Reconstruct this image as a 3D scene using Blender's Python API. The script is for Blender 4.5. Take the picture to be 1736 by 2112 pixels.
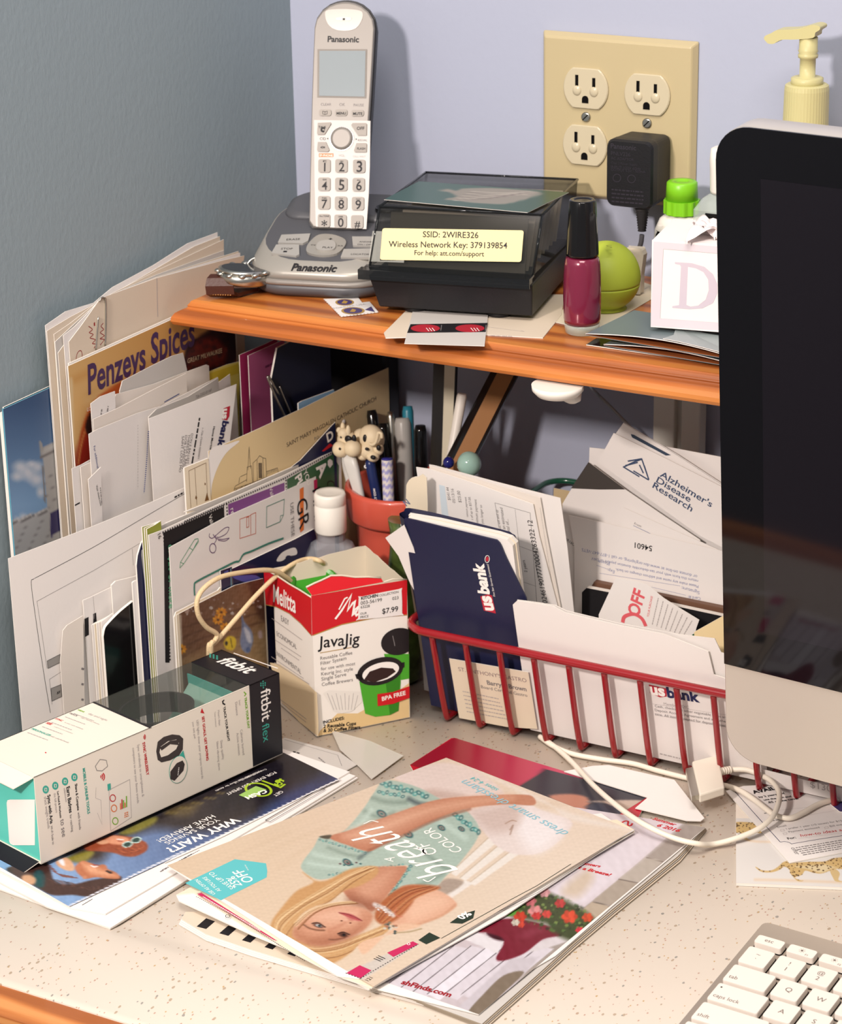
import bpy, math, random
import numpy as np
from mathutils import Vector, Matrix
from mathutils.geometry import tessellate_polygon

S = bpy.context.scene
for o in list(bpy.data.objects):
    bpy.data.objects.remove(o)

# ---------------------------------------------------------------- camera, world, lights, exposure
CP = Vector((.9655, -1.5139, .7417)); YAW, PIT, ROLL, FPX = .5192, .3625, -.0200, 5078.9
IW, IH = 1736.0, 2112.0
FW = Vector((-math.sin(YAW)*math.cos(PIT), math.cos(YAW)*math.cos(PIT), -math.sin(PIT)))
_r = Vector((math.cos(YAW), math.sin(YAW), 0)); _u = _r.cross(FW)
RT = _r*math.cos(ROLL) + _u*math.sin(ROLL); UP = _u*math.cos(ROLL) - _r*math.sin(ROLL)
cd = bpy.data.cameras.new('camera'); cam = bpy.data.objects.new('camera', cd); S.collection.objects.link(cam)
cam.matrix_world = Matrix(((RT.x, UP.x, -FW.x, CP.x), (RT.y, UP.y, -FW.y, CP.y), (RT.z, UP.z, -FW.z, CP.z), (0, 0, 0, 1)))
cd.sensor_fit = 'HORIZONTAL'; cd.sensor_width = 36; cd.lens = 36*FPX/IW; cd.clip_start = .05
cd.dof.use_dof = True; cd.dof.focus_distance = 1.49; cd.dof.aperture_fstop = 22
S.camera = cam

W = bpy.data.worlds.new('room_light'); S.world = W; W.use_nodes = True
wb = W.node_tree.nodes['Background']; wb.inputs[0].default_value = (.93, .95, 1.0, 1); wb.inputs[1].default_value = .27

def area(name, loc, target, size, power, col):
    d = bpy.data.lights.new(name, 'AREA'); d.shape = 'SQUARE'; d.size = size; d.energy = power; d.color = col
    o = bpy.data.objects.new(name, d); S.collection.objects.link(o); o.location = loc
    o.rotation_euler = (Vector(target)-Vector(loc)).to_track_quat('-Z', 'Y').to_euler()
    return o
area('key_lamp', (.22, -1.62, 1.02), (.28, -.15, .15), .13, 23, (1.0, .89, .82))
area('ceiling_lamp', (.75, -1.15, 1.85), (.4, -.3, .1), .9, 29, (1.0, .92, .84))

vs = S.view_settings; S.display_settings.display_device = 'sRGB'
vs.view_transform = 'Standard'; vs.look = 'None'; vs.exposure = -.02; vs.gamma = 1.0; vs.use_curve_mapping = False

# ---------------------------------------------------------------- helpers
def ray(px):
    return CP, FW + RT*((px[0]-IW/2)/FPX) - UP*((px[1]-IH/2)/FPX)
def atp(px, P0, n):
    c, d = ray(px); t = (Vector(P0)-c).dot(n)/d.dot(n); return c + d*t
def atz(px, z): return atp(px, Vector((0, 0, z)), Vector((0, 0, 1)))
def atx(px, x): return atp(px, Vector((x, 0, 0)), Vector((1, 0, 0)))
def aty(px, y): return atp(px, Vector((0, y, 0)), Vector((0, 1, 0)))
def proj(P):
    """N x 3 array of points -> N x 2 picture coordinates"""
    d = np.asarray(P, float) - np.array(CP); z = d @ np.array(FW)
    return np.stack([IW/2+FPX*(d @ np.array(RT))/z, IH/2-FPX*(d @ np.array(UP))/z], -1)
def cv(ox, oy, s):
    """points measured in an enlarged detail -> picture coordinates"""
    return lambda *c: [(ox+c[i]/s, oy+c[i+1]/s) for i in range(0, len(c), 2)]
cA = cv(0, 460, 3.1); cB = cv(0, 1000, 2.893); cC = cv(380, 700, 3.338); cD = cv(360, 980, 3.338)
cE = cv(660, 720, 3.215); cF = cv(780, 840, 2.411); cG = cv(1080, 840, 3.771); cH = cv(0, 1300, 2.284)
cI = cv(320, 1500, 1.523); cJ = cv(1100, 1350, 2.73); cK = cv(1380, 1860, 4.876); cL = cv(720, 330, 2.993)
cM = cv(1120, 340, 4.568); cN = cv(1100, 30, 2.73); cP = cv(420, 0, 3.2); cQ = cv(1440, 20, 5.28)
cS = cv(540, 1580, 3.1); cT = cv(340, 1540, 4.822); cU = cv(0, 1640, 4.133); cV = cv(900, 1560, 3.1)
cW = cv(1490, 1560, 7.04); cY = cv(560, 860, 5.787); cZ = cv(1440, 1380, 5.865)

class Pl:
    """a plane in the room, its normal towards the viewer's side"""
    def __init__(s, P0, n):
        s.P0 = Vector(P0); s.n = Vector(n).normalized()
        if (CP-s.P0).dot(s.n) < 0: s.n = -s.n
    def at(s, px, k=0): return atp(px, s.P0, s.n) + s.n*k
    def off(s, d): return Pl(s.P0+s.n*d, s.n)
def PZ(z): return Pl((0, 0, z), (0, 0, 1))
def plane3(a, b, c): return Pl(a, (Vector(b)-Vector(a)).cross(Vector(c)-Vector(a)))

def lin(c):
    c = np.asarray(c, float)/255.0
    return np.where(c <= .04045, c/12.92, ((c+.055)/1.055)**2.4)

MATS = {}
def mat(name, col=(200, 200, 200), rough=.5, spec=.5, metal=0, bump=0, bscale=200, var=0, vscale=30, trans=0, ior=1.45, alpha=1, coat=0, sss=0, emit=0, attr=False):
    if name in MATS: return MATS[name]
    m = bpy.data.materials.new(name); m.use_nodes = True; nt = m.node_tree; b = nt.nodes['Principled BSDF']
    c = [float(x) for x in lin(col)]+[1]
    I = b.inputs
    I['Base Color'].default_value = c; I['Roughness'].default_value = rough; I['Metallic'].default_value = metal
    I['Specular IOR Level'].default_value = spec; I['IOR'].default_value = ior
    I['Transmission Weight'].default_value = trans; I['Alpha'].default_value = alpha; I['Coat Weight'].default_value = coat
    if sss: I['Subsurface Weight'].default_value = sss; I['Subsurface Radius'].default_value = (.004, .003, .002)
    tc = nt.nodes.new('ShaderNodeTexCoord')
    def noise(sc, det=3):
        n = nt.nodes.new('ShaderNodeTexNoise'); n.inputs['Scale'].default_value = sc; n.inputs['Detail'].default_value = det
        nt.links.new(tc.outputs['Object'], n.inputs['Vector']); return n
    src = None
    if attr:
        a = nt.nodes.new('ShaderNodeAttribute'); a.attribute_name = 'Col'; src = a.outputs['Color']
        nt.links.new(src, I['Base Color'])
    if var:
        n = noise(vscale); mx = nt.nodes.new('ShaderNodeMix'); mx.data_type = 'RGBA'
        r = nt.nodes.new('ShaderNodeMapRange'); r.inputs[1].default_value = .3; r.inputs[2].default_value = .7
        nt.links.new(n.outputs['Fac'], r.inputs[0]); nt.links.new(r.outputs[0], mx.inputs[0])
        mx.inputs[6].default_value = [x*(1-var) for x in c[:3]]+[1]; mx.inputs[7].default_value = [min(1, x*(1+var*.5)) for x in c[:3]]+[1]
        nt.links.new(mx.outputs[2], I['Base Color'])
    if bump:
        n = noise(bscale, 4); bp = nt.nodes.new('ShaderNodeBump'); bp.inputs['Strength'].default_value = bump; bp.inputs['Distance'].default_value = .001
        nt.links.new(n.outputs['Fac'], bp.inputs['Height']); nt.links.new(bp.outputs[0], I['Normal'])
    MATS[name] = m
    return m

def paper(name, col, rough=.6, spec=.3): return mat(name, col, rough, spec, bump=.06, bscale=400)
WHITE = paper('white_paper', (232, 226, 222)); CREAM = paper('cream_paper', (228, 214, 190)); EDGE = paper('page_edges', (226, 220, 212))
BEIGE = paper('beige_paper', (214, 198, 178)); GREYP = paper('grey_paper', (196, 190, 184))
BLACKI = mat('black_ink', (28, 26, 30), .5, .3); GREYI = mat('grey_ink', (128, 122, 122), .6, .2); LGREYI = mat('pale_grey_ink', (176, 168, 166), .6, .2)
BLUEI = mat('blue_ink', (70, 84, 140), .6, .2); NAVYI = mat('navy_ink', (38, 40, 82), .5, .3); REDI = mat('red_ink', (196, 40, 48), .5, .3)
PIC = mat('printed_picture', (255, 255, 255), .28, .45, attr=True); PICM = mat('matte_printed_picture', (255, 255, 255), .55, .3, attr=True)
WHITEI = mat('white_ink', (244, 238, 232), .5, .3); TEALI = mat('teal_ink', (62, 168, 150), .5, .3); GREENI = mat('green_ink', (122, 178, 40), .5, .3)
PURPLEI = mat('purple_ink', (84, 52, 104), .5, .3); BROWNI = mat('brown_ink', (120, 84, 50), .5, .3); ORANGEI = mat('orange_ink', (226, 120, 56), .5, .3)

_txt = {}
def glyphs(s, bold=0, shear=0):
    k = (s, bold, shear)
    if k not in _txt:
        c = bpy.data.curves.new('t', 'FONT'); c.body = s; c.offset = bold; c.shear = shear; c.resolution_u = 3; c.fill_mode = 'FRONT'
        o = bpy.data.objects.new('t', c); S.collection.objects.link(o)
        dg = bpy.context.evaluated_depsgraph_get(); dg.update()
        me = bpy.data.meshes.new_from_object(o.evaluated_get(dg))
        v = [(p.co.x, p.co.y) for p in me.vertices]; f = [tuple(p.vertices) for p in me.polygons]
        bpy.data.objects.remove(o); bpy.data.curves.remove(c); bpy.data.meshes.remove(me)
        x0 = min(p[0] for p in v); x1 = max(p[0] for p in v)
        _txt[k] = ([(p[0]-x0, p[1]) for p in v], f, x1-x0)
    return _txt[k]

def smooth(pts, n=6, closed=True):
    """Catmull-Rom through 2-D or 3-D points"""
    P = [Vector(p) for p in pts]; N = len(P); out = []
    for i in range(N if closed else N-1):
        g = (lambda j: P[j % N]) if closed else (lambda j: P[max(0, min(N-1, j))])
        a, b, c, d = g(i-1), g(i), g(i+1), g(i+2)
        for k in range(n):
            t = k/n
            out.append(.5*((2*b)+(c-a)*t+(2*a-5*b+4*c-d)*t*t+(3*b-a-3*c+d)*t**3))
    if not closed: out.append(P[-1])
    return out

class MB:
    """collects shapes that are linked as ONE mesh object"""
    def __init__(s): s.v = []; s.f = []; s.mi = []; s.sm = []; s.mats = []; s.col = {}
    def m(s, mt):
        if mt not in s.mats: s.mats.append(mt)
        return s.mats.index(mt)
    def V(s, pts):
        i = len(s.v); s.v += [Vector(p) for p in pts]; return i
    def F(s, idx, mt, sm=False):
        s.f.append(tuple(idx)); s.mi.append(s.m(mt)); s.sm.append(sm)
    def poly(s, pts, mt, sm=False):
        i = s.V(pts); n = len(pts)
        if n <= 4: s.F(range(i, i+n), mt, sm)
        else:
            for t in tessellate_polygon([[Vector(p) for p in pts]]): s.F([i+k for k in t], mt, sm)
    def slab(s, pts, d, mt, side=None, back=None):
        """polygon pts extruded by vector d"""
        side = side or mt; back = back or side; d = Vector(d); q = [Vector(p)+d for p in pts]
        s.poly(pts, mt); s.poly(q[::-1], back); n = len(pts); i = s.V(list(pts)+q)
        for k in range(n): s.F((i+k, i+n+k, i+n+(k+1) % n, i+(k+1) % n), side)
    def box(s, a, b, mt):
        a, b = Vector(a), Vector(b)
        s.slab([(a.x, a.y, a.z), (b.x, a.y, a.z), (b.x, b.y, a.z), (a.x, b.y, a.z)], (0, 0, b.z-a.z), mt)
    def hull8(s, lo, hi, mt):
        """two quads (same order) joined to a solid"""
        i = s.V(list(lo)+list(hi)); n = len(lo)
        s.F(range(i+n-1, i-1, -1), mt); s.F(range(i+n, i+2*n), mt)
        for k in range(n): s.F((i+k, i+(k+1) % n, i+n+(k+1) % n, i+n+k), mt)
    def rings(s, R, mt, closed=True, cap0=True, cap1=True, sm=True, capmat=None):
        n = len(R[0]); i = s.V([p for r in R for p in r]); cm = capmat or mt
        for a in range(len(R)-1):
            for k in range(n if closed else n-1):
                m_ = mt[a] if isinstance(mt, (list, tuple)) else mt
                s.F((i+a*n+k, i+a*n+(k+1) % n, i+(a+1)*n+(k+1) % n, i+(a+1)*n+k), m_, sm)
        if isinstance(cm, (list, tuple)): c0, c1 = cm[0], cm[-1]
        else: c0 = c1 = cm
        if cap0: s.F(range(i+n-1, i-1, -1), c0)
        if cap1: j = i+(len(R)-1)*n; s.F(range(j, j+n), c1)
    def lathe(s, prof, mt, O, ax=(0, 0, 1), seg=32, sm=True, cap0=True, cap1=True):
        """prof: (radius, height) pairs"""
        ax = Vector(ax).normalized(); e = ax.orthogonal().normalized(); g = ax.cross(e); O = Vector(O)
        s.rings([[O+ax*h+(e*math.cos(2*math.pi*k/seg)+g*math.sin(2*math.pi*k/seg))*max(r, 1e-5) for k in range(seg)] for r, h in prof], mt, True, cap0, cap1, sm)
    def tube(s, pts, r, mt, seg=10, closed=False):
        P = [Vector(p) for p in pts]; N = len(P); R = []
        t0 = None; e = None
        for i in range(N):
            if closed: t = (P[(i+1) % N]-P[i-1]).normalized()
            else: t = (P[min(N-1, i+1)]-P[max(0, i-1)]).normalized()
            e = t.orthogonal().normalized() if e is None else (e-t*e.dot(t)).normalized()
            g = t.cross(e); rr = r[i] if isinstance(r, (list, tuple)) else r
            R.append([P[i]+(e*math.cos(2*math.pi*k/seg)+g*math.sin(2*math.pi*k/seg))*rr for k in range(seg)])
        if closed: R.append(R[0])
        s.rings(R, mt, True, not closed, not closed)
    def ball(s, O, r, mt, seg=20, n=12, ex=(1, 0, 0), ey=(0, 1, 0), ez=(0, 0, 1)):
        r = (r, r, r) if not isinstance(r, (tuple, list)) else r
        O = Vector(O); ex, ey, ez = Vector(ex)*r[0], Vector(ey)*r[1], Vector(ez)*r[2]
        s.rings([[O+(ex*math.cos(2*math.pi*k/seg)+ey*math.sin(2*math.pi*k/seg))*max(1e-4, math.sin(math.pi*a/n))-ez*math.cos(math.pi*a/n) for k in range(seg)] for a in range(n+1)], mt)
    def grid(s, P, mt, cols=None, sm=True):
        """P: list of rows of points; cols same shape of linear colours"""
        nr, nc = len(P), len(P[0]); i = s.V([p for r in P for p in r])
        if cols is not None:
            for k, c in enumerate(cols): s.col[i+k] = c
        for a in range(nr-1):
            for b in range(nc-1): s.F((i+a*nc+b, i+a*nc+b+1, i+(a+1)*nc+b+1, i+(a+1)*nc+b), mt, sm)
    def build(s, name, parent=None, bevel=0, bseg=2, origin=None, sub=0, solid=0):
        xs = [p.x for p in s.v]; ys = [p.y for p in s.v]; zs = [p.z for p in s.v]
        base = Vector(((min(xs)+max(xs))/2, (min(ys)+max(ys))/2, min(zs))) if origin is None else Vector(origin)
        par = Vector((0, 0, 0)); q = parent
        while q is not None: par += Vector(q.location); q = q.parent
        me = bpy.data.meshes.new(name); me.from_pydata([tuple(p-base) for p in s.v], [], s.f)
        for mt in s.mats: me.materials.append(mt)
        me.polygons.foreach_set('material_index', s.mi); me.polygons.foreach_set('use_smooth', s.sm)
        if s.col:
            a = me.color_attributes.new('Col', 'FLOAT_COLOR', 'POINT'); arr = np.ones((len(s.v), 4), np.float32)
            ks = np.fromiter(s.col.keys(), int); arr[ks, :3] = np.array(list(s.col.values()))
            a.data.foreach_set('color', arr.ravel())
        me.update()
        o = bpy.data.objects.new(name, me); S.collection.objects.link(o)
        o.location = base-par
        if parent is not None: o.parent = parent
        if bevel:
            b = o.modifiers.new('bevel', 'BEVEL'); b.width = bevel; b.segments = bseg; b.limit_method = 'ANGLE'; b.angle_limit = math.radians(40)
        if sub: b = o.modifiers.new('sub', 'SUBSURF'); b.levels = sub; b.render_levels = sub
        return o

def thing(name, loc, label, cat, group=None):
    o = bpy.data.objects.new(name, None); S.collection.objects.link(o); o.location = loc; o.empty_display_size = .01
    return tag(o, label, cat, group)
def tag(o, label, cat, group=None, kind=None):
    o['label'] = label; o['category'] = cat
    if group: o['group'] = group
    if kind: o['kind'] = kind
    return o
def struct(o): o['kind'] = 'structure'; return o

class Ink:
    """print on a plane: words, patches and lines, kept inside the mesh of the sheet that carries them"""
    def __init__(s, mb, pl, step=.00007): s.mb = mb; s.pl = pl; s.st = step
    def text(s, p, body, mt, layer=2, bold=0, shear=0, hs=1.0, mm=None):
        a = s.pl.at(p[0], s.st*layer); b = s.pl.at(p[1], s.st*layer); n = s.pl.n
        e = b-a; v, f, w = glyphs(body, bold, shear); k = e.length/w; e.normalize(); u = n.cross(e)
        i = s.mb.V([a+e*(x*k)+u*(y*k*hs) for x, y in v])
        for q in f: s.mb.F([i+j for j in q], mt)
    def poly(s, px, mt, layer=1): s.mb.poly([s.pl.at(p, s.st*layer) for p in px], mt)
    def line(s, px, w, mt, layer=1, closed=False, dash=None):
        """w in millimetres"""
        P = [s.pl.at(p, s.st*layer) for p in px]; n = s.pl.n; h = w*.0005
        P = [p for k, p in enumerate(P) if k == 0 or (p-P[k-1]).length > 2e-6]
        if closed: P.append(P[0])
        if dash:
            for a, b in zip(P, P[1:]):
                d = b-a; L = d.length; d = d/L; g = n.cross(d)*h; k = 0
                while k < L:
                    q = min(L, k+dash*.0005); s.mb.poly([a+d*k-g, a+d*q-g, a+d*q+g, a+d*k+g], mt); k += dash*.001
            return
        if len(P) < 2: return
        N = len(P); L_ = []; R_ = []
        for k in range(N):
            d0 = (P[k]-P[k-1]).normalized() if k else ((P[0]-P[-2]).normalized() if closed else None)
            d1 = (P[k+1]-P[k]).normalized() if k < N-1 else ((P[1]-P[0]).normalized() if closed else None)
            if d0 is None: g = n.cross(d1)
            elif d1 is None: g = n.cross(d0)
            else:
                t = (d0+d1)
                g = n.cross(t.normalized()) if t.length > 1e-3 else n.cross(d1)
                c = max(.45, g.dot(n.cross(d1))); g = g/c
            up = n*(2.5e-5*k/N); L_.append(P[k]+g*h+up); R_.append(P[k]-g*h+up)
        for k in range(N-1): s.mb.poly([R_[k], R_[k+1], L_[k+1], L_[k]], mt)
    def greek(s, p, mt, rnd, w=.8, layer=2, lo=2, hi=7):
        """a line of print too small to read: a row of short strokes from p[0] to p[1]"""
        a = s.pl.at(p[0], s.st*layer); b = s.pl.at(p[1], s.st*layer); d = b-a; L = d.length; d.normalize(); g = s.pl.n.cross(d)*(w*.0005); k = 0
        while k < L:
            q = min(L, k+rnd.uniform(lo, hi)*.0005*max(.6, w)); s.mb.poly([a+d*k-g, a+d*q-g, a+d*q+g, a+d*k+g], mt); k = q+.0006*max(.6, w)
    def picture(s, quad, nx, ny, paint, mt=None, layer=1):
        """quad: four corners in picture coordinates (tl, tr, br, bl); paint(canvas)"""
        c = [s.pl.at(p, s.st*layer) for p in quad]
        P = [[(c[0]*(1-i/nx)+c[1]*(i/nx))*(1-j/ny)+(c[3]*(1-i/nx)+c[2]*(i/nx))*(j/ny) for i in range(nx+1)] for j in range(ny+1)]
        cv_ = Canvas(proj([tuple(p) for r in P for p in r])); paint(cv_)
        s.mb.grid(P, mt or PIC, lin(np.clip(cv_.C*INKT, 0, 255)), sm=False)

INKT = np.array([.91, .94, .985])
class Canvas:
    """colours printed on a sheet, evaluated at each grid point of the print"""
    def __init__(s, P): s.P = P; s.C = np.full((len(P), 3), 255.0)
    def mix(s, a, col):
        a = np.clip(a, 0, 1)[:, None]; s.C = s.C*(1-a)+np.asarray(col, float)*a
    def fill(s, c): s.C[:] = c
    def grad(s, p, q, c0, c1, mask=None):
        p, q = np.array(p, float), np.array(q, float); d = q-p; t = np.clip(((s.P-p) @ d)/(d @ d), 0, 1)[:, None]
        g = np.array(c0, float)*(1-t)+np.array(c1, float)*t
        if mask is None: s.C = g
        else: m = np.clip(mask, 0, 1)[:, None]; s.C = s.C*(1-m)+g*m
    def sd(s, pts):
        P = s.P; pts = np.array([tuple(p)[:2] for p in pts], float); n = len(pts); d2 = np.full(len(P), 1e12); inside = np.zeros(len(P), bool)
        for i in range(n):
            a, b = pts[i], pts[(i+1) % n]; e = b-a; L = e @ e
            if L < 1e-9: continue
            w = P-a; t = np.clip((w @ e)/L, 0, 1); q = w-t[:, None]*e; d2 = np.minimum(d2, (q*q).sum(1))
            c = ((a[1] > P[:, 1]) != (b[1] > P[:, 1])) & (P[:, 0] < (b[0]-a[0])*(P[:, 1]-a[1])/((b[1]-a[1]) or 1e-9)+a[0]); inside ^= c
        return np.where(inside, -1, 1)*np.sqrt(d2)
    def mask(s, pts, soft=1.5, sm=True): return np.clip(.5-s.sd(smooth(pts, 5) if sm else pts)/soft, 0, 1)
    def poly(s, pts, col, soft=1.5, sm=True, a=1.0): m = s.mask(pts, soft, sm)*a; s.mix(m, col); return m
    def ell(s, c, rx, ry, col, ang=0, soft=.25, a=1.0):
        d = s.P-np.array(c, float); ca, sa = math.cos(ang), math.sin(ang); x = (d[:, 0]*ca+d[:, 1]*sa)/rx; y = (-d[:, 0]*sa+d[:, 1]*ca)/ry
        s.mix(np.clip((1-np.sqrt(x*x+y*y))/soft, 0, 1)*a, col)
    def line(s, pts, w, col, soft=1.0, a=1.0, sm=True, mask=None):
        pts = np.array([tuple(p)[:2] for p in (smooth(pts, 5, False) if sm else pts)], float); d2 = np.full(len(s.P), 1e12)
        for p, q in zip(pts, pts[1:]):
            e = q-p; L = e @ e
            if L < 1e-9: continue
            v = s.P-p; t = np.clip((v @ e)/L, 0, 1); r = v-t[:, None]*e; d2 = np.minimum(d2, (r*r).sum(1))
        m = np.clip((w/2-np.sqrt(d2))/soft+.5, 0, 1)*a
        if mask is not None: m = m*mask
        s.mix(m, col)
    def noise(s, amp, scale, seed=0, mask=None, ch=(1, 1, 1)):
        r = np.random.RandomState(seed); v = np.zeros(len(s.P))
        for k in range(7):
            th = r.uniform(0, 6.28); f = r.uniform(.5, 1.8)/scale; v += np.sin((s.P[:, 0]*math.cos(th)+s.P[:, 1]*math.sin(th))*f*6.28+r.uniform(0, 6.28))
        v = v/3*amp
        if mask is not None: v = v*mask
        s.C += v[:, None]*np.array(ch)
    def speck(s, n, box, rmin, rmax, cols, seed=0, mask=None, a=.9):
        r = np.random.RandomState(seed)
        for k in range(n):
            c = (r.uniform(box[0], box[2]), r.uniform(box[1], box[3])); rr = r.uniform(rmin, rmax); d = s.P-np.array(c)
            m = np.clip((rr-np.hypot(d[:, 0], d[:, 1]*1.3))/1.2+.5, 0, 1)*a
            if mask is not None: m = m*mask
            s.mix(m, cols[r.randint(len(cols))])

def stand(tl, tr, x, lean=3.0):
    """plane of a sheet standing on edge along the left wall: top corners seen at tl and tr, the near one x metres off the wall"""
    a = atx(tl, x); b = atz(tr, a.z); e = (b-a).normalized(); nh = Vector((e.y, -e.x, 0))
    if nh.x < 0: nh = -nh
    L = math.radians(lean); return Pl(a, nh*math.cos(L)+Vector((0, 0, 1))*math.sin(L))
def rect(pl, tl, tr, zb=.0012, grow=0):
    """rectangle in the plane pl below the top edge tl-tr, reaching down to height zb"""
    a, b = pl.at(tl), pl.at(tr); e = (b-a).normalized(); b = b+e*grow; dn = e.cross(pl.n)
    if dn.z > 0: dn = -dn
    k = min((a.z-zb), (b.z-zb))/-dn.z
    return [a, b, b+dn*k, a+dn*k]
def plate(pts, pl, t, mt, side=None, mb=None):
    mb = mb or MB(); mb.slab(pts, -pl.n*t, mt, side or EDGE); return mb
def frame(O, yaw):
    O = Vector(O); a = math.radians(yaw); ex = Vector((math.cos(a), math.sin(a), 0)); ey = Vector((-math.sin(a), math.cos(a), 0))
    return lambda x, y, z=0: O+ex*x+ey*y+Vector((0, 0, z))
def rrect(w, h, r, n=5, cx=0, cy=0):
    """rounded rectangle outline, centred"""
    out = []
    for sx, sy, a0 in ((1, 1, 0), (-1, 1, 90), (-1, -1, 180), (1, -1, 270)):
        for k in range(n+1):
            a = math.radians(a0+90*k/n); out.append((cx+sx*(w/2-r)+r*math.cos(a), cy+sy*(h/2-r)+r*math.sin(a)))
    return out
# ---------------------------------------------------------------- the setting
def painted(name, col, bump=.25):
    m = mat(name, col, .62, .3); nt = m.node_tree; b = nt.nodes['Principled BSDF']; tc = nt.nodes.new('ShaderNodeTexCoord')
    n1 = nt.nodes.new('ShaderNodeTexNoise'); n1.inputs['Scale'].default_value = 330; n1.inputs['Detail'].default_value = 5
    mp = nt.nodes.new('ShaderNodeMapping'); mp.inputs['Scale'].default_value = (1, 1, .6)
    nt.links.new(tc.outputs['Object'], mp.inputs['Vector']); nt.links.new(mp.outputs[0], n1.inputs['Vector'])
    bp = nt.nodes.new('ShaderNodeBump'); bp.inputs['Strength'].default_value = bump; bp.inputs['Distance'].default_value = .0012
    nt.links.new(n1.outputs['Fac'], bp.inputs['Height']); nt.links.new(bp.outputs[0], b.inputs['Normal'])
    return m
WALLB = painted('pale_blue_wall_paint', (172, 177, 196), .12); WALLL = painted('grey_blue_wall_paint', (142, 155, 161), .22)  # left wall colour is darkened to stand for dim grazing light
def slabbox(name, a, b, m):
    mb = MB(); mb.box(a, b, m); return struct(mb.build(name))
slabbox('wall_back', (-.1, 0, -.78), (2.6, .1, 1.9), WALLB)
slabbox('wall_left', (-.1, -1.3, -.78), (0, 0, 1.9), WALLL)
slabbox('floor', (-.1, -3.0, -.86), (3.2, .1, -.78), mat('brown_floor', (120, 92, 66), .5, var=.3, vscale=6))

def wood(name, c0, c1, c2, axis=0, rough=.35, ring=26):
    m = mat(name, c1, rough, .5, coat=.25); nt = m.node_tree; b = nt.nodes['Principled BSDF']; tc = nt.nodes.new('ShaderNodeTexCoord')
    mp = nt.nodes.new('ShaderNodeMapping'); sc = [7, 7, 7]; sc[axis] = .5; mp.inputs['Scale'].default_value = sc
    nt.links.new(tc.outputs['Object'], mp.inputs['Vector'])
    wv = nt.nodes.new('ShaderNodeTexWave'); wv.wave_type = 'RINGS'; wv.rings_direction = 'XYZ'[axis]; wv.inputs['Scale'].default_value = ring/9
    wv.inputs['Distortion'].default_value = 3.2; wv.inputs['Detail'].default_value = 2; wv.inputs['Detail Scale'].default_value = 1.2
    nt.links.new(mp.outputs[0], wv.inputs['Vector'])
    n = nt.nodes.new('ShaderNodeTexNoise'); n.inputs['Scale'].default_value = 40; n.inputs['Detail'].default_value = 4; nt.links.new(mp.outputs[0], n.inputs['Vector'])
    ad = nt.nodes.new('ShaderNodeMath'); ad.operation = 'MULTIPLY_ADD'; ad.inputs[1].default_value = .45; nt.links.new(n.outputs['Fac'], ad.inputs[0]); nt.links.new(wv.outputs['Fac'], ad.inputs[2])
    rp = nt.nodes.new('ShaderNodeValToRGB'); e = rp.color_ramp.elements
    e[0].position = .25; e[0].color = list(lin(c2))+[1]; e[1].position = 1.05; e[1].color = list(lin(c0))+[1]
    k = rp.color_ramp.elements.new(.6); k.color = list(lin(c1))+[1]
    nt.links.new(ad.outputs[0], rp.inputs[0]); nt.links.new(rp.outputs[0], b.inputs['Base Color'])
    return m
PINE = wood('orange_varnished_pine', (200, 124, 58), (182, 102, 44), (150, 80, 35), ring=22)
OAK = wood('golden_oak_trim', (214, 146, 86), (196, 120, 62), (160, 90, 44), ring=60)

def speckled():
    m = mat('speckled_cream_laminate', (232, 216, 196), .35, .4); nt = m.node_tree; b = nt.nodes['Principled BSDF']; tc = nt.nodes.new('ShaderNodeTexCoord')
    prev = None; base = list(lin((243, 230, 215)))+[1]
    for sc, th, col, seed in ((210, .13, (200, 178, 154), 0), (330, .115, (206, 164, 144), 3), (170, .075, (172, 166, 158), 7), (260, .07, (214, 176, 120), 11)):
        mp = nt.nodes.new('ShaderNodeMapping'); mp.inputs['Location'].default_value = (seed, seed*1.3, 0); mp.inputs['Rotation'].default_value = (0, 0, seed*.7); mp.inputs['Scale'].default_value = (1, .6, 1)
        nt.links.new(tc.outputs['Object'], mp.inputs['Vector'])
        nz = nt.nodes.new('ShaderNodeTexNoise'); nz.inputs['Scale'].default_value = 300; nt.links.new(tc.outputs['Object'], nz.inputs['Vector'])
        vo = nt.nodes.new('ShaderNodeTexVoronoi'); vo.inputs['Scale'].default_value = sc; nt.links.new(mp.outputs[0], vo.inputs['Vector'])
        sb = nt.nodes.new('ShaderNodeSeparateColor'); nt.links.new(vo.outputs['Color'], sb.inputs[0])
        a1 = nt.nodes.new('ShaderNodeMath'); a1.operation = 'MULTIPLY_ADD'; a1.inputs[1].default_value = .25; nt.links.new(nz.outputs['Fac'], a1.inputs[0]); nt.links.new(vo.outputs['Distance'], a1.inputs[2])
        l1 = nt.nodes.new('ShaderNodeMath'); l1.operation = 'LESS_THAN'; l1.inputs[1].default_value = th+.165; nt.links.new(a1.outputs[0], l1.inputs[0])
        l2 = nt.nodes.new('ShaderNodeMath'); l2.operation = 'LESS_THAN'; l2.inputs[1].default_value = .5; nt.links.new(sb.outputs[0], l2.inputs[0])
        mu = nt.nodes.new('ShaderNodeMath'); mu.operation = 'MULTIPLY'; nt.links.new(l1.outputs[0], mu.inputs[0]); nt.links.new(l2.outputs[0], mu.inputs[1])
        mx = nt.nodes.new('ShaderNodeMix'); mx.data_type = 'RGBA'; mx.inputs[7].default_value = list(lin(col))+[1]; nt.links.new(mu.outputs[0], mx.inputs[0])
        if prev is None: mx.inputs[6].default_value = base
        else: nt.links.new(prev, mx.inputs[6])
        prev = mx.outputs[2]
    nt.links.new(prev, b.inputs['Base Color'])
    return m
LAM = speckled()
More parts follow.
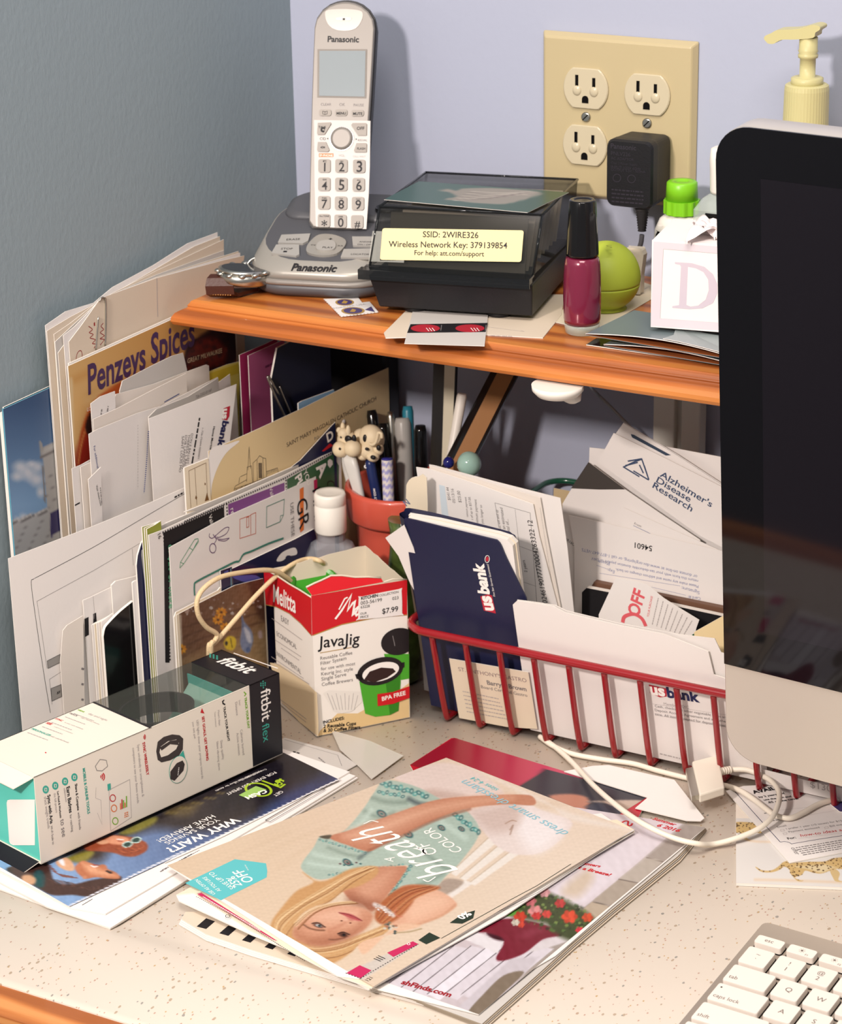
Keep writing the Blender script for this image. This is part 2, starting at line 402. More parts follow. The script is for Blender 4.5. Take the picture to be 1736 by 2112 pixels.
desk = thing('desk', (.8, -.3, -.78), 'cream speckled laminate desk top with rounded front and oak edge, under everything', 'desk')
mb = MB(); prof = [(-.003, 0), (-.494, 0)]
for k in range(1, 8):
    t = k/7; prof.append((-.494-.016*t, .0014*(3*t*t-2*t**3)))
for k in range(1, 13):
    t = k/12; prof.append((-.510-.062*t, .0014-.0085*t**1.7))
prof += [(-.572, -.036), (-.003, -.036)]
mb.rings([[(x, y, z) for y, z in prof] for x in (.001, 2.4)], LAM, True, True, True, False)
o = mb.build('worktop', desk)
for p in o.data.polygons:
    if abs(p.normal.x) < .5 and p.normal.z > .1: p.use_smooth = True
mb = MB(); mb.box((.001, -.598, -.060), (2.4, -.5725, -.0078), OAK); mb.build('edge_trim', desk, bevel=.003)
for xa, xb in ((.001, .03), (2.37, 2.4)):
    mb = MB(); mb.box((xa, -.57, -.779), (xb, -.02, -.0365), OAK); mb.build('end_panel', desk)
# ---------------------------------------------------------------- the pine shelf and what stands on it
ZS = .287
mb = MB(); prof = [(.0125, .2871), (.0105, .2862), (.0095, .2845), (.0085, .2835), (.009, .2822), (.0078, .2812), (.0052, .2805), (.0022, .2788), (.0004, .276), (0, .2735), (.0012, .2712), (.004, .270)]
xl, yf, xr = .0215, -.2, .98
R = [[(xr, yf+d, z), (xl+d, yf+d, z), (xl+d, -.002, z), (xr, -.002, z)] for d, z in prof]
mb.rings([[Vector(p) for p in r] for r in R], PINE, True, True, True, False)
shelf = thing('desk_shelf', (.4, -.1, .270), 'orange pine shelf with moulded edge above the paper stacks, carrying the telephone', 'shelf')
mb.build('shelf_board', shelf, bevel=.0005)
CREAMP = mat('cream_painted_wood', (226, 222, 212), .5)
mb = MB()
pa, pb = aty((1350, 930), -.012).x, aty((1446, 930), -.012).x
for a, b, d in ((pa, pa+.016, .012), (pa+.013, pb-.012, .006), (pb-.014, pb, .012)): mb.box((a, -.004-d, .0005), (b, -.004, .2695), CREAMP)
o = struct(mb.build('trim_1', bevel=.001))

# outlet plate
IVORY = mat('ivory_plastic', (190, 174, 136), .38, .5); IVORY2 = mat('lighter_ivory_plastic', (200, 188, 160), .25, .5)
STEEL = mat('steel', (190, 188, 180), .3, .5, 1.0); SLOT = mat('black_slot', (14, 12, 12), .8, .1)
pt = thing('outlet_plate', (.2625, -.002, .3374), 'ivory double electrical outlet plate on the pale blue back wall', 'electrical outlet')
mb = MB(); X0, Z0 = .2046, .3374
lo = [(X0, -.0005, Z0), (X0+.1158, -.0005, Z0), (X0+.1158, -.0005, Z0+.1143), (X0, -.0005, Z0+.1143)]; g = .0035
hi = [(X0+g, -.0065, Z0+g), (X0+.1158-g, -.0065, Z0+g), (X0+.1158-g, -.0065, Z0+.1143-g), (X0+g, -.0065, Z0+.1143-g)]
mb.hull8([Vector(p) for p in lo], [Vector(p) for p in hi], IVORY); mb.build('wall_plate', pt, bevel=.0012)
def receptacle(px):
    c = aty(px, -.0066); mb = MB()
    def out(s, y): return [Vector((c.x+s*.0168*math.cos(a), y, c.z+max(-.0138*s, min(.0138*s, s*.0168*math.sin(a))))) for a in [2*math.pi*k/40 for k in range(40)]]
    mb.rings([out(1.03, -.0064), out(1.03, -.00645), ], SLOT, True, False, True, False)
    mb.rings([out(1, -.0066), out(1, -.0078), out(.96, -.0084)], IVORY2, True, False, True, False)
    for dx, h in ((-.0064, .0078), (.0064, .0066)): mb.box((c.x+dx-.0011, -.0088, c.z+.0012), (c.x+dx+.0011, -.00835, c.z+.0012+h), SLOT)
    mb.slab([Vector((c.x+x, -.0088, c.z-.0072+z)) for x, z in [(-.0024, -.0026), (.0024, -.0026)]+[(.0024*math.cos(a), .0024*math.sin(a)) for a in [math.pi*k/8 for k in range(9)]]], (0, .0004, 0), SLOT)
    for dx in (-.0064, .0064):
        mb.ball((c.x+dx*1.0, -.0083, c.z-.0016), (.0034, .0014, .0036), IVORY2, 12, 8)
    mb.build('receptacle', pt)
for px in cN(298, 415, 643, 450, 293, 735): receptacle(px)
for px in cN(296, 577, 640, 612):
    c = aty(px, -.0066); mb = MB(); mb.lathe([(.0035, 0), (.0034, .0008), (.0026, .0013)], STEEL, c, (0, -1, 0), 20)
    d = Vector((.7, 0, .7)); q = Vector((-.7, 0, .7)); o_ = c+Vector((0, -.00135, 0)); mb.poly([o_-d*.003-q*.0004, o_+d*.003-q*.0004, o_+d*.003+q*.0004, o_-d*.003+q*.0004], SLOT)
    mb.build('screw', pt)

# adapter
BLKP = mat('black_matte_plastic', (25, 24, 27), .45, .4, bump=.1, bscale=900); BLKG = mat('black_gloss_plastic', (18, 17, 18), .12, .5); DGREY = mat('dark_grey_rubber', (74, 72, 76), .6, .3)
ad = thing('power_adapter', (.289, -.02, .347), 'black square power adapter plugged into the lower right outlet', 'power adapter')
f1 = [aty(p, -.040) for p in cN(408, 700, 668, 722, 672, 1098, 412, 1085)]; ax0, ax1 = f1[0].x, f1[1].x; az1, az0 = (f1[0].z+f1[1].z)/2, (f1[2].z+f1[3].z)/2
mb = MB(); mb.rings([[Vector((x+(ax0+ax1)/2, y, z+(az0+az1)/2)) for x, z in rrect((ax1-ax0)*s, (az1-az0)*s, .005)] for y, s in ((-.0092, .97), (-.028, .99), (-.031, 1.0), (-.0375, 1.0), (-.040, .95))], BLKP, True, True, True, False)
ik = Ink(mb, Pl((0, -.0401, 0), (0, -1, 0))); rnd = random.Random(3); DK2 = mat('embossed_black', (52, 48, 56), .35, .5)
ik.text(cN(435, 752, 578, 765), 'Panasonic', DK2, 2, .02)
for k in range(4): ik.text(cN(437, 790+k*25, 545+k*20, 800+k*26), ['PNLV226', 'AC ADAPTOR', 'Class 2 Power Supply', 'INPUT 120V 60Hz'][k], DK2)
ik.text(cN(437, 880, 630, 893), 'OUTPUT 5.5V - 500mA', DK2)
for p in cN(470, 920, 552, 925): ik.line([(p[0]+8*math.cos(a), p[1]+8*math.sin(a)) for a in [k*.4 for k in range(16)]], .5, DK2, 2, True)
for k in range(4): ik.greek(cN(440, 985+k*22, 620, 1000+k*22), DK2, rnd, 1.0)
mb.build('adapter_body', ad, bevel=.0006)
mb = MB(); cx_ = (ax0+ax1)/2+.004; mb.lathe([(.0052, 0), (.0050, -.004)]+[(r, -.005-k*.0018) for k in range(9) for r in (.0046-.0002*k, .0046-.0002*k, .0038-.0002*k)][:26], DGREY, (cx_, -.026, az0+.001), (0, 0, 1), 16); mb.build('strain_relief', ad)
mb = MB(); mb.tube(smooth([(cx_, -.026, az0-.021), (cx_-.001, -.026, az0-.028), (cx_-.006, -.024, az0-.036), (cx_-.018, -.02, az0-.042), (cx_-.04, -.014, az0-.047), (cx_-.07, -.009, az0-.054), (cx_-.08, -.006, az0-.059)], 6, False), .0017, DGREY); mb.build('cord', ad)

# telephone base
SILV = mat('silver_grey_plastic', (164, 159, 151), .35, .5, .25); SILVL = mat('light_silver_plastic', (136, 130, 124), .38, .4, .1); DKBASE = mat('dark_slate_plastic', (84, 84, 88), .4, .5)
O = atz((648, 618), ZS+.0005); f = frame(O, 15)
base = thing('telephone_base', O, 'grey answering machine base holding the cordless handset, on the left of the shelf', 'telephone base')
def bring(w, d, cy, z0, sl, r=.03): return [f(x*.96-.0025, cy+y, z0+sl*(cy+y)) for x, y in rrect(w, d, r, 7)]
DS = .26; DZ = .0205
mb = MB(); mb.rings([bring(.098, .092, .052, .0, 0), bring(.103, .100, .053, .003, 0), bring(.1065, .104, .053, .0085, .02)], DKBASE, True, True, True, True); mb.build('lower_case', base)
mb = MB(); mb.rings([bring(.107, .1045, .053, .0087, .02), bring(.108, .1055, .053, .0105, .03), bring(.106, .104, .0535, .0125, .04)], SILVL, True, True, True, True); mb.build('trim_band', base)
mb = MB(); mb.rings([bring(.1055, .1035, .0535, .0126, .04), bring(.101, .099, .0545, .0175, .14), bring(.094, .091, .056, DZ-.001, DS, .034), bring(.091, .088, .056, DZ, DS, .034)], [SILV]*3, True, True, True, True, DKBASE)
p0 = f(0, .0045, .0145); ff = Pl(p0, (f(0, .0115, .0225)-p0).cross(f(1, 0, 0)-f(0, 0, 0)))
Ink(mb, ff).text([(601, 561), (695, 564)], 'Panasonic', BLACKI, 30, .03, .25); mb.build('upper_case', base)
dn = (f(1, 0, 0)-O).cross(f(0, 1, DS)-O); DP = Pl(f(0, .05, DZ+DS*.05), dn)
def pad(name, par, pts, pl, h, m, labels=(), sm=True, bev=.0004):
    q = [pl.at(p, h) for p in (smooth(pts, 4) if sm else pts)]; mb = MB(); mb.slab(q, -pl.n*(h+.0004), m); ik = Ink(mb, pl.off(h))
    for L in labels: ik.text(*L)
    return mb.build(name, par, bevel=bev)
BTN = mat('grey_button', (170, 166, 160), .35, .5, .1)
pad('button', base, cP(515, 1560, 705, 1552, 690, 1600, 655, 1618, 490, 1612), DP, .0014, BTN, [(cP(545, 1588, 635, 1584), 'ERASE', BLACKI, 2)], False)
pad('button', base, cP(480, 1625, 630, 1625, 632, 1690, 610, 1700, 448, 1680), DP, .0014, BTN, [(cP(508, 1648, 585, 1648), 'STOP', BLACKI, 2), (cP(524, 1665, 548, 1665), '-', BLACKI, 2, .2)], False)
pad('button', base, cP(980, 1572, 1140, 1572, 1140, 1636, 985, 1632), DP, .0014, BTN, [(cP(1025, 1600, 1120, 1602), 'ANSWER', BLACKI, 2), (cP(1012, 1618, 1110, 1620), 'ON / OFF', BLACKI, 2)], False)
pad('button', base, cP(925, 1655, 1140, 1650, 1140, 1712, 905, 1708), DP, .0014, BTN, [(cP(970, 1682, 1090, 1684), 'LOCATOR', BLACKI, 2)], False)
rgb_ = pad('ring_button', base, cP(700, 1610, 760, 1562, 850, 1560, 930, 1590, 935, 1630, 880, 1685, 780, 1698, 695, 1682, 678, 1655), DP, .0016, SILV, [(cP(832, 1556, 886, 1558), 'VOL', BLACKI, -8), (cP(822, 1586, 846, 1586), '+', BLACKI, 2, .04), (cP(703, 1622, 735, 1624), '<<', BLACKI, 2), (cP(880, 1628, 915, 1630), '>>', BLACKI, 2)])
pad('play_button', rgb_, cP(760, 1605, 830, 1592, 868, 1610, 862, 1650, 800, 1662, 745, 1650), DP.off(.0016), .0012, BTN, [(cP(782, 1638, 850, 1640), 'PLAY', BLACKI, 2)])
# speaker hump at the back with the cradle lip
mb = MB(); mb.rings([[f(x, .083+y, DZ+DS*(.083+y)-.001+h) for x, y in rrect(.086*s, .034*s, .012*s, 6)] for h, s in ((0, 1), (.003, .97), (.0055, .85))], DKBASE); hump = mb.build('rear_hump', base)
mb = MB(); c_ = f(.033, .078, DZ+DS*.078+.0050)
mb.tube([c_+(f(math.cos(a)*.009, math.sin(a)*.011, 0)-O) for a in [2*math.pi*k/24 for k in range(24)]], .0012, BLKG, 8, True); mb.build('charge_ring', hump)

# handset
F = atz((690, 472), ZS+.0365); f2 = frame((0, 0, 0), 18); hx = f2(1, 0); be = math.radians(19.5); hz = Vector((0, 0, math.cos(be)))+f2(0, 1)*math.sin(be); hn = hx.cross(hz)
HP = Pl(F, hn); hl = (HP.at((712, 3))-F).dot(hz)
hs = thing('cordless_handset', F, 'silver cordless handset with screen and number keys, upright in its charging base', 'telephone handset')
def hp(x, h, d=0): return F+hx*x+hz*h-hn*d
def wid(h): t = h/hl; return .0183+.0028*math.sin(min(1, t*1.1)*1.5)
HSPT = [(-wid(0)+.003, 0), (wid(0)-.003, 0)]+[(wid(h), h) for h in [.004, .03, .06, .09, .115, hl-.018]]+[(wid(hl)*math.cos(a), hl-.018+.018*math.sin(a)) for a in [math.radians(k) for k in (20, 40, 58, 72, 83, 90, 97, 108, 122, 140, 160)]]+[(-wid(h), h) for h in [hl-.018, .115, .09, .06, .03, .004]]
def hring(s, d, gx=0): return [hp((x*s)+gx, h*s+(1-s)*hl*.5, d) for x, h in HSPT]
mb = MB(); mb.rings([hring(.985, 0), hring(1, .0012), hring(1.0, .004)][::-1], SILVL, True, False, True, False)
ik = Ink(mb, HP)
def kp(c, w, h, r=9):  # rounded pad outline around a point of the keypad detail
    return cP(*[v for x, y in rrect(w, h, r, 3) for v in (c[0]+x, c[1]+y)])
ik.text(cP(817, 276, 1024, 279), 'Panasonic', BLACKI, 2, .03)
for t, a, b, y in (('CLEAR', 773, 841, 697), ('OK', 895, 932, 699), ('PAUSE', 989, 1056, 702)): ik.text(cP(a, y, b, y), t, GREYI, 2)
mb.build('front_shell', hs, bevel=.0005)
mb = MB(); mb.rings([hring(1.02, .0041), hring(1.025, .006), hring(1.0, .014), hring(.86, .022)], BLKP, True, True, True, True); mb.build('back_shell', hs)
KEYPAN = mat('pale_keypad', (182, 175, 169), .35, .5)
mb = MB(); q = cP(728, 792, 1100, 798, 1096, 1100, 1088, 1300, 1073, 1512, 740, 1496, 732, 1200); mb.slab([HP.at(p, .0002) for p in q], -hn*.001, KEYPAN); ik = Ink(mb, HP.off(.0002))
for t, a, b, y, m_ in (('CID', 766, 806, 924, BLACKI), ('REDIAL', 1017, 1080, 932, GREYI), ('VOL.', 890, 935, 1034, LGREYI), ('CALL WAIT', 985, 1068, 1038, LGREYI)): ik.text(cP(a, y, b, y+1), t, m_, 2)
ik.poly(cP(812, 915, 822, 909, 822, 921), BLACKI, 2); ik.poly(cP(1013, 919, 1003, 913, 1003, 925), BLACKI, 2)
ik.poly(cP(760, 1013, 856, 1013, 856, 1036, 760, 1036), ORANGEI, 2); ik.text(cP(764, 1032, 852, 1033), 'SP-PHONE', WHITEI, 3, .02)
mb.build('keypad_panel', hs)
ear = pad('earpiece', hs, cP(802, 85, 830, 65, 930, 60, 1020, 68, 1050, 88, 1040, 140, 1000, 190, 930, 204, 860, 192, 815, 150), HP, .0004, mat('shiny_silver', (160, 154, 148), .2, .6, .3), [], True)
pad('earpiece_slit', ear, cP(873, 125, 885, 115, 965, 116, 975, 125, 963, 136, 885, 135), HP.off(.0004), .0003, SILV, [(cP(917, 131, 932, 131), '-', BLACKI, 3, .25)])
sfr = pad('screen_frame', hs, cP(752, 325, 1078, 325, 1072, 648, 750, 642), HP, .0005, mat('taupe_frame', (120, 112, 104), .4, .4), [], False)
SCR = mat('grey_liquid_crystal_screen', (150, 158, 162), .06, .8)
pad('screen', sfr, cP(764, 336, 1068, 336, 1062, 638, 762, 632), HP.off(.0005), .0003, SCR, [], False, 0)
KEY = mat('beige_grey_key', (140, 131, 121), .4, .5)
for (x, y), t in zip([(803, 744), (908, 744), (1017, 747)], ['', 'MENU', 'MUTE']):
    k = pad('soft_key', hs, kp((x, y), 80, 42, 14), HP, .0009, KEY, [(cP(x-32, y+12, x+30, y+12), t, BLACKI, 2, .03)] if t else [], False)
    if not t:
        mb = MB(); ik = Ink(mb, HP.off(.0010)); ik.line(cP(785, 733, 800, 737, 815, 733, 815, 752, 800, 756, 785, 752), .25, BLACKI, 2, True); ik.line(cP(800, 737, 800, 756), .25, BLACKI); mb.build('book_symbol', k)
KEYS = [('1', '&*(', 798, 1095), ('2', 'ABC', 910, 1095), ('3', 'DEF', 1027, 1098), ('4', 'GHI', 797, 1216), ('5', 'JKL', 909, 1217), ('6', 'MNO', 1024, 1219), ('7', 'PQRS', 796, 1338), ('8', 'TUV', 907, 1341), ('9', 'WXYZ', 1019, 1344), ('*', 'A-a TONE', 795, 1457), ('0', 'OPER', 904, 1461), ('#', '', 1014, 1465)]
for t, u, x, y in KEYS:
    w = 25 if t not in '14' else (6.5 if t == '1' else 24)
    lb = [(cP(x-w*.75, y+36 if t != '*' else y+62, x+w*.75, y+36 if t != '*' else y+62), t, BLACKI, 2, .012)]
    if u: lb.append((cP(x-4*len(u), y-26, x+4*len(u), y-25), u, BLACKI, 2, .02))
    pad('number_key', hs, kp((x, y), 80, 88, 14), HP.off(.0002), .0011, KEY, lb, False)
pad('talk_key', hs, cP(755, 812, 838, 808, 843, 818, 800, 888, 755, 890, 750, 880), HP.off(.0002), .0011, KEY, [(cP(757, 846, 808, 846), 'TALK', BLACKI, 2, .02), (cP(768, 866, 796, 872), 'c', BLACKI, 2, .06)], False)
pad('off_key', hs, cP(985, 813, 1072, 813, 1078, 822, 1076, 895, 1020, 895, 975, 826), HP.off(.0002), .0011, KEY, [(cP(1010, 857, 1060, 857), 'OFF', BLACKI, 2, .02)], False)
pad('speaker_key', hs, cP(755, 938, 808, 938, 832, 992, 820, 1003, 756, 1000, 750, 990), HP.off(.0002), .0011, KEY, [(cP(770, 982, 800, 982), '<=', BLACKI, 2, .04)], False)
pad('flash_key', hs, cP(1010, 945, 1072, 945, 1078, 955, 1076, 1005, 1000, 1005, 993, 995), HP.off(.0002), .0011, KEY, [(cP(1012, 988, 1066, 988), 'FLASH', BLACKI, 2, .02)], False)
c_ = HP.at(cP(912, 915)[0], .0002); mb = MB(); mb.lathe([(.0086, -.0002), (.0086, .0006)], BLKG, c_, hn, 32); mb.lathe([(.0078, .0006), (.0076, .0016), (.0060, .0020)], SILVL, c_, hn, 32)
mb.build('navigator_pad', hs)

# business card file
B0 = atz((770, 632), ZS+.0045); g = frame(B0, 13)
SMOKE = mat('smoked_clear_plastic', (40, 42, 42), .05, .4, alpha=.36); SMOKE2 = mat('smoked_clear_plastic_edge', (30, 32, 34), .06, .4, alpha=.80)
cf = thing('card_file', B0, 'smoked plastic card file box with yellow network label, in the middle of the shelf', 'card file')
WB = .111; DB = .118
mb = MB(); mb.hull8([g(.004, .0, 0), g(WB-.003, .0, 0), g(WB-.003, DB, 0), g(.004, DB, 0)], [g(-.002, -.003, .022), g(WB-.002, -.003, .022), g(WB-.002, DB, .022), g(-.002, DB, .022)], BLKP); mb.build('tray', cf, bevel=.001)
for x, y in ((.026, .012), (WB-.028, .012), (.026, DB-.02), (WB-.028, DB-.02)):
    mb = MB(); mb.lathe([(.0075, -.0042), (.0085, -.003), (.0085, 0.0005)], BLKP, g(x, y, 0), (0, 0, 1), 20); mb.build('foot', cf)
mb = MB()
lipb = [g(-.008, -.007, .020), g(WB-.003, -.007, .020), g(WB-.003, -.007, .0265), g(-.008, -.007, .0265)]
mb.hull8(lipb, [p+g(0, .008, 0)-B0 for p in lipb], SMOKE2)                                   # front lip
st0, st1 = [g(-.003, .004, .0268), g(WB-.003, .004, .0268)], [g(.001, .016, .0638), g(WB, .016, .0638)]
back = [g(.003, DB, .0638), g(WB, DB, .0638)]
th = .0016
def wall(q, m): mb.slab(q, -((q[1]-q[0]).cross(q[2]-q[0])).normalized()*th, m)
wall([st0[0], st0[1], st1[1], st1[0]], SMOKE); wall([st1[0], st1[1], back[1], back[0]], SMOKE)
wall([st0[1], g(WB-.003, DB, .0225), back[1], st1[1]], SMOKE); wall([g(-.003, DB, .0225), st0[0], st1[0], back[0]], SMOKE)
wall([g(WB-.003, DB, .0225), g(-.003, DB, .0225), back[0], back[1]], SMOKE)
wall([g(-.006, .001, .0266), g(WB-.003, .001, .0266), g(WB-.003, .006, .0268), g(-.006, .006, .0268)], SMOKE2)
for a, b in ((st1[0], st1[1]), (st0[1], st1[1]), (st1[1], back[1]), (st0[0], st1[0]), (back[0], back[1]), (st1[0], back[0])): mb.tube([a, b], .0009, SMOKE2, 6)
lid = mb.build('lid', cf)
LBL = paper('pale_yellow_label', (244, 226, 170), .85, .05); LP = plane3(*[g(0, .004, .0268), g(.1, .004, .0268), g(.1, .016, .0638)]).off(.0003)
mb = MB(); q = cL(*[v for x, y in rrect(872, 195, 14, 3) for v in (633+x-8*(y/97), 525+y+x*.016)]); plate([LP.at(p) for p in q], LP, .0002, LBL, mb=mb); ik = Ink(mb, LP)
ik.text(cL(454, 476, 797, 482), 'SSID: 2WIRE326', BLACKI, 2, .012); ik.text(cL(243, 536, 975, 546), 'Wireless Network Key: 379139854', BLACKI, 2, .012); ik.text(cL(402, 586, 832, 595), 'For help: att.com/support', BLACKI, 2, .012)
mb.build('network_label', lid)
mb = MB(); TAPE = mat('clear_tape', (200, 200, 190), .15, .6, alpha=.25)
mb.slab([LP.at(p, .0003) for p in cL(145, 438, 205, 440, 190, 622, 340, 618, 338, 634, 120, 626)], -LP.n*.0001, TAPE); mb.build('tape_strip', lid)
rnd = random.Random(5)
mb = MB(); mb.slab([g(.008, .0085, .0232), g(WB-.010, .0085, .0232), g(WB-.010, .0185, .0600), g(.008, .0185, .0600)], (0, .0008, 0), paper('grey_beige_card', (112, 106, 94), .8, .1)); tag(mb.build('divider_card'), 'beige divider card leaning at the front inside the smoked card box', 'card')
for k in range(8):
    y0 = .0245+k*.0112; mb = MB(); mb.slab([g(.006, y0+.001, .0232), g(WB-.012, y0+.001, .0232), g(WB-.009, y0+.0095, .059-.001*rnd.random()*4), g(.008, y0+.0095, .059-.001*rnd.random()*4)], (0, .0006, 0), CREAM)
    tag(mb.build('index_card'), 'cream index card filed upright inside the smoked plastic card box', 'card', 'index cards in the card file')
# holy card lying on the lid
HC = Pl(g(0, 0, .0646), (0, 0, 1)).off(.0004); mb = MB(); q = cL(215, 244, 430, 132, 1355, 200, 1100, 324); plate([HC.at(p) for p in q], HC, .0003, WHITE, mb=mb)
def holy(c):
    c.grad(cL(300, 150)[0], cL(1200, 300)[0], (70, 96, 88), (36, 74, 44))
    c.poly(cL(560, 190, 610, 178, 660, 190, 700, 176, 860, 172, 1010, 180, 1150, 192, 1180, 210, 1080, 245, 960, 272, 850, 270, 740, 262, 660, 250, 600, 246, 600, 238, 660, 226, 620, 200), (150, 136, 114), 3)
    for k in range(9): c.line(cL(650+k*14, 250-k*7, 800+k*20, 235-k*4+(k % 2)*12, 1000+k*15, 220-k*3, 1120, 205+(k % 3)*6), 1.1, (122, 104, 86) if k % 2 else (208, 190, 164), 1, .8)
Ink(mb, HC).picture(q, 90, 34, holy); tag(mb.build('holy_card'), 'glossy green picture card with a pale robed figure, on top of the smoked card box', 'card')

# stamps, slips and envelopes lying on the shelf
SP = PZ(ZS+.0008)
mb = MB(); a = cP(790, 1972, 1022, 1966, 1045, 1996, 1095, 1990, 1155, 2060, 905, 2090); plate([SP.at(p) for p in a], SP, .0003, WHITE, mb=mb); ik = Ink(mb, SP)
for k in range(22):
    for p, q in ((a[0], a[5]), (a[3], a[4]), (a[5], a[4])):
        t = (k+.5)/22; c = (p[0]+(q[0]-p[0])*t, p[1]+(q[1]-p[1])*t)
        if k % 2: ik.poly([(c[0]-1.1, c[1]), (c[0], c[1]-.8), (c[0]+1.1, c[1]), (c[0], c[1]+.8)], PINE, 1)
VIO = mat('violet_print', (70, 58, 110), .4); GOLD = mat('gold_print', (176, 140, 70), .4)
for x, y, w, h in ((930, 1996, 62, 22), (985, 2052, 78, 24)):
    ik.poly(cP(*[v for k in range(20) for v in (x+w*math.cos(k*.314), y+h*math.sin(k*.314))]), GOLD, 2); ik.poly(cP(*[v for k in range(20) for v in (x+w*.8*math.cos(k*.314), y+h*.8*math.sin(k*.314))]), VIO, 3)
    ik.poly(cP(x-22, y+8, x-5, y-12, x+22, y-4, x+10, y+10), GOLD, 4)
ik.poly(cP(1062, 2046, 1105, 2024, 1130, 2060), VIO, 2); ik.text(cP(860, 2040, 1075, 2010), 'FOREVER USA', LGREYI, 2)
tag(mb.build('postage_stamps'), 'pair of purple and gold stamps on the shelf in front of the telephone base', 'stamps')

mb = MB(); plate([SP.at(p) for p in cL(345, 935, 470, 820, 1330, 830, 1310, 955, 1195, 1097, 850, 1078, 225, 1097, 214, 1066)], SP, .0006, BEIGE, mb=mb); Ink(mb, SP).text(cL(870, 1086, 1000, 1092), 'MILW. WI 53', GREYI, 2); ik = Ink(mb, SP); ik.line(cL(850, 1030, 1080, 1060, 1060, 1052), .4, LGREYI)
tag(mb.build('envelope'), 'old beige envelope lying under the card file on the shelf front', 'envelope')
s2 = PZ(ZS+.0016)
mb = MB(); plate([s2.at(p) for p in cL(400, 900, 862, 905, 835, 1148, 340, 1133)], s2, .0003, GREYP, mb=mb); ik = Ink(mb, s2)
ik.poly(cL(378, 1014, 855, 1006, 842, 1062, 357, 1068), BLACKI, 1)
for x in (470, 745):
    ik.poly(cL(*[v for k in range(20) for v in (x+90*math.cos(k*.314), 1040+24*math.sin(k*.314))]), mat('crimson_print', (176, 36, 52), .4), 2)
    for j in range(3): ik.line(cL(x+5+j*18, 1038, x+22+j*18, 1058), .5, WHITEI, 3)
    ik.greek(cL(x+95, 1055, x+100, 1020), GREYI, rnd, .5, 3)
tag(mb.build('stamp_strip'), 'grey slip with a black and red stamp band, jutting over the shelf edge', 'stamps')
s3 = PZ(ZS+.0006); mb = MB(); plate([s3.at(p) for p in cM(110, 1482, 300, 1180, 640, 1000, 1100, 1160, 1060, 1240, 500, 1565)], s3, .0003, CREAM, mb=mb); ik = Ink(mb, s3)
for k in range(9): ik.line(cM(200+k*60, 1500-k*5-k*22, 700+k*40, 1330-k*24), .25, LGREYI)
tag(mb.build('note_sheet'), 'cream ruled note sheet lying under the round lip balm and nail polish', 'paper')

# nail polish
POL = mat('raspberry_nail_polish', (122, 34, 62), .18, .6, .15, coat=.6); GLASS = mat('clear_glass', (235, 240, 225), .03, .5, trans=.95, ior=1.45); CLR = mat('clear_glass_thin', (220, 230, 220), .05, .6, alpha=.35)
c = atz((1200, 686), ZS); np_ = thing('nail_polish', c, 'raspberry nail polish bottle with tall black cap, beside the card file', 'nail polish')
mb = MB(); mb.lathe([(.0095, .0002), (.0108, .001), (.0112, .004), (.0116, .0068)], CLR, c, seg=36); mb.build('glass_foot', np_)
mb = MB(); mb.lathe([(.0112, .007), (.0119, .010), (.0122, .024), (.0120, .038), (.0114, .046), (.0106, .0496), (.0092, .0508), (.006, .0512)], POL, c, seg=40); mb.build('bottle', np_)
mb = MB(); mb.lathe([(.0104, .0515), (.0104, .053), (.0100, .062), (.0090, .078), (.0085, .0865), (.0081, .0872), (.0060, .0872), (.0056, .0866)], BLKG, c, seg=40); mb.build('cap', np_)
# lip balm
GRN = mat('yellow_green_soft_plastic', (172, 186, 60), .5, .4); c = atz((1249, 638), ZS); r = .0228
bl = thing('lip_balm', c, 'yellow green egg shaped lip balm behind the nail polish', 'lip balm')
mb = MB(); mb.lathe([(.011, .0002), (.014, .0012)]+[(r*math.cos(a), .0215+r*math.sin(a)*.95) for a in [math.radians(k) for k in range(-60, -11, 8)]]+[(r*.985, .0182)], GRN, c, seg=40); mb.build('lower_shell', bl)
mb = MB(); mb.lathe([(r*.985, .0184)]+[(r*math.cos(a), .0215+r*math.sin(a)*1.08) for a in [math.radians(k) for k in range(-4, 91, 7)]], GRN, c, seg=40); Ink(mb, Pl(c+Vector((0, 0, .0462)), (0, 0, 1))).text(cM(590, 792, 650, 792), 'S', mat('olive_mark', (140, 150, 50), .5), 8); mb.build('upper_shell', bl)
# wrapper
CRK = mat('cream_crinkled_foil', (214, 202, 186), .35, .5, bump=.8, bscale=120)
a = [aty(p, -.052) for p in cM(770, 780, 920, 790, 945, 850, 920, 1000, 915, 1180, 770, 1180)]
z0 = min(p.z for p in a); mb = MB(); mb.slab([p+Vector((0, 0, ZS+.0005-z0)) if p.z < z0+.02 else p for p in a], (0, .006, 0), CRK); tag(mb.build('wrapped_packet', bevel=.0015), 'cream crinkled wrapper packet with pinked edge behind the lip balm', 'packet')

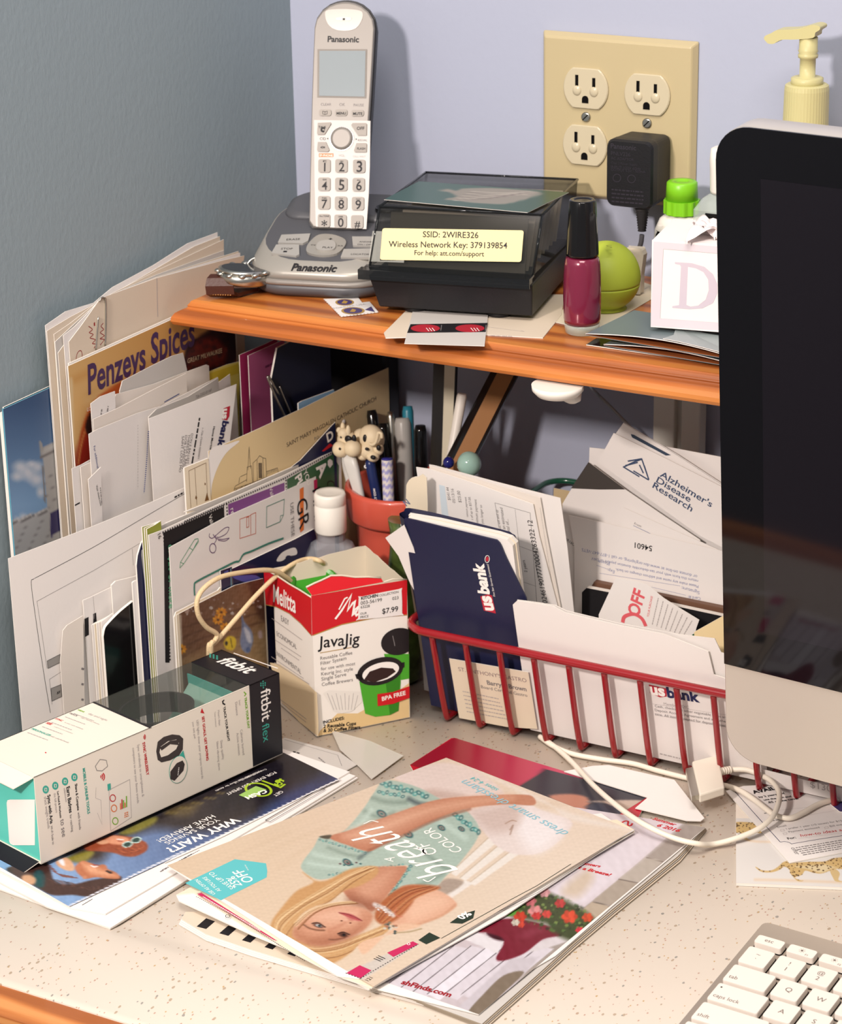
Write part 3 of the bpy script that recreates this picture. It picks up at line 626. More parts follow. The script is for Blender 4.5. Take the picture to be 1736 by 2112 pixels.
# gift card sleeves
SLT = mat('slate_blue_card', (116, 130, 134), .35, .5, .1); BRN = mat('brown_card_inside', (150, 84, 44), .7, .2)
def sleeve(tip, right, backl, z0, rise, label, notch=False):
    a, b = atz(tip, z0), atz(right, z0); e = b-a; L = e.length; e.normalize(); w = (atz(backl, z0)-a); w = w-e*w.dot(e); w = w.normalized()*.062; th = thing('card_sleeve', (a+b)/2, label, 'card sleeve', 'slate card sleeves on the shelf')
    mb = MB(); mb.slab([a, b, b+w, a+w], (0, 0, -.0004), BRN, SLT, SLT); mb.build('lower_leaf', th)
    N = 18; P = []
    for j in range(6):
        t = j/5; row = []
        for i in range(N+1):
            s = i/N; row.append(a+e*(L*s)+w*t+Vector((0, 0, .0006+rise*math.sin(math.pi*min(1, s*1.0))*(1-t)**1.5)))
        P.append(row)
    mb = MB(); mb.grid(P, SLT); lo = [[p-Vector((0, 0, .0003)) for p in r_] for r_ in P]; mb.grid(lo, BRN)
    mb.tube(P[0], .0003, WHITE, 6); mb.build('upper_leaf', th)
    if notch:
        mb = MB(); q = [P[0][0].lerp(P[0][-1], s)+w*t+Vector((0, 0, rise*h+.001)) for s, t, h in ((.50, .0, 1.05), (.50, .22, .75), (.47, .34, .62), (.45, .42, .58), (.46, .5, .5), (1, .5, .25), (1, 0, .12), (.75, -.01, .78), (.6, .0, 1.0))]
        mb.slab(q, (0, 0, -.0004), mat('pale_slate_card', (150, 160, 160), .35, .5, .1), WHITE); mb.build('closing_tab', th)
sleeve(cM(570, 1700)[0], cM(1900, 1920)[0], cM(900, 1500)[0], ZS+.0022, .0035, 'slate card sleeve with brown lining, lower of the two under the white box')
sleeve(cM(400, 1600)[0], cM(1880, 1850)[0], cM(1005, 1345)[0], ZS+.0075, .0042, 'slate card sleeve with brown lining, upper of the two under the white box', True)
s4 = PZ(ZS+.0010); mb = MB(); plate([s4.at(p) for p in cM(405, 1692, 500, 1632, 1500, 1700, 1500, 1850)], s4, .0006, BLKG, mb=mb); tag(mb.build('black_card'), 'glossy black card poking out beneath the slate sleeves', 'card')

# white box with the letter D
c0 = atz(cM(1012, 1527)[0], ZS+.0132); q = frame(c0, 10.5); hD = (aty(cM(1036, 708)[0], c0.y).z-c0.z)*1.0
BOXW = mat('white_gloss_card', (236, 228, 226), .6, .2); LILAC = mat('pale_lilac_print', (216, 206, 212), .6, .2)
bx = thing('gift_box', c0, 'small white gift box with embossed letter D, partly behind the monitor', 'box')
mb = MB(); mb.slab([q(0, 0, 0), q(.062, 0, 0), q(.062, 0, hD), q(0, 0, hD)], q(0, .056, 0)-c0, BOXW); BP = plane3(q(0, 0, 0), q(.1, 0, 0), q(0, 0, hD)); ik = Ink(mb, BP)
ik.poly(cM(1040, 722, 1650, 770, 1650, 1560, 1014, 1518), LILAC, 1); ik.poly(cM(1132, 792, 1700, 838, 1700, 1490, 1102, 1446), BOXW, 2)
ik.line(cM(1133, 793, 1700, 839), .2, LGREYI, 3); ik.line(cM(1102, 1446, 1133, 793), .2, LGREYI, 3)
D1 = cM(1240, 915, 1400, 925, 1520, 960, 1600, 1030, 1640, 1120, 1640, 1210, 1600, 1300, 1500, 1350, 1380, 1358, 1215, 1345, 1218, 1330, 1280, 1320, 1298, 960, 1290, 940, 1242, 930)
D2 = cM(1365, 960, 1440, 975, 1510, 1010, 1555, 1080, 1560, 1180, 1530, 1270, 1460, 1325, 1390, 1335, 1350, 1320)
ik.poly(D1, mat('lilac_letter', (204, 192, 202), .6, .2), 4); ik.poly(D2, BOXW, 5)
mb.build('carton', bx, bevel=.0006)
RIB = mat('sheer_white_ribbon', (238, 226, 224), .4, .4, bump=.5, bscale=300); rnd = random.Random(9); mb = MB(); cc = q(.034, .02, hD+.0005)
for k in range(9):
    a = k*2*math.pi/9+.3; d = Vector((math.cos(a), math.sin(a), 0)); pr_ = Vector((-d.y, d.x, 0)); L = .012+.010*(k % 3 == 0)+.006*rnd.random()
    mb.grid([[cc+d*(L*t)+pr_*((s-.5)*.014*math.sin(math.pi*(t*.8+.15)))+Vector((0, 0, .0008+.0075*math.sin(math.pi*min(1, t*1.05))*(1-.5*abs(s-.5))+.0015*math.sin(s*9+k))) for s in [i/6 for i in range(7)]] for t in [j/7 for j in range(8)]], RIB)
mb.ball(cc+Vector((0, 0, .004)), .004, RIB); mb.build('ribbon_flower', bx)

# bottles behind
NEONG = mat('bright_green_plastic', (128, 200, 36), .35, .5); WHP = mat('white_plastic', (236, 230, 220), .35, .5)
c = aty((1404, 500), -.035); c.z = ZS+.0005; gb = thing('glue_bottle', c, 'white bottle with bright green cap and black label behind the white box', 'bottle')
zc = aty((1404, 440), -.035).z-c.z; zt = aty((1404, 373), -.035).z-c.z
def oval(w, d, z): return [c+Vector((w*math.cos(a), d*math.sin(a), z)) for a in [2*math.pi*k/32 for k in range(32)]]
mb = MB(); mb.rings([oval(.019, .012, 0), oval(.020, .013, .002), oval(.020, .013, zc-.026), oval(.0185, .0125, zc-.012), oval(.0150, .011, zc-.004), oval(.010, .009, zc)], WHP); mb.build('bottle_body', gb)
mb = MB(); mb.rings([oval(.0204, .0134, zc-.05), oval(.0204, .0134, zc-.028), oval(.0180, .0129, zc-.0115)][:3], BLKG, True, False, False)
lp = Pl(c+Vector((-.012, -.0132, zc-.02)), (-.25, -1, .1)); Ink(mb, lp).text(cM(1088, 578, 1172, 588), 'FAST DRY', WHITEI, 8, .02); mb.build('bottle_label', gb)
mb = MB(); fl = [c+Vector((.0118*(1+.035*math.cos(12*a))*math.cos(a), .0118*(1+.035*math.cos(12*a))*math.sin(a), 0)) for a in [2*math.pi*k/72 for k in range(72)]]
mb.rings([[p+Vector((0, 0, zc+.0005)) for p in fl], [p+Vector((0, 0, zc+.0095)) for p in fl]], NEONG, sm=False); mb.lathe([(.0108, zc+.0095), (.0102, zt-.001), (.0092, zt), (.0045, zt), (.004, zt-.0008)], NEONG, c, seg=36); mb.build('cap', gb)
c = aty((1486, 500), -.055); c.z = ZS+.0005; zc = aty((1486, 398), -.055).z-c.z; zt = aty((1486, 303), -.055).z-c.z
wb_ = thing('glass_bottle', c, 'clear square bottle of green liquid with tall white cap, half behind the monitor', 'bottle')
mb = MB(); mb.rings([[c+Vector((x, y, z)) for x, y in rrect(w, w*.8, .003, 4)] for w, z in ((.030, 0), (.031, .002), (.031, zc-.010), (.022, zc-.003), (.014, zc))], CLR, sm=False); mb.build('bottle_body', wb_)
mb = MB(); mb.rings([[c+Vector((x, y, z)) for x, y in rrect(.028, .022, .003, 4)] for z in (.001, zc-.022)], mat('green_liquid', (110, 150, 124), .1, .5, alpha=.75), sm=False); mb.build('liquid', wb_)
mb = MB(); mb.box(c+Vector((-.006, -.0128, .004)), c+Vector((.0156, -.0126, zc-.011)), BLKG); mb.build('bottle_label', wb_)
mb = MB(); mb.lathe([(.0075, zc+.0004), (.0078, zc+.002), (.0082, zt-.014), (.0086, zt-.009), (.0078, zt-.001), (.006, zt)], WHP, c, seg=28); mb.build('cap', wb_)
# pump bottle
PUMP = mat('yellowed_frosted_plastic', (198, 190, 138), .4, .4, sss=.1); yb = -.045
def zp(px): return aty(px, yb).z
c = aty((1661, 250), yb); c.z = ZS+.0005; pb_ = thing('pump_bottle', c, 'yellowed soap pump bottle standing behind the monitor at the wall', 'pump bottle')
z = lambda y: zp((1661, y))-c.z
mb = MB(); mb.lathe([(.026, 0), (.028, .003), (.028, z(330)), (.024, z(300)), (.012, z(285)), (.0115, z(267))], PUMP, c, seg=36); mb.build('bottle_body', pb_)
mb = MB(); n_ = 90; cap = lambda r, zz: [c+Vector((r*(1+.008*(k % 2))*math.cos(2*math.pi*k/n_), r*(1+.008*(k % 2))*math.sin(2*math.pi*k/n_), zz)) for k in range(n_)]
mb.rings([cap(.0144, z(268)), cap(.0140, z(184)), cap(.0136, z(175)), cap(.0122, z(172))], PUMP, sm=False); mb.build('screw_collar', pb_)
mb = MB(); mb.lathe([(.0102, z(176)), (.0102, z(160)), (.0088, z(158)), (.005, z(158)), (.005, z(120)), (.0062, z(118)), (.0064, z(112)), (.0056, z(109)), (.0064, z(104)), (.0058, z(101)), (.0058, z(76))], PUMP, c, seg=28); mb.build('stem', pb_)
mb = MB(); sp = [(x, y) for x, y in cQ(1285, 290, 1310, 235, 1355, 205, 1362, 175, 1330, 155, 1280, 150, 1220, 165, 1140, 188, 1050, 200, 950, 203, 880, 210, 830, 240, 770, 265, 752, 298, 775, 330, 800, 352, 855, 355, 890, 335, 930, 315, 980, 308, 1095, 308)]
P = [aty(p, yb) for p in smooth(sp, 3)]; 
for s_, d0, d1 in ((0, -.0062, .0062),): mb.slab([p+Vector((0, d0, 0)) for p in P], (0, d1-d0, 0), PUMP)
mb.build('spout', pb_, bevel=.0022, bseg=3)

# wristwatch
LEA = mat('dark_brown_leather', (70, 34, 22), .4, .5, bump=.2, bscale=500); THR = mat('tan_thread', (196, 140, 80), .7)
c = atz((487, 608), ZS+.001); w = thing('wristwatch', c, 'steel wristwatch with brown leather strap at the left end of the shelf', 'watch')
u = frame(c, 20); ca = u(.004, .006, .0125); nz = Vector((.05, .12, 1)).normalized()
mb = MB(); mb.lathe([(.0155, -.0055), (.0178, -.004), (.0182, .000), (.0170, .0022)], STEEL, ca, nz, 40); wcase = mb.build('watch_case', w)
mb = MB(); mb.lathe([(.0172, .0022), (.0172, .0042), (.0150, .0050)], STEEL, ca, nz, 40)
for k in range(12):
    a = k*math.pi/6; p = ca+Vector((math.cos(a)*.0172, math.sin(a)*.0172, 0))+nz*.0034; mb.ball(p, (.0028, .0028, .0016), STEEL, 8, 6)
mb.build('bezel', wcase)
mb = MB(); mb.lathe([(.0150, .0048), (.0150, .0051)], mat('dark_watch_dial', (36, 34, 38), .1, .6), ca, nz, 40); mb.build('dial', wcase)
mb = MB()
def band(P, wd, th, m):
    R = []
    for i, (p, s) in enumerate(P):
        t = (Vector(P[min(i+1, len(P)-1)][0])-Vector(P[max(i-1, 0)][0])).normalized(); n = t.cross(s).normalized(); R.append([p-s*wd/2-n*th/2, p+s*wd/2-n*th/2, p+s*wd/2+n*th/2, p-s*wd/2+n*th/2])
    mb.rings([[Vector(x) for x in r] for r in R], m, True, True, True, False)
sd = (u(1, .15, 0)-c).normalized()
band([(u(-.007, -.002, .014), sd), (u(-.008, -.0085, .013), sd), (u(-.0085, -.0115, .009), sd), (u(-.008, -.0115, .004), sd), (u(-.006, -.007, .0016), sd), (u(.004, .008, .0014), sd)], .019, .0024, LEA)
for k in range(10): mb.box(u(-.0165+k*.0017, -.0131, .0032), u(-.0156+k*.0017, -.0128, .0036), THR)
mb.build('strap', w)
mb = MB(); band([(u(.012, .020, .012), sd), (u(.013, .026, .014), sd), (u(.014, .030, .012), sd), (u(.014, .031, .006), sd), (u(.012, .026, .0014), sd)], .018, .0024, LEA); mb.build('strap_end', w)
mb = MB(); mb.tube(smooth([u(.002, .020, .004), u(.002, .0215, .012), u(.006, .0235, .0185), u(.014, .026, .0195), u(.020, .027, .0150)], 5, False), .0011, STEEL); mb.build('buckle', w)
# lamp and its wire under the shelf
c = atz((1150, 791), .270); mb = MB(); lt = thing('puck_light', c, 'round white puck light fixed beneath the shelf board', 'light')
mb.lathe([(.0165, -.0006), (.0162, -.004), (.013, -.0075), (.008, -.009)], WHP, c, seg=36); mb.build('housing', lt)
mb = MB(); mb.lathe([(.006, -.006), (.0055, -.011), (.003, -.0125)], WHP, c+Vector((.008, .004, 0)), seg=20); mb.build('switch_knob', lt)
mb = MB(); e0 = aty((1215, 800), -.02); mb.tube(smooth([c+Vector((.012, .02, -.004)), aty((1225, 806), -.03), aty((1260, 840), -.02), aty((1300, 882), -.02), aty((1340, 925), -.015), aty((1380, 985), -.03)], 6, False), .0011, mat('grey_wire', (150, 150, 150), .4)); mb.build('wire', lt)
# ---------------------------------------------------------------- monitor
ALU = mat('brushed_aluminium', (216, 208, 198), .42, .5, .7, bump=.03, bscale=1500); SCRB = mat('black_screen_glass', (10, 8, 12), .05, .5)
my, mt_ = math.radians(-5.15), math.radians(-4.82); mex = Vector((math.cos(my), math.sin(my), 0)); mbk = Vector((-math.sin(my), math.cos(my), 0)); mup = Vector((0, 0, math.cos(mt_)))+mbk*math.sin(mt_); mn = mex.cross(mup)
MO = Vector((.451, -.25, .127)); HG, HC_, MW = .335, .0645, .528
def M3(x, h, d=0): return MO+mex*x+mup*h-mn*d
mon = thing('computer_monitor', M3(MW/2, -.127), 'slim aluminium desktop computer with a dark glass screen, at the right edge', 'computer')
def mring(ins, d, r=.021):
    w, h = MW-2*ins, HG+HC_-2*ins; return [M3(x+MW/2, y+(HG-HC_)/2, d) for x, y in rrect(w, h, r-ins*.3, 8)]
mb = MB(); mb.rings([mring(.0006, .0008), mring(0, .0014), mring(0, .018), mring(.006, .026), mring(.03, .034), mring(.08, .040)], ALU, True, False, True, True)
q = [M3(x+MW/2, y+(HG-HC_)/2, .0008) for x, y in rrect(MW-.0012, HG+HC_-.0012, .021, 8)]; mb.poly(q, ALU); mb.build('aluminium_body', mon)
mb = MB(); out = [(.0005, .0006), (MW-.0005, .0006)]+[(x+MW/2, y+HG/2) for x, y in rrect(MW-.001, HG-.0004, .0205, 8)[:18]]
mb.slab([M3(x, h, -.0006) for x, h in out], -mn*.0012, SCRB); sgl = mb.build('screen_glass', mon)
mb = MB(); mb.slab([M3(x, h, -.0009) for x, h in ((.028, .028), (MW-.028, .028), (MW-.028, HG-.028), (.028, HG-.028))], -mn*.0002, mat('dark_display', (20, 16, 22), .06, .5)); mb.build('display_panel', sgl)
mb = MB(); P = [M3(MW/2, .05, .04), M3(MW/2, -.04, .055), M3(MW/2, -.09, .04)]
for a, b in zip(P, P[1:]): pass
zc = .004; sx = mex*.09
R = [[p-sx-mn*.003, p+sx-mn*.003, p+sx+mn*.003, p-sx+mn*.003] for p in P]+[[Vector((v.x, v.y, zc)) for v in (P[2]-sx-mn*.05, P[2]+sx-mn*.05, P[2]+sx-mn*.044, P[2]-sx-mn*.044)]]
mb.rings(R, ALU, True, True, True, False); a = P[2]; base_ = [a-sx-mn*.06, a+sx-mn*.06, a+sx+mn*.085, a-sx+mn*.085]; mb.slab([Vector((v.x, v.y, .0045)) for v in base_], (0, 0, -.004), ALU); mb.build('stand', mon)

# ---------------------------------------------------------------- keyboard
KALU = mat('keyboard_aluminium', (176, 164, 152), .4, .5, .5); KW = mat('white_key_plastic', (232, 222, 212), .42, .4); KTX = mat('grey_key_legend', (112, 98, 92), .6, .2)
ka, kt = -.0637, .1015; ke = Vector((math.cos(ka), math.sin(ka), 0)); kd = Vector((math.sin(ka)*math.cos(kt), -math.cos(ka)*math.cos(kt), -math.sin(kt))); kn = ke.cross(-kd)
K0 = Vector((.5228, -.3762, .017)); U = .01905
KP = Pl(K0, kn); kpl = KP.off(-.0022); c0 = kpl.at(cK(955, 197)[0]); kx0, ky0 = (c0-K0).dot(ke), (c0-K0).dot(kd)
def k3(x, y, z=0): return K0+ke*x+kd*y+kn*z
kb = thing('keyboard', k3(.13, .03, -.016), 'slim aluminium keyboard with white keys at the lower right corner', 'keyboard')
mb = MB(); L_, D_ = .276, .1275; mb.slab([k3(x+kx0+L_/2, y+ky0+D_/2, -.0022) for x, y in rrect(L_, D_, .004, 4)], -kn*.0022, KALU)
mb.build('deck', kb, bevel=.0005)
zb_ = k3(0, ky0+.012, -.0044).z; a = k3(kx0, ky0+.009, -.0044); b = k3(kx0+L_, ky0+.009, -.0044); rr = .0062
mb = MB(); mb.tube([Vector((a.x, a.y, rr+.0004)), Vector((b.x, b.y, rr+.0004))], rr, KALU, 16); mb.build('rear_barrel', kb)
rows = [(-.63, [('esc', 1.03)]+[('F%d' % i, 1.03) for i in range(1, 13)]+[('', 1.03)], .55), (0, [('`', 1)]+[(t, 1) for t in '1234567890-=']+[('delete', 1.5)], 1), (1, [('tab', 1.5)]+[(t, 1) for t in 'QWERTYUIOP[]\\'], 1), (2, [('caps lock', 1.75)]+[(t, 1) for t in "ASDFGHJKL;'"]+[('return', 1.75)], 1), (3, [('shift', 2.25)]+[(t, 1) for t in 'ZXCVBNM,./']+[('shift', 2.25)], 1), (4, [('fn', 1), ('control', 1), ('option', 1), ('command', 1.25), ('', 5), ('command', 1.25), ('option', 1), ('', 1), ('', 1), ('', 1)], 1)]
SH = dict(zip('`1234567890-=', '~!@#$%^&*()_+'))
KPL = Pl(k3(0, 0, .0022), kn)
def ktext(mb, x, y, t, h, mt, bold=0):
    v, f_, w = glyphs(t, bold); o_ = k3(x, y, .00228); i = mb.V([o_+ke*(px*h)-kd*(py*h) for px, py in v])
    for q_ in f_: mb.F([i+j for j in q_], mt)
    return w*h
for r_, keys, hh in rows:
    x = 0; y = r_*U
    for t, w in keys:
        kw, kh = w*U-.0030, hh*U-.0030; cx, cy = x+kw/2, y+kh/2
        if t != '' or w < 2 or True:
            mb = MB(); mb.rings([[k3(cx+px*s, cy+py*s, z) for px, py in rrect(kw, kh, .0014, 3)] for z, s in ((-.0018, 1.0), (.0014, 1.0), (.0021, .985), (.0022, .96))], KW, sm=False)
            mb.poly([k3(cx+px, cy+py, -.0021) for px, py in rrect(kw+.0013, kh+.0013, .0018, 3)], SLOT)
            if len(t) == 1 and t.isalpha(): ww = glyphs(t)[2]*.0052; ktext(mb, cx-ww/2, cy+.0018, t, .0052, KTX)
            elif t in SH:
                for s_, yy in ((SH[t], cy-.001), (t, cy+.0042)): ww = glyphs(s_)[2]*.0046; ktext(mb, cx-ww/2, yy, s_, .0046, KTX)
            elif len(t) == 1: ww = glyphs(t)[2]*.0046; ktext(mb, cx-ww/2, cy+.0015, t, .0046, KTX)
            elif t == 'esc': ktext(mb, cx-.0030, cy+.001, t, .0042, KTX)
            elif t.startswith('F'):
                ktext(mb, cx+.0030, cy+.0030, t, .0022, KTX)
                if t in ('F1', 'F2'):
                    for k in range(8):
                        a = k*math.pi/4; mb.poly([k3(cx+math.cos(a)*r1-math.sin(a)*d, cy-.0004+math.sin(a)*r1+math.cos(a)*d, .00228) for r1, d in ((.0013, -.00012), (.0019, -.00012), (.0019, .00012), (.0013, .00012))], KTX)
                    mb.poly([k3(cx+math.cos(a)*.0008, cy-.0004+math.sin(a)*.0008, .00228) for a in [k*.7 for k in range(9)]], KTX)
            elif t: ktext(mb, x+.0022, cy+kh*.30, t, .0042, KTX)
            if t == 'caps lock': mb.poly([k3(x+.0030+.0006*math.cos(a), y+.0035+.0006*math.sin(a), .00228) for a in [k*.6 for k in range(10)]], SLOT)
            mb.build('key', kb)
        x += w*U

# ---------------------------------------------------------------- fitness tracker box
FW_ = mat('warm_white_carton', (232, 222, 208), .5, .35); FBLK = mat('black_carton', (28, 28, 34), .4, .4); TEAL = mat('teal_carton', (96, 204, 188), .4, .4); ZB = .0085
A0, C0 = atz((85, 1783), ZB), atz((583, 1555), ZB); ed = C0-A0; LB = ed.length; ed.normalize(); ew = Vector((-ed.y, ed.x, 0)); HB = .0595; WBX = .057
def B3(s, w, z): return A0+ed*s+ew*w+Vector((0, 0, z))
FP = Pl(A0, -ew); SB = (FP.at((522, 1590))-A0).dot(ed)
fb = thing('tracker_box', B3(LB/2, WBX/2, 0), 'white and black activity tracker box with clear window, lying on the mailer', 'box')
t_ = .0006; SW = (atz(cH(685, 450)[0], ZB+HB)-A0).dot(ed)     # where the clear window starts
mb = MB(); mb.slab([B3(0, 0, 0), B3(SB, 0, 0), B3(SB, 0, HB), B3(0, 0, HB)], ew*t_, FW_); ik = Ink(mb, FP); rnd = random.Random(11)
def col(pts, body, m, bold=0): ik.text(pts, body, m, 2, bold)
ik.text(cH(1150, 318, 1166, 465), 'TRACK YOUR DAY', GREENI, 2, .03)
ik.text(cH(1050, 362, 1072, 525), 'TRACK YOUR NIGHT', BLACKI, 2, .02)
ik.text(cH(950, 408, 972, 615), 'SET GOALS, GET MOVING', REDI, 2, .03)
ik.text(cH(670, 530, 690, 685), 'SYNC WIRELESSLY', REDI, 2, .03)
ik.text(cH(388, 652, 412, 866), 'MOBILE & ONLINE TOOLS', TEALI, 2, .03)
for a, b, c, d, t in ((1123, 330, 1127, 355, 'Steps'), (1106, 340, 1112, 402, 'Distance'), (1024, 378, 1030, 450, 'Hours slept'), (1008, 385, 1014, 455, 'Times awakened'), (1130, 470, 1142, 588, 'Calories burned'), (1112, 485, 1122, 590, 'Active minutes'), (1036, 520, 1046, 610, 'Sleep quality'), (1018, 525, 1028, 660, 'Silent vibrating alarm'), (924, 425, 948, 700, 'LED lights show your progress towards'), (904, 432, 914, 510, 'your daily goal'), (645, 540, 668, 785, 'Sync wirelessly to smartphones &'), (622, 555, 645, 815, 'computers to see your fitness trends')): ik.text(cH(a, b, c, d), t, LGREYI, 2)
for a, b, c, d, t1, t2 in ((352, 725, 372, 940, 'Share & Compete', ' with friends'), (312, 740, 336, 950, 'Earn Badges', ' for reaching'), (268, 760, 292, 975, 'Log Food & Workouts', ' to see'), (222, 778, 246, 1010, 'Sync with Aria', ' Wi-Fi Scale to')):
    m1 = .58; ik.text(cH(a, b, a+(c-a)*m1, b+(d-b)*m1), t1, BLACKI, 2, .02); ik.text(cH(a+(c-a)*(m1+.04), b+(d-b)*(m1+.04), c, d), t2, GREYI, 2)
for a, b, c, d, t in ((298, 745, 308, 810, 'milestones'), (252, 768, 262, 860, 'the full picture'), (206, 785, 224, 935, 'track weight trends')): ik.text(cH(a, b, c, d), t, LGREYI, 2)
for x, y in ((350, 692), (306, 712), (260, 732), (215, 750)):
    ik.poly(cH(*[v for k in range(20) for v in (x+15*math.cos(k*.314), y+19*math.sin(k*.314))]), TEALI, 1); ik.poly(cH(x-6, y-8, x+6, y-8, x+6, y+8, x-6, y+8), FW_, 2); ik.poly(cH(x-3, y-5, x+3, y-5, x+3, y+5, x-3, y+5), TEALI, 3)
ik.poly(cH(950, 366, 962, 392, 943, 388), REDI, 2); ik.line(cH(1056, 328, 1048, 335, 1050, 345, 1060, 350), 1.0, BLACKI); ik.line(cH(1148, 290, 1158, 300, 1150, 310), .8, GREENI)
for r in (5, 9, 13): ik.line(cH(*[v for k in range(7) for v in (672+r*math.cos(-.9+k*.3), 505-r*.2+r*1.2*math.sin(-.9+k*.3))]), .5, REDI)
BAND = mat('dark_band_print', (58, 50, 50), .4); 
def ring_(cx, cy, rx, ry, ang, n=28): return [v for k in range(n) for v in (cx+rx*math.cos(2*math.pi*k/n)*math.cos(ang)-ry*math.sin(2*math.pi*k/n)*math.sin(ang), cy+rx*math.cos(2*math.pi*k/n)*math.sin(ang)+ry*math.sin(2*math.pi*k/n)*math.cos(ang))]
ik.poly(cH(742, 525, 770, 502, 810, 490, 845, 494, 862, 510, 860, 560, 842, 590, 800, 612, 760, 622, 742, 610, 735, 570), BAND, 2)
ik.poly(cH(755, 548, 790, 522, 830, 514, 842, 530, 828, 560, 790, 588, 758, 598, 750, 575), FW_, 3); ik.poly(cH(750, 552, 800, 520, 842, 514, 838, 540, 800, 536, 760, 566), BAND, 4)
ik.poly(cH(862, 565, 820, 622, 880, 640), TEALI, 3); ik.poly(cH(*ring_(838, 655, 42, 66, .2)), TEALI, 4); ik.poly(cH(*ring_(838, 655, 40, 64, .2)), FW_, 5); ik.poly(cH(800, 665, 830, 625, 858, 612, 868, 630, 862, 660, 820, 708, 800, 700), BAND, 6)
for k in range(5): ik.poly(cH(838-k, 645+k*8, 842-k, 645+k*8, 842-k, 650+k*8, 838-k, 650+k*8), WHITEI, 7)
ik.line(cH(448, 640, 470, 608, 500, 612, 506, 640, 480, 662, 455, 660), .35, GREYI, 2, True)
for r in (8, 16, 24): ik.line(cH(*[v for k in range(6) for v in (468+r*math.cos(-.8+k*.32), 690+r*math.sin(-.8+k*.32))]), .8, REDI)
ik.line(cH(452, 740, 450, 790, 475, 800, 480, 915, 458, 860), .2, LGREYI); ik.line(cH(512, 752, 610, 702, 618, 880, 520, 945), .25, LGREYI, 2, True)
for x, y, m in ((530, 790, REDI), (536, 838, ORANGEI), (542, 898, GREENI)): ik.line(cH(*ring_(x, y, 13, 16, 0, 18)), .55, m, 2, True)
for k, (m, h) in enumerate(((ORANGEI, 30), (REDI, 45), (GREENI, 38), (ORANGEI, 24), (GREENI, 52))): ik.poly(cH(565+k*7, 845-k*3, 570+k*7, 843-k*3, 569+k*7, 843-h-k*3, 564+k*7, 845-h-k*3), m, 2)
for k in range(3): ik.greek(cH(585, 862+k*9, 605, 855+k*9), ORANGEI, rnd, .6)
ik.poly(cH(505, 725, 520, 720, 522, 750, 507, 756), TEALI, 2)
mb.build('front_panel', fb)
mb = MB(); mb.slab([B3(SB, 0, 0), B3(LB, 0, 0), B3(LB, 0, HB), B3(SB, 0, HB)], ew*t_, FBLK); mb.slab([B3(LB, 0, 0), B3(LB, WBX, 0), B3(LB, WBX, HB), B3(LB, 0, HB)], -ed*t_, FW_, FBLK); mb.slab([B3(SB, 0, HB), B3(LB, 0, HB), B3(LB, WBX, HB), B3(SB, WBX, HB)], (0, 0, -t_), FBLK); mb.slab([B3(SB, WBX, 0), B3(LB, WBX, 0), B3(LB, WBX, HB), B3(SB, WBX, HB)], -ew*t_, FBLK)
ik = Ink(mb, FP); ik.text(cH(1228, 285, 1246, 528)[:1]+cH(1234, 432), 'fitbit', WHITEI, 2, .01); ik.text(cH(1234, 448, 1240, 530), 'flex', TEALI, 2)
for x, y in ((1238, 240), (1238, 250), (1238, 260), (1228, 250), (1248, 248), (1228, 260), (1248, 258), (1240, 270)): ik.poly(cH(*ring_(x, y, 3, 4, 0, 10)), TEALI, 2)
it = Ink(mb, PZ(ZB+HB)); it.text(cH(1018, 148, 1168, 208), 'fitbit', WHITEI, 2, .02, .25)
for k in range(9): x, y = 990+(k % 3)*16, 112+(k//3)*7+(k % 3)*5; it.poly(cH(*ring_(x, y, 5, 2.5, .3, 8)), TEALI, 2)
it.line(cH(1100, 108, 1308, 180), .9, WHITEI, 2); mb.build('black_end', fb)
mb = MB(); mb.slab([B3(0, 0, HB), B3(SW, 0, HB), B3(SW, WBX, HB), B3(0, WBX, HB)], (0, 0, -t_), FW_); it = Ink(mb, PZ(ZB+HB))
for k, (a, b, c, d, t, m, t2) in enumerate(((352, 362, 395, 378, 'WEAR', GREENI, 'day and night'), (312, 378, 360, 395, 'TRACK', GREYI, 'steps, distance, calories'), (248, 404, 284, 418, 'SYNC', REDI, 'to your tools wirelessly'), (204, 424, 236, 438, 'SEE', REDI, 'progress on your smartphone'), (135, 452, 215, 482, 'PERSONALIZE', TEALI, 'with colorful bands'))): it.text(cH(a+10, b+14, a+10+len(t)*8, b+14+len(t)*3), t, m, 2, .03); it.text(cH(c+18, d+17, c+105, d+50), t2, LGREYI, 2); it.greek(cH(a-5, b+30, a+90, b+66), LGREYI, rnd, .8)
it.poly(cH(*ring_(215, 577, 4, 3, 0, 8)), REDI, 2); mb.slab([B3(SW-.0006, 0, HB+.0002), B3(SW+.0012, 0, HB+.0002), B3(SW+.0012, WBX, HB+.0002), B3(SW-.0006, WBX, HB+.0002)], (0, 0, -.0008), FBLK)
mb.build('top_panel', fb)
mb = MB(); mb.slab([B3(0, 0, 0), B3(0, WBX, 0), B3(LB, WBX, 0), B3(LB, 0, 0)][::-1], (0, 0, .0006), FW_); mb.slab([B3(0, WBX, 0), B3(SW, WBX, 0), B3(SW, WBX, HB), B3(0, WBX, HB)], -ew*t_, FW_); mb.build('back_and_base', fb)
FILM = mat('clear_window_film', (84, 86, 80), .05, .6, alpha=.26)
mb = MB(); mb.slab([B3(SW, 0, HB-.0003), B3(SB, 0, HB-.0003), B3(SB, WBX, HB-.0003), B3(SW, WBX, HB-.0003)], (0, 0, -.0003), FILM); mb.slab([B3(SW, WBX, 0), B3(SB, WBX, 0), B3(SB, WBX, HB), B3(SW, WBX, HB)], -ew*.0003, FILM); mb.build('clear_window', fb)
MINT = mat('mint_insert', (168, 214, 196), .3, .4)
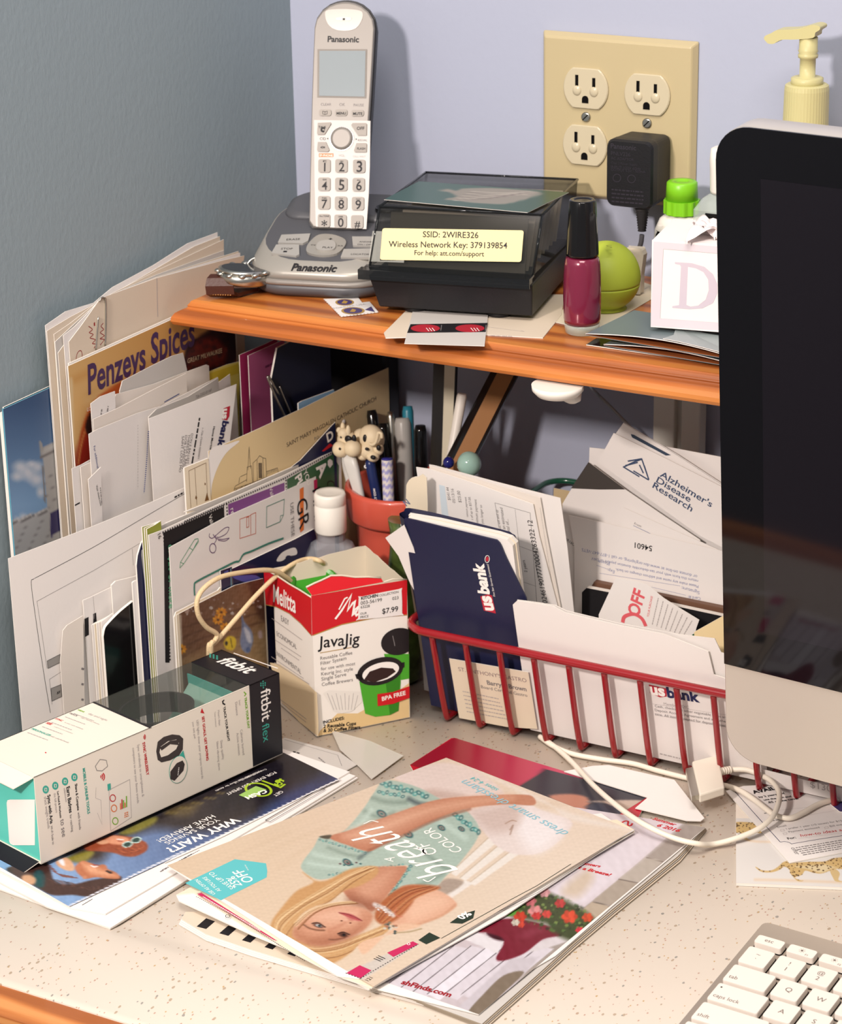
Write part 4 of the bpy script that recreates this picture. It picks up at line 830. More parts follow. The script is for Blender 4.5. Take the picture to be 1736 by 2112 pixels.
mb = MB(); mb.slab([B3(SB-.002, .002, .004), B3(SB-.002, WBX-.002, .004), B3(SB-.006, WBX-.002, HB-.006), B3(SB-.006, .002, HB-.006)], -ed*-.001, TEAL)
mb.slab([B3(SB-.040, .004, .012), B3(SB-.004, .004, HB-.011), B3(SB-.004, WBX-.003, HB-.011), B3(SB-.040, WBX-.003, .012)], (0, 0, -.001), MINT); mb.slab([B3(SW, .002, .003), B3(SB-.03, .002, .003), B3(SB-.03, WBX-.002, .003), B3(SW, WBX-.002, .003)], (0, 0, -.001), FBLK); mb.slab([B3(SW+.001, .002, .002), B3(SW+.001, WBX-.002, .002), B3(SW+.001, WBX-.002, HB-.002), B3(SW+.001, .002, HB-.002)], ed*.0005, FBLK); mb.build('inner_cradle', fb)
mb = MB(); cc = B3((SW+SB)/2-.010, WBX/2+.004, .045); R = []
for k in range(37):
    a = 2*math.pi*k/36; p = cc+ed*(.026*math.cos(a))+ew*(.021*math.sin(a)); n_ = (ed*math.cos(a)+ew*math.sin(a)); R.append([p-n_*.0008-Vector((0, 0, .007)), p+n_*.0008-Vector((0, 0, .007)), p+n_*.0008+Vector((0, 0, .007)), p-n_*.0008+Vector((0, 0, .007))])
mb.rings(R, mat('charcoal_wristband', (44, 42, 46), .5), True, False, False, False); mb.build('wristband', fb)
mb = MB(); mb.slab([B3(.0015, .001, .001), B3(.0015, WBX-.001, .001), B3(.0015, WBX-.001, HB-.001), B3(.0015, .001, HB-.001)], ed*.0006, TEAL); EP = Pl(B3(.0015, 0, 0), -ed)
ie = Ink(mb, EP); ie.poly([(p[0], p[1]) for p in cH(165, 797, 165, 1012, 62, 1012, 50, 1006, 44, 994, 32, 812, 36, 800, 48, 797)], WHITEI, 2); mb.build('teal_end', fb)
mb = MB(); mb.slab([B3(0, .001, HB-.0003), B3(-.0002, WBX-.002, HB-.0003), B3(-.006, WBX-.010, HB-.010), B3(-.006, .014, HB-.010)], (0, 0, -.0006), FW_); mb.build('top_flap', fb)
mb = MB(); mb.slab([B3(0, .002, .0012), B3(0, WBX-.002, .0012), B3(-.012, WBX-.006, -.0045), B3(-.012, .006, -.0045)], (0, 0, -.0006), FBLK, FW_); mb.build('bottom_flap', fb)

# ---------------------------------------------------------------- coffee filter box
MWH = mat('white_carton', (236, 230, 222), .45, .35); MRED = mat('red_carton_print', (200, 26, 36), .4, .4); INNER = mat('grey_board', (216, 204, 184), .7, .2); TAN = mat('tan_print', (222, 192, 140), .5)
m0, mr, ml = Vector((.1445, -.2278, .0005)), Vector((.1865, -.1720, .0005)), Vector((.0915, -.1935, .0005)); m3 = mr+ml-m0; HM = .1045
coffee = thing('coffee_filter_box', (m0+mr+ml+m3)/4, 'torn open red and white coffee filter box with price sticker, beside the basket', 'box')
up = Vector((0, 0, 1)); PR = Pl(m0, (mr-m0).cross(up)); PLf = Pl(m0, (ml-m0).cross(up))
def edge_pts(px, pl): return [pl.at(p) for p in px]
# front (right) face with its torn crest
crest = cD(940, 830, 1120, 800, 1300, 768, 1600, 720)
mb = MB(); q = [m0, mr]+[PR.at(p) for p in crest[::-1]]; q[2] = Vector((mr.x, mr.y, q[2].z)); q[-1] = Vector((m0.x, m0.y, q[-1].z)); mb.slab(q, -PR.n*.0006, MWH, INNER, INNER); ik = Ink(mb, PR)
ik.poly(crest+cD(1600, 965, 1400, 980, 1150, 1030, 946, 1105), MRED, 1); ik.line(cD(950, 1103, 1150, 1028, 1400, 977, 1598, 962), .7, GOLD, 2)
ik.poly(cD(1000, 1760, 985, 1795, 1615, 1665, 1614, 1430, 1560, 1470, 1400, 1560, 1260, 1640, 1120, 1640), TAN, 1)
ik.line(cD(1105, 990, 1150, 930, 1215, 825, 1190, 930, 1225, 880, 1240, 870, 1225, 960, 1250, 940, 1262, 905, 1235, 930, 1250, 965, 1270, 950), 1.5, WHITEI, 3); ik.line(cD(1130, 925, 1170, 850, 1190, 840), 1.0, WHITEI, 3)
ik.text(cD(985, 1190, 1270, 1160), 'JavaJig', BLACKI, 3, .008); ik.line(cD(1000, 1224, 1220, 1185), .5, GOLD, 2)
for k, (t, e) in enumerate((('Reusable Coffee', 1222), ('Filter System', 1180), ('for use with most', 1238), ('Keurig Inc. style', 1220), ('Single Serve', 1172), ('Coffee Brewers', 1216))): ik.text(cD(1002+k*2, 1272+k*36, e+k*2, 1232+k*37), t, GREYI, 3)
for k, (t, e) in enumerate((('INCLUDES:', 1168), ('2 Reusable Cups', 1248), ('& 30 Coffee Filters', 1276))): ik.text(cD(1022, 1712+k*29, e, 1680+k*26+(0 if k == 0 else 12)), t, BROWNI if False else BLACKI, 3, .03)
GRP = mat('green_cup_print', (74, 164, 44), .4); BK = mat('black_cup_print', (30, 28, 30), .4); COF = mat('coffee_print', (48, 26, 24), .6); DGR = mat('dark_green_cup_print', (50, 128, 30), .4)
ik.poly(cD(1440, 1230, 1614, 1230, 1614, 1400, 1560, 1410, 1480, 1380), GRP, 2); ik.poly(cD(*[min(v, 1612) if i % 2 == 0 else v for i, v in enumerate(ring_(1540, 1145, 122, 92, -.25))]), BK, 3); ik.line(cD(1500, 1105, 1515, 1175), .5, GREYI, 4)
FIL = mat('white_filter_print', (228, 222, 214), .6)
ik.poly(cD(1020, 1500, 1060, 1480, 1280, 1490, 1290, 1560, 1220, 1625, 1150, 1640, 1090, 1622, 1060, 1560), FIL, 3)
for k in range(8): ik.line(cD(1050+k*30, 1500+(k % 2)*15, 1095+k*20, 1615), .35, LGREYI, 4)
ik.poly(cD(1270, 1420, 1550, 1330, 1555, 1420, 1540, 1620, 1480, 1650, 1380, 1662, 1310, 1640), GRP, 5); ik.poly(cD(1450, 1420, 1552, 1370, 1540, 1620, 1480, 1650), DGR, 6)
ik.poly(cD(*ring_(1412, 1348, 162, 92, -.27)), BK, 7); ik.poly(cD(*ring_(1416, 1352, 130, 62, -.27)), WHITEI, 8); ik.poly(cD(1300, 1408, 1340, 1350, 1420, 1322, 1500, 1328, 1520, 1350, 1460, 1392, 1370, 1425), COF, 9)
ik.poly(cD(1240, 1370, 1290, 1360, 1290, 1410, 1250, 1400), BK, 7); ik.poly(cD(1555, 1290, 1580, 1285, 1580, 1320, 1555, 1330), BK, 7)
ik.poly(cD(1392, 1505, 1500, 1490, 1614, 1450, 1614, 1530, 1500, 1572, 1395, 1588), MRED, 10); ik.text(cD(1425, 1552, 1588, 1508), 'BPA FREE', WHITEI, 11, .02)
mb.build('front_face', coffee)
mb = MB(); sp_ = PR.off(.0004); mb.slab([sp_.at(p) for p in smooth(cD(1268, 845, 1290, 836, 1540, 786, 1562, 795, 1566, 950, 1555, 965, 1268, 995, 1264, 985), 2)], -PR.n*.0002, WHITE); ik = Ink(mb, sp_)
ik.text(cD(1283, 858, 1400, 836), 'KITCHEN', BLACKI, 2, .035); ik.text(cD(1408, 836, 1540, 810), 'COLLECTION', BLACKI, 2); ik.text(cD(1280, 893, 1426, 868), '003-56199', BLACKI, 2); ik.text(cD(1498, 860, 1540, 852), '023', BLACKI, 2); ik.text(cD(1280, 918, 1342, 908), '63228', BLACKI, 2); ik.text(cD(1278, 962, 1322, 955), 'OUR', BLACKI, 2); ik.text(cD(1278, 987, 1334, 977), 'PRICE', BLACKI, 2); ik.text(cD(1428, 955, 1538, 935), '$7.99', BLACKI, 2, .01); mb.build('price_sticker', coffee)
# left face
lc = cD(940, 840, 900, 815, 860, 790, 790, 750, 715, 700, 660, 668, 612, 640)
mb = MB(); q = [m0]+[PLf.at(p) for p in lc]+[ml]; q[1] = Vector((m0.x, m0.y, q[1].z)); q[-2] = Vector((ml.x, ml.y, q[-2].z)); mb.slab(q, -PLf.n*.0006, MWH, INNER, INNER); ik = Ink(mb, PLf)
ik.poly(lc+cD(616, 700, 628, 890, 700, 905, 790, 950, 870, 1020, 945, 1105), MRED, 1); ik.line(cD(628, 892, 700, 907, 790, 953, 870, 1023, 945, 1107), .6, GOLD, 2)
ik.text(cD(680, 868, 838, 950), 'Melitta', WHITEI, 3, .02, .35, 1.35)
ik.poly(cD(655, 1290, 720, 1300, 900, 1420, 980, 1500, 990, 1700, 990, 1800, 860, 1700, 735, 1560, 690, 1400), mat('cream_tan_print', (232, 212, 176), .5), 1)
ik.text(cD(736, 1003, 790, 1036), 'EASY', GREYI, 3); ik.text(cD(705, 1105, 842, 1200), 'ECONOMICAL', GREYI, 3); ik.text(cD(697, 1235, 872, 1372), 'ENVIRONMENTAL', GREYI, 3)
for a, b, c, d in ((670, 985, 880, 1135), (695, 1135, 872, 1250), (735, 1190, 860, 1275), (668, 1250, 890, 1400), (690, 1290, 930, 1440), (730, 1545, 910, 1680), (740, 1570, 905, 1700)): ik.greek(cD(a, b, c, d), LGREYI, rnd, .6, 3)
mb.build('left_face', coffee)
mb = MB(); zt1 = atz((736, 1128), .105).z+.0045
for a, b in ((ml, m3), (m3, mr)):
    za = {0: 0}; N = 10; pts = [a, b]; top = []
    for k in range(N+1):
        t = k/N; p = a.lerp(b, t); zz = HM-.002+.0055*(t if a is ml else 1-t)+rnd.uniform(-.0005, .0005); top.append(Vector((p.x, p.y, zz)))
    n_ = (b-a).cross(up).normalized()
    if (n_.dot(m3-m0)) < 0: n_ = -n_
    mb.slab([a, b]+top[::-1], -n_*.0006, MWH, INNER, INNER)
mb.slab([m0, mr, m3, ml], (0, 0, .0005), INNER); mb.build('back_walls', coffee)
mb = MB(); TL_ = [PR.at(p) for p in cD(945, 828, 1435, 737)]; fl = Pl(TL_[0], PR.n+up*.55); mb.slab([fl.at(p) for p in cD(945, 828, 905, 772, 960, 745, 1075, 692, 1150, 690, 1240, 702, 1420, 706, 1436, 736)], -fl.n*.0005, MRED, INNER)
mb.tube([fl.at(p, .0001) for p in cD(905, 772, 960, 745, 1010, 724, 1075, 692, 1150, 690, 1240, 702, 1330, 700, 1420, 706)], .0007, INNER, 6); mb.build('torn_flap', coffee)
mb = MB(); mb.tube([PLf.at(p) for p in lc], .0006, INNER, 6); mb.tube([PR.at(p) for p in cD(1440, 735, 1500, 715, 1600, 718)], .0005, INNER, 6); mb.build('torn_edge', coffee)
gl = atz(cD(960, 720)[0], .094); mb = MB(); mb.lathe([(.0165, .0), (.0185, .001), (.0185, .0035), (.0165, .0045), (.0145, .0030), (.0135, .0012), (.002, .0012)], mat('green_plastic_lid', (52, 140, 34), .35, .5), gl+Vector((-.003, .005, -.0085)), Vector((.45, -.35, .82)), 36, False); tag(mb.build('reusable_cup_lid'), 'green plastic cup lid tucked inside the torn coffee filter box', 'lid')

# ---------------------------------------------------------------- beige cord loop
CORD = mat('braided_cream_cord', (228, 202, 160), .7, .2, bump=.7, bscale=1400)
rim = atz(cD(640, 640)[0], HM+.004); fa = atz(cD(262, 1165)[0], ZB+HB+.003); CPn = (fa-rim); CPl = Pl(rim, Vector((CPn.y, -CPn.x, 0)))
mb = MB(); p1 = [CPl.at(p) for p in cD(920, 577, 820, 610, 700, 695, 560, 830, 420, 990, 280, 1150, 235, 1185)]; p0_ = atz(cD(1062, 645)[0], .088); p0b = atz(cD(1000, 592)[0], .104)
p2 = [CPl.at(p, .0016) for p in cD(750, 695, 690, 660, 600, 650, 450, 666, 300, 700, 190, 775, 143, 860, 152, 960, 205, 1040, 278, 1090, 262, 1140, 240, 1175)]; p2s = atz(cD(800, 730)[0], .092)
mb.tube(smooth([p0_, p0b]+p1+[p1[-1]+Vector((-.004, .006, -.03))], 8, False), .0017, CORD); mb.tube(smooth([p2s]+p2+[p2[-1]+Vector((-.004, .006, -.03))], 8, False), .0017, CORD)
tag(mb.build('cord'), 'cream braided cord looping out of the torn coffee filter box', 'cord')
# ---------------------------------------------------------------- papers, mailers and catalogs lying on the desk
rnd = random.Random(21)
def flat(px, z, t, m=None, side=None): 
    pl = PZ(z); mb = MB(); plate([pl.at(p) for p in px], pl, t, m or WHITE, side, mb); return mb, pl
# far loose papers between the boxes
mb, pl = flat(cH(1320, 520, 1340, 505, 1600, 575, 1680, 632, 1620, 665, 1480, 640, 1300, 600), .0014, .0006, GREYP); ik = Ink(mb, pl)
ik.line(cH(1340, 515, 1590, 588, 1610, 640), .3, GREYI); ik.greek(cH(1380, 572, 1410, 580), BLACKI, rnd, 1.5); ik.greek(cH(1500, 600, 1530, 625), GREYI, rnd, 1)
tag(mb.build('form_sheet'), 'white printed form lying flat, half under the black end of the tracker box', 'paper')
mb, pl = flat(cH(1560, 470, 1740, 520, 1900, 590, 1750, 700, 1690, 640, 1600, 560), .0020, .0004, mat('translucent_grey_film', (206, 200, 190), .15, .6, alpha=.55)); tag(mb.build('plastic_sleeve'), 'clear grey plastic sleeve lying flat in front of the coffee filter box', 'sleeve')

# retailer mailer
mailer = thing('mailer', atz((330, 1800), .0005), 'glossy dark blue savings mailer showing two people, beneath the tracker box', 'mailer')
for k, (px, z) in enumerate(((cU(-200, 640, 0, 800, 935, 1142, 1590, 735, 3050, -150, 2300, -420, 1200, -200), .0016), (cU(-200, 560, 0, 740, 400, 950, 940, 1132, 1570, 735, 3030, -165, 2290, -430, 1200, -210), .0030), (cU(-200, 500, 0, 650, 590, 955, 900, 1010, 2980, -200, 2280, -440, 1200, -220), .0042))):
    mb, pl = flat(px, z, .0010, WHITE)
    if k == 2:
        ik = Ink(mb, PZ(.0042)); ik.line(cU(700, 938, 788, 886), .5, BLACKI); ik.line(cH(1250, 895, 1270, 903, 1530, 750, 1515, 742), .45, BLACKI, 2, True)
        ik.greek(cU(1365, 655, 1640, 500), GREYI, rnd, 1.0); ik.greek(cU(1380, 640, 1700, 470), GREYI, rnd, .6)
    mb.build('page', mailer)
zc = .0050; pl = PZ(zc); px = cU(0, 640, 590, 945, 790, 850, 1040, 735, 1300, 600, 1560, 480)+cT(0, 1155, 560, 900, 1000, 680, 1600, 385, 1736, 325, 1480, 180, 1180, 60)+[(500, 1480), (200, 1560)]+cU(-200, 500)
mb = MB(); plate([pl.at(p) for p in px], pl, .0006, WHITE, mb=mb)
def paint(c):
    c.grad(cU(600, 900)[0], cT(1500, 150)[0], (136, 166, 200), (40, 46, 84))
    c.poly(cU(560, 500, 700, 420, 900, 360, 1200, 200, 1400, 100, 1736, -60)+cT(1180, 60, 1500, 200, 1400, 330, 1000, 590, 900, 690, 650, 790, 350, 850, 120, 830)+cU(1500, 300, 1300, 290, 1000, 400, 860, 560, 700, 560), (48, 40, 40), 26)
    c.poly(cT(700, 300, 1180, 60, 1600, 240, 1200, 380, 900, 560, 500, 640), (20, 16, 26), 40)
    c.poly(cU(560, 540, 760, 470, 800, 500, 720, 570, 640, 570), (136, 124, 48), 8); c.poly(cU(1020, 320, 1250, 200, 1340, 190, 1300, 250, 1120, 330), (132, 122, 56), 8)
    c.poly(cU(1400, 150, 1500, 90, 1700, 70, 1600, 180), (92, 76, 50), 16)
    for k in range(14): x = 1430+k*36; c.ell(cU(x, 150-k*14+(k % 3)*16)[0], 8, 3, (122, 104, 60), -.5, .6, .6)
    # near person: long dark hair, face in profile looking up
    c.poly(cU(60, 620, 350, 570, 420, 600, 470, 740, 620, 760, 800, 720, 1010, 690, 1036, 720, 1000, 770, 780, 860, 620, 850, 440, 850, 300, 780, 150, 700), (66, 40, 34), 4)
    c.poly(cU(480, 560, 560, 530, 620, 580, 630, 640, 560, 640, 490, 600), (222, 168, 128), 3)
    c.poly(cU(640, 610, 700, 560, 760, 575, 800, 590, 830, 600, 870, 590, 905, 600, 920, 630, 980, 655, 1020, 690, 1010, 712, 930, 712, 820, 700, 740, 712, 690, 690, 650, 650), (190, 112, 74), 3)
    c.poly(cU(700, 580, 760, 590, 880, 640, 1000, 690, 900, 690, 760, 660), (226, 158, 116), 10); c.ell(cU(930, 655)[0], 9, 3, (60, 36, 30), .3); c.line(cU(775, 600, 800, 612, 830, 602), 2.5, (244, 226, 214)); c.line(cU(790, 590, 830, 598), 2.2, (150, 60, 52))
    c.ell(cU(720, 702)[0], 5, 4, (200, 130, 92)); c.poly(cU(290, 660, 350, 640, 385, 700, 370, 780, 300, 770), (34, 66, 68), 5); c.poly(cU(190, 690, 260, 680, 305, 720, 280, 762, 200, 750), (214, 158, 116), 5)
    for k in range(12): c.line(cU(380+k*20, 700+k*4, 520+k*22, 770+k*3, 700+k*20, 790-k*2), 1.2, (104, 66, 54) if k % 2 else (44, 26, 24), 1, .7)
    for k in range(5): c.line(cU(420+k*12, 590+k*12, 470+k*14, 660+k*8, 600+k*16, 690+k*4), 1.4, (120, 52, 34), 1, .7)
    c.poly(cU(490, 545, 535, 545, 550, 600, 520, 590), (240, 236, 232), 3)
    # far person with pale framed glasses
    c.poly(cU(720, 420, 900, 360, 960, 340, 1130, 360, 1220, 390, 1260, 430, 1240, 480, 1150, 522, 1060, 520, 960, 490, 850, 480, 740, 470), (150, 70, 42), 4)
    c.poly(cU(900, 380, 960, 345, 1060, 355, 1100, 380, 1080, 420, 990, 420, 930, 410), (222, 150, 112), 4); c.poly(cU(820, 400, 900, 380, 920, 410, 860, 420), (220, 160, 120), 3)
    for x, y in ((1085, 420), (1160, 382)): c.ell(cU(x, y)[0], 12, 7, (206, 226, 210), -.2, .15); c.ell(cU(x, y)[0], 9.5, 5, (34, 66, 58), -.2, .2)
    c.line(cU(1000, 375, 1050, 380), 2.2, (240, 230, 220)); c.line(cU(1010, 390, 1040, 396), 1.6, (150, 60, 50))
    for k in range(8): c.line(cU(980+k*26, 455-k*4, 1060+k*20, 500-k*6, 1200+k*6, 470-k*10), 1.1, (196, 104, 62) if k % 2 else (112, 46, 30), 1, .7)
    c.noise(5, 14, 4)
    for k in range(90):
        t = k/89; a, b = cU(590, 945)[0], cU(1560, 480)[0]; c.ell((a[0]+(b[0]-a[0])*t, a[1]+(b[1]-a[1])*t+1.2*math.sin(k*1.7)), 4, 1.6, (236, 232, 230), 0, .5)
    a, b = cT(0, 1155)[0], cT(1736, 330)[0]
    for k in range(110): t = k/109; c.ell((a[0]+(b[0]-a[0])*t, a[1]+(b[1]-a[1])*t-1+1.4*math.sin(k*2.1)), 4, 1.6, (236, 232, 230), 0, .5)
ik = Ink(mb, pl)
# the picture fills the cover quad
q = [cU(-200, 500)[0], cU(590, 950)[0], cT(1736, 330)[0], cT(1180, 60)[0]]
a, b, c_, d = [pl.at(p, .00007) for p in q]
nx, ny = 230, 80; P = [[(a*(1-j/ny)+b*(j/ny))*(1-i/nx)+(d*(1-j/ny)+c_*(j/ny))*(i/nx) for i in range(nx+1)] for j in range(ny+1)]
cvs = Canvas(proj([tuple(p) for r in P for p in r])); paint(cvs); mb.grid(P, PIC, lin(np.clip(cvs.C*INKT, 0, 255)), sm=False)
ik.text(cT(690, 705, 0, 1020), 'WHY WAIT?', WHITEI, 3, .03); ik.text(cT(510, 716, 0, 905)[:1]+cU(1395, 405), 'YOUR SAVINGS', WHITEI, 3); ik.text(cT(463, 680, 0, 860)[:1]+cU(1330, 385), 'HAVE ARRIVED!', WHITEI, 3)
LIME = mat('lime_print', (160, 190, 40), .4); ik.text(cT(1085, 250, 600, 470), 'FOR EVERY $50 SPENT', WHITEI, 3); ik.text(cT(1150, 440, 1070, 485), 'GET', WHITEI, 3)
ik.line(cT(965, 340, 1150, 408, 1195, 375), 1.6, LIME, 3); ik.line(cT(*ring_(930, 430, 128, 62, .15)), 1.7, LIME, 3, True); ik.text(cT(1190, 335, 1100, 330), '$', LIME, 3, .03)
ik.poly(cT(735, 485, 905, 395, 1012, 430, 830, 522), mat('pale_green_print', (150, 190, 96), .4), 4); ik.text(cT(990, 432, 790, 505), 'CASH', WHITEI, 5, .04)
for k, t in enumerate(('Coupon redeemable May 1-8', 'April 21-30', 'See inside back cover for details')): ik.text(cT(1000-k*45, 222+k*16, 1000-k*45-len(t)*12.5, 222+k*16+len(t)*5.6), t, WHITEI, 3)
ik.line(cT(0, 1155, 560, 900, 1000, 680, 1600, 385, 1736, 325), .7, WHITEI, 2)
mb.build('cover', mailer)

# red and black leaflet behind the catalog
mb, pl = flat(cI(800, 118, 930, 34, 945, 34, 1200, 130, 1548, 218, 1500, 320, 1200, 560, 900, 300), .0022, .0014, mat('crimson_gloss', (178, 24, 46), .15, .6)); ik = Ink(mb, pl)
def paint(c):
    c.grad(cV(100, -50)[0], cV(700, 90)[0], (150, 20, 40), (206, 70, 96)); c.poly(cV(690, 80, 1000, 160, 1350, 258, 1300, 330, 1150, 430, 800, 300, 515, 195), (62, 58, 64), 1.5, False)
    c.poly(cV(720, 260, 850, 240, 960, 262, 965, 320, 930, 345), (196, 130, 104), 5); c.poly(cV(970, 290, 1150, 280, 1330, 285, 1270, 340, 1230, 370, 1080, 300), (206, 178, 156), 4); c.poly(cV(985, 310, 1080, 305, 1220, 370, 1170, 410, 960, 345), (58, 60, 72), 4)
    for k in range(6): c.line(cV(1120+k*20, 290+k*4, 1230+k*12, 345+k*6), 1, (170, 130, 100), 1, .6)
ik.picture(cI(800, 118, 938, 33, 1548, 218, 1410, 303), 130, 60, paint); tag(mb.build('leaflet'), 'crimson and black glossy leaflet under the far edge of the woman catalog', 'leaflet')
mb, pl = flat(cV(815, 95, 1000, 60, 1100, 55, 1520, 150, 1712, 395, 1690, 412, 1600, 410, 1270, 330, 1350, 262), .0034, .0006, WHITE); tag(mb.build('loose_sheet'), 'blank white sheet with a bent corner, sticking out past the flower catalog', 'paper')

# home goods catalog with flower pot cover
cat2 = thing('flower_catalog', atz((1150, 1850), .0005), 'home catalog with a red flower pot on its cover, beneath the woman catalog', 'catalog')
PEDGE = mat('brown_page_edges', (150, 138, 122), .7, .2)  # page edges in a darker grey-brown than the other papers
Q2 = cV(1180, 430, 1270, 350, 1715, 450, 330, 1690, -1420, 1050, -1100, 900); Z2 = .0058
c2 = [cI(1210, 235)[0], cV(1718, 455)[0], cV(275, 1650)[0], cI(590, 755)[0]]
for k, (dx, dy, z) in enumerate(((6, 10, .0012), (4, 6, .0022), (2, 3, .0032), (0, 0, .0042))):
    mb, pl = flat([cI(1210, 235)[0], (c2[1][0]+dx*.5, c2[1][1]+dy*.4)]+[(p[0]+dx, p[1]+dy) for p in cV(1540, 640, 1120, 980, 860, 1200, 640, 1400, 290, 1711)]+[(c2[3][0]-10, c2[3][1]+6)], z, .00098, GREYP if k % 2 else BEIGE, PEDGE); mb.build('page', cat2)
mb = MB(); pl = PZ(Z2-.0006); q = [cI(1210, 235)[0]]+cV(1718, 455, 1540, 610, 1120, 960, 860, 1190, 760, 1275, 580, 1380, 420, 1520, 270, 1650)+cI(700, 824, 640, 800)+[c2[3]]; plate([pl.at(p) for p in q], pl, .0005, WHITE, mb=mb); ik = Ink(mb, pl)
def paint(c):
    c.grad(cV(1300, 400)[0], cV(500, 1500)[0], (226, 208, 204), (206, 188, 184)); c.poly(cV(1600, 405, 1740, 450, 1540, 640, 1120, 990, 860, 1200, 600, 1400, 200, 1640, 300, 1500, 700, 1240, 900, 1000, 1200, 760), (168, 152, 138), 3, False)
    c.poly(cV(1340, 640, 1450, 668, 1300, 810, 1165, 780), (190, 174, 156), 2, False); c.poly(cV(1165, 785, 1290, 812, 1120, 955, 1000, 920), (176, 158, 138), 2, False); c.poly(cV(1000, 925, 1115, 962, 1000, 1060, 900, 1010), (190, 168, 142), 2, False); c.line(cV(1340, 648, 1445, 672), 1.4, (120, 104, 92)); c.line(cV(1165, 785, 1290, 812), 1.6, (120, 104, 92)); c.line(cV(1000, 928, 1115, 962), 1.6, (110, 96, 84))
    c.poly(cV(1480, 420, 1560, 440, 1150, 780, 900, 960, 700, 900, 1000, 640), (230, 214, 212), 14)
    c.poly(cV(960, 720, 1000, 790, 900, 900, 800, 860), (214, 190, 164), 20)
    # bench slats
    for k in range(7):
        x = -60+k*110; c.poly(cV(x+60, 1210, x+150, 1230, x-250, 1560, x-330, 1520), (222, 208, 206) if k != 3 else (236, 224, 222), 2, False); c.line(cV(x+62, 1210, x-330, 1520), 1.6, (96, 84, 84))
    c.poly(cV(240, 1120, 425, 1185, 390, 1260, 180, 1170), (232, 220, 214), 2, False); c.poly(cV(600, 1250, 740, 1215, 860, 1170, 830, 1150, 760, 1160, 640, 1200), (220, 206, 200), 3)
    c.poly(cV(100, 1640, 480, 1290, 660, 1280, 520, 1440, 330, 1640), (206, 192, 190), 5, False); c.poly(cV(-50, 1220, 60, 1190, 230, 1120, 160, 1170, 40, 1228), (190, 100, 60), 4)
    c.poly(cV(200, 1640, 300, 1520, 430, 1400, 560, 1380, 420, 1520, 290, 1645), (130, 112, 92), 3)
    # pot, leaves and flowers
    c.poly(cV(270, 1120, 380, 1050, 520, 1040, 700, 1080, 800, 1140, 680, 1170, 560, 1260, 430, 1306, 380, 1290, 430, 1185, 330, 1130), (122, 28, 44), 3); c.ell(cV(600, 1130)[0], 36, 12, (150, 60, 76), -.3, .8, .5); c.poly(cV(320, 1130, 400, 1150, 430, 1180, 360, 1165), (60, 14, 26), 4)
    c.poly(cV(560, 930, 680, 870, 780, 900, 900, 960, 1000, 1030, 1000, 1080, 880, 1180, 740, 1120, 700, 1070, 560, 1040, 470, 1010), (64, 72, 40), 12)
    c.poly(cV(250, 1115, 400, 1010, 480, 980, 560, 1000, 480, 1020, 380, 1040), (96, 150, 60), 2)
    c.speck(150, tuple(cV(520, 880)[0])+tuple(cV(960, 1150)[0]), 1.5, 5, [(84, 108, 52), (44, 52, 30), (120, 138, 70), (60, 80, 40)], 3, c.mask(cV(520, 960, 680, 870, 900, 950, 1010, 1040, 900, 1180, 740, 1130, 560, 1040), 8))
    for x, y, r, cl in ((535, 1025, 40, (206, 60, 36)), (630, 990, 45, (226, 140, 134)), (640, 1020, 30, (206, 54, 50)), (850, 1025, 50, (226, 78, 48)), (965, 1030, 35, (216, 80, 44)), (915, 1112, 26, (220, 54, 66)), (540, 1075, 24, (212, 70, 48)), (600, 925, 38, (206, 110, 112)), (690, 870, 36, (226, 160, 156)), (790, 940, 34, (196, 60, 56)), (705, 1008, 30, (216, 70, 60)), (505, 1062, 26, (214, 200, 176))):
        for k in range(6): a = k*1.05; c.ell(cV(x+r*.55*math.cos(a), y+r*.4*math.sin(a))[0], r*.2, r*.15, tuple(v*(1 if k % 2 else .86) for v in cl), a, .35)
    c.noise(3, 20, 8)
ik.picture([c2[0], c2[1], cV(270, 1650)[0], c2[3]], 190, 190, paint)
ik.text(cV(925, 690, 1045, 712), 'lanters', REDI, 3, .03, .2); ik.text(cV(880, 712, 1108, 768), 'as a Breeze!', REDI, 3, .03, .2); ik.text(cV(1378, 404, 1525, 446), 'Summer', REDI, 3, .03, .2); ik.text(cV(1405, 448, 1548, 486), '6 2016', REDI, 3, .03, .2)
ik.line(smooth(cV(1185, 425, 1205, 415, 1225, 418, 1222, 440, 1240, 445, 1252, 430), 3, False), 1.2, REDI, 3)
ik.text(cI(770, 806, 925, 848), 'shFinds.com', mat('dark_red_ink', (150, 24, 36), .4), 3, .04); mb.build('cover', cat2)

# striped brochure under the catalog
mb = MB(); pl = PZ(.0040)
br = thing('striped_brochure', atz((700, 2000), .0005), 'white brochure with a row of black dashes, fanned out under the woman catalog', 'brochure')
for k in range(4):
    mb, pl = flat(cI(74+k*3, 612-k*5+6, 95, 580, 900, 560, 1000, 800, 1045, 880-k*2, 1020, 920-k*4, 660, 822-k*5, 500, 775-k*5, 300, 716-k*6, 160, 668-k*6), .0010+k*.0008, .0006, WHITE if k < 3 else BEIGE); 
    if k == 3:
        ik = Ink(mb, pl)
        for j in range(11):
            x, y = 130+j*71, 626+j*21.5; s_ = 1-j*.05; ik.poly(cI(x, y, x+30*s_, y+8, x+58*s_, y-16*s_, x+30*s_, y-26*s_), BLACKI, 1)
        ik.text(cI(988, 900, 1002, 903), '3', BLACKI, 2)
    mb.build('page', br)

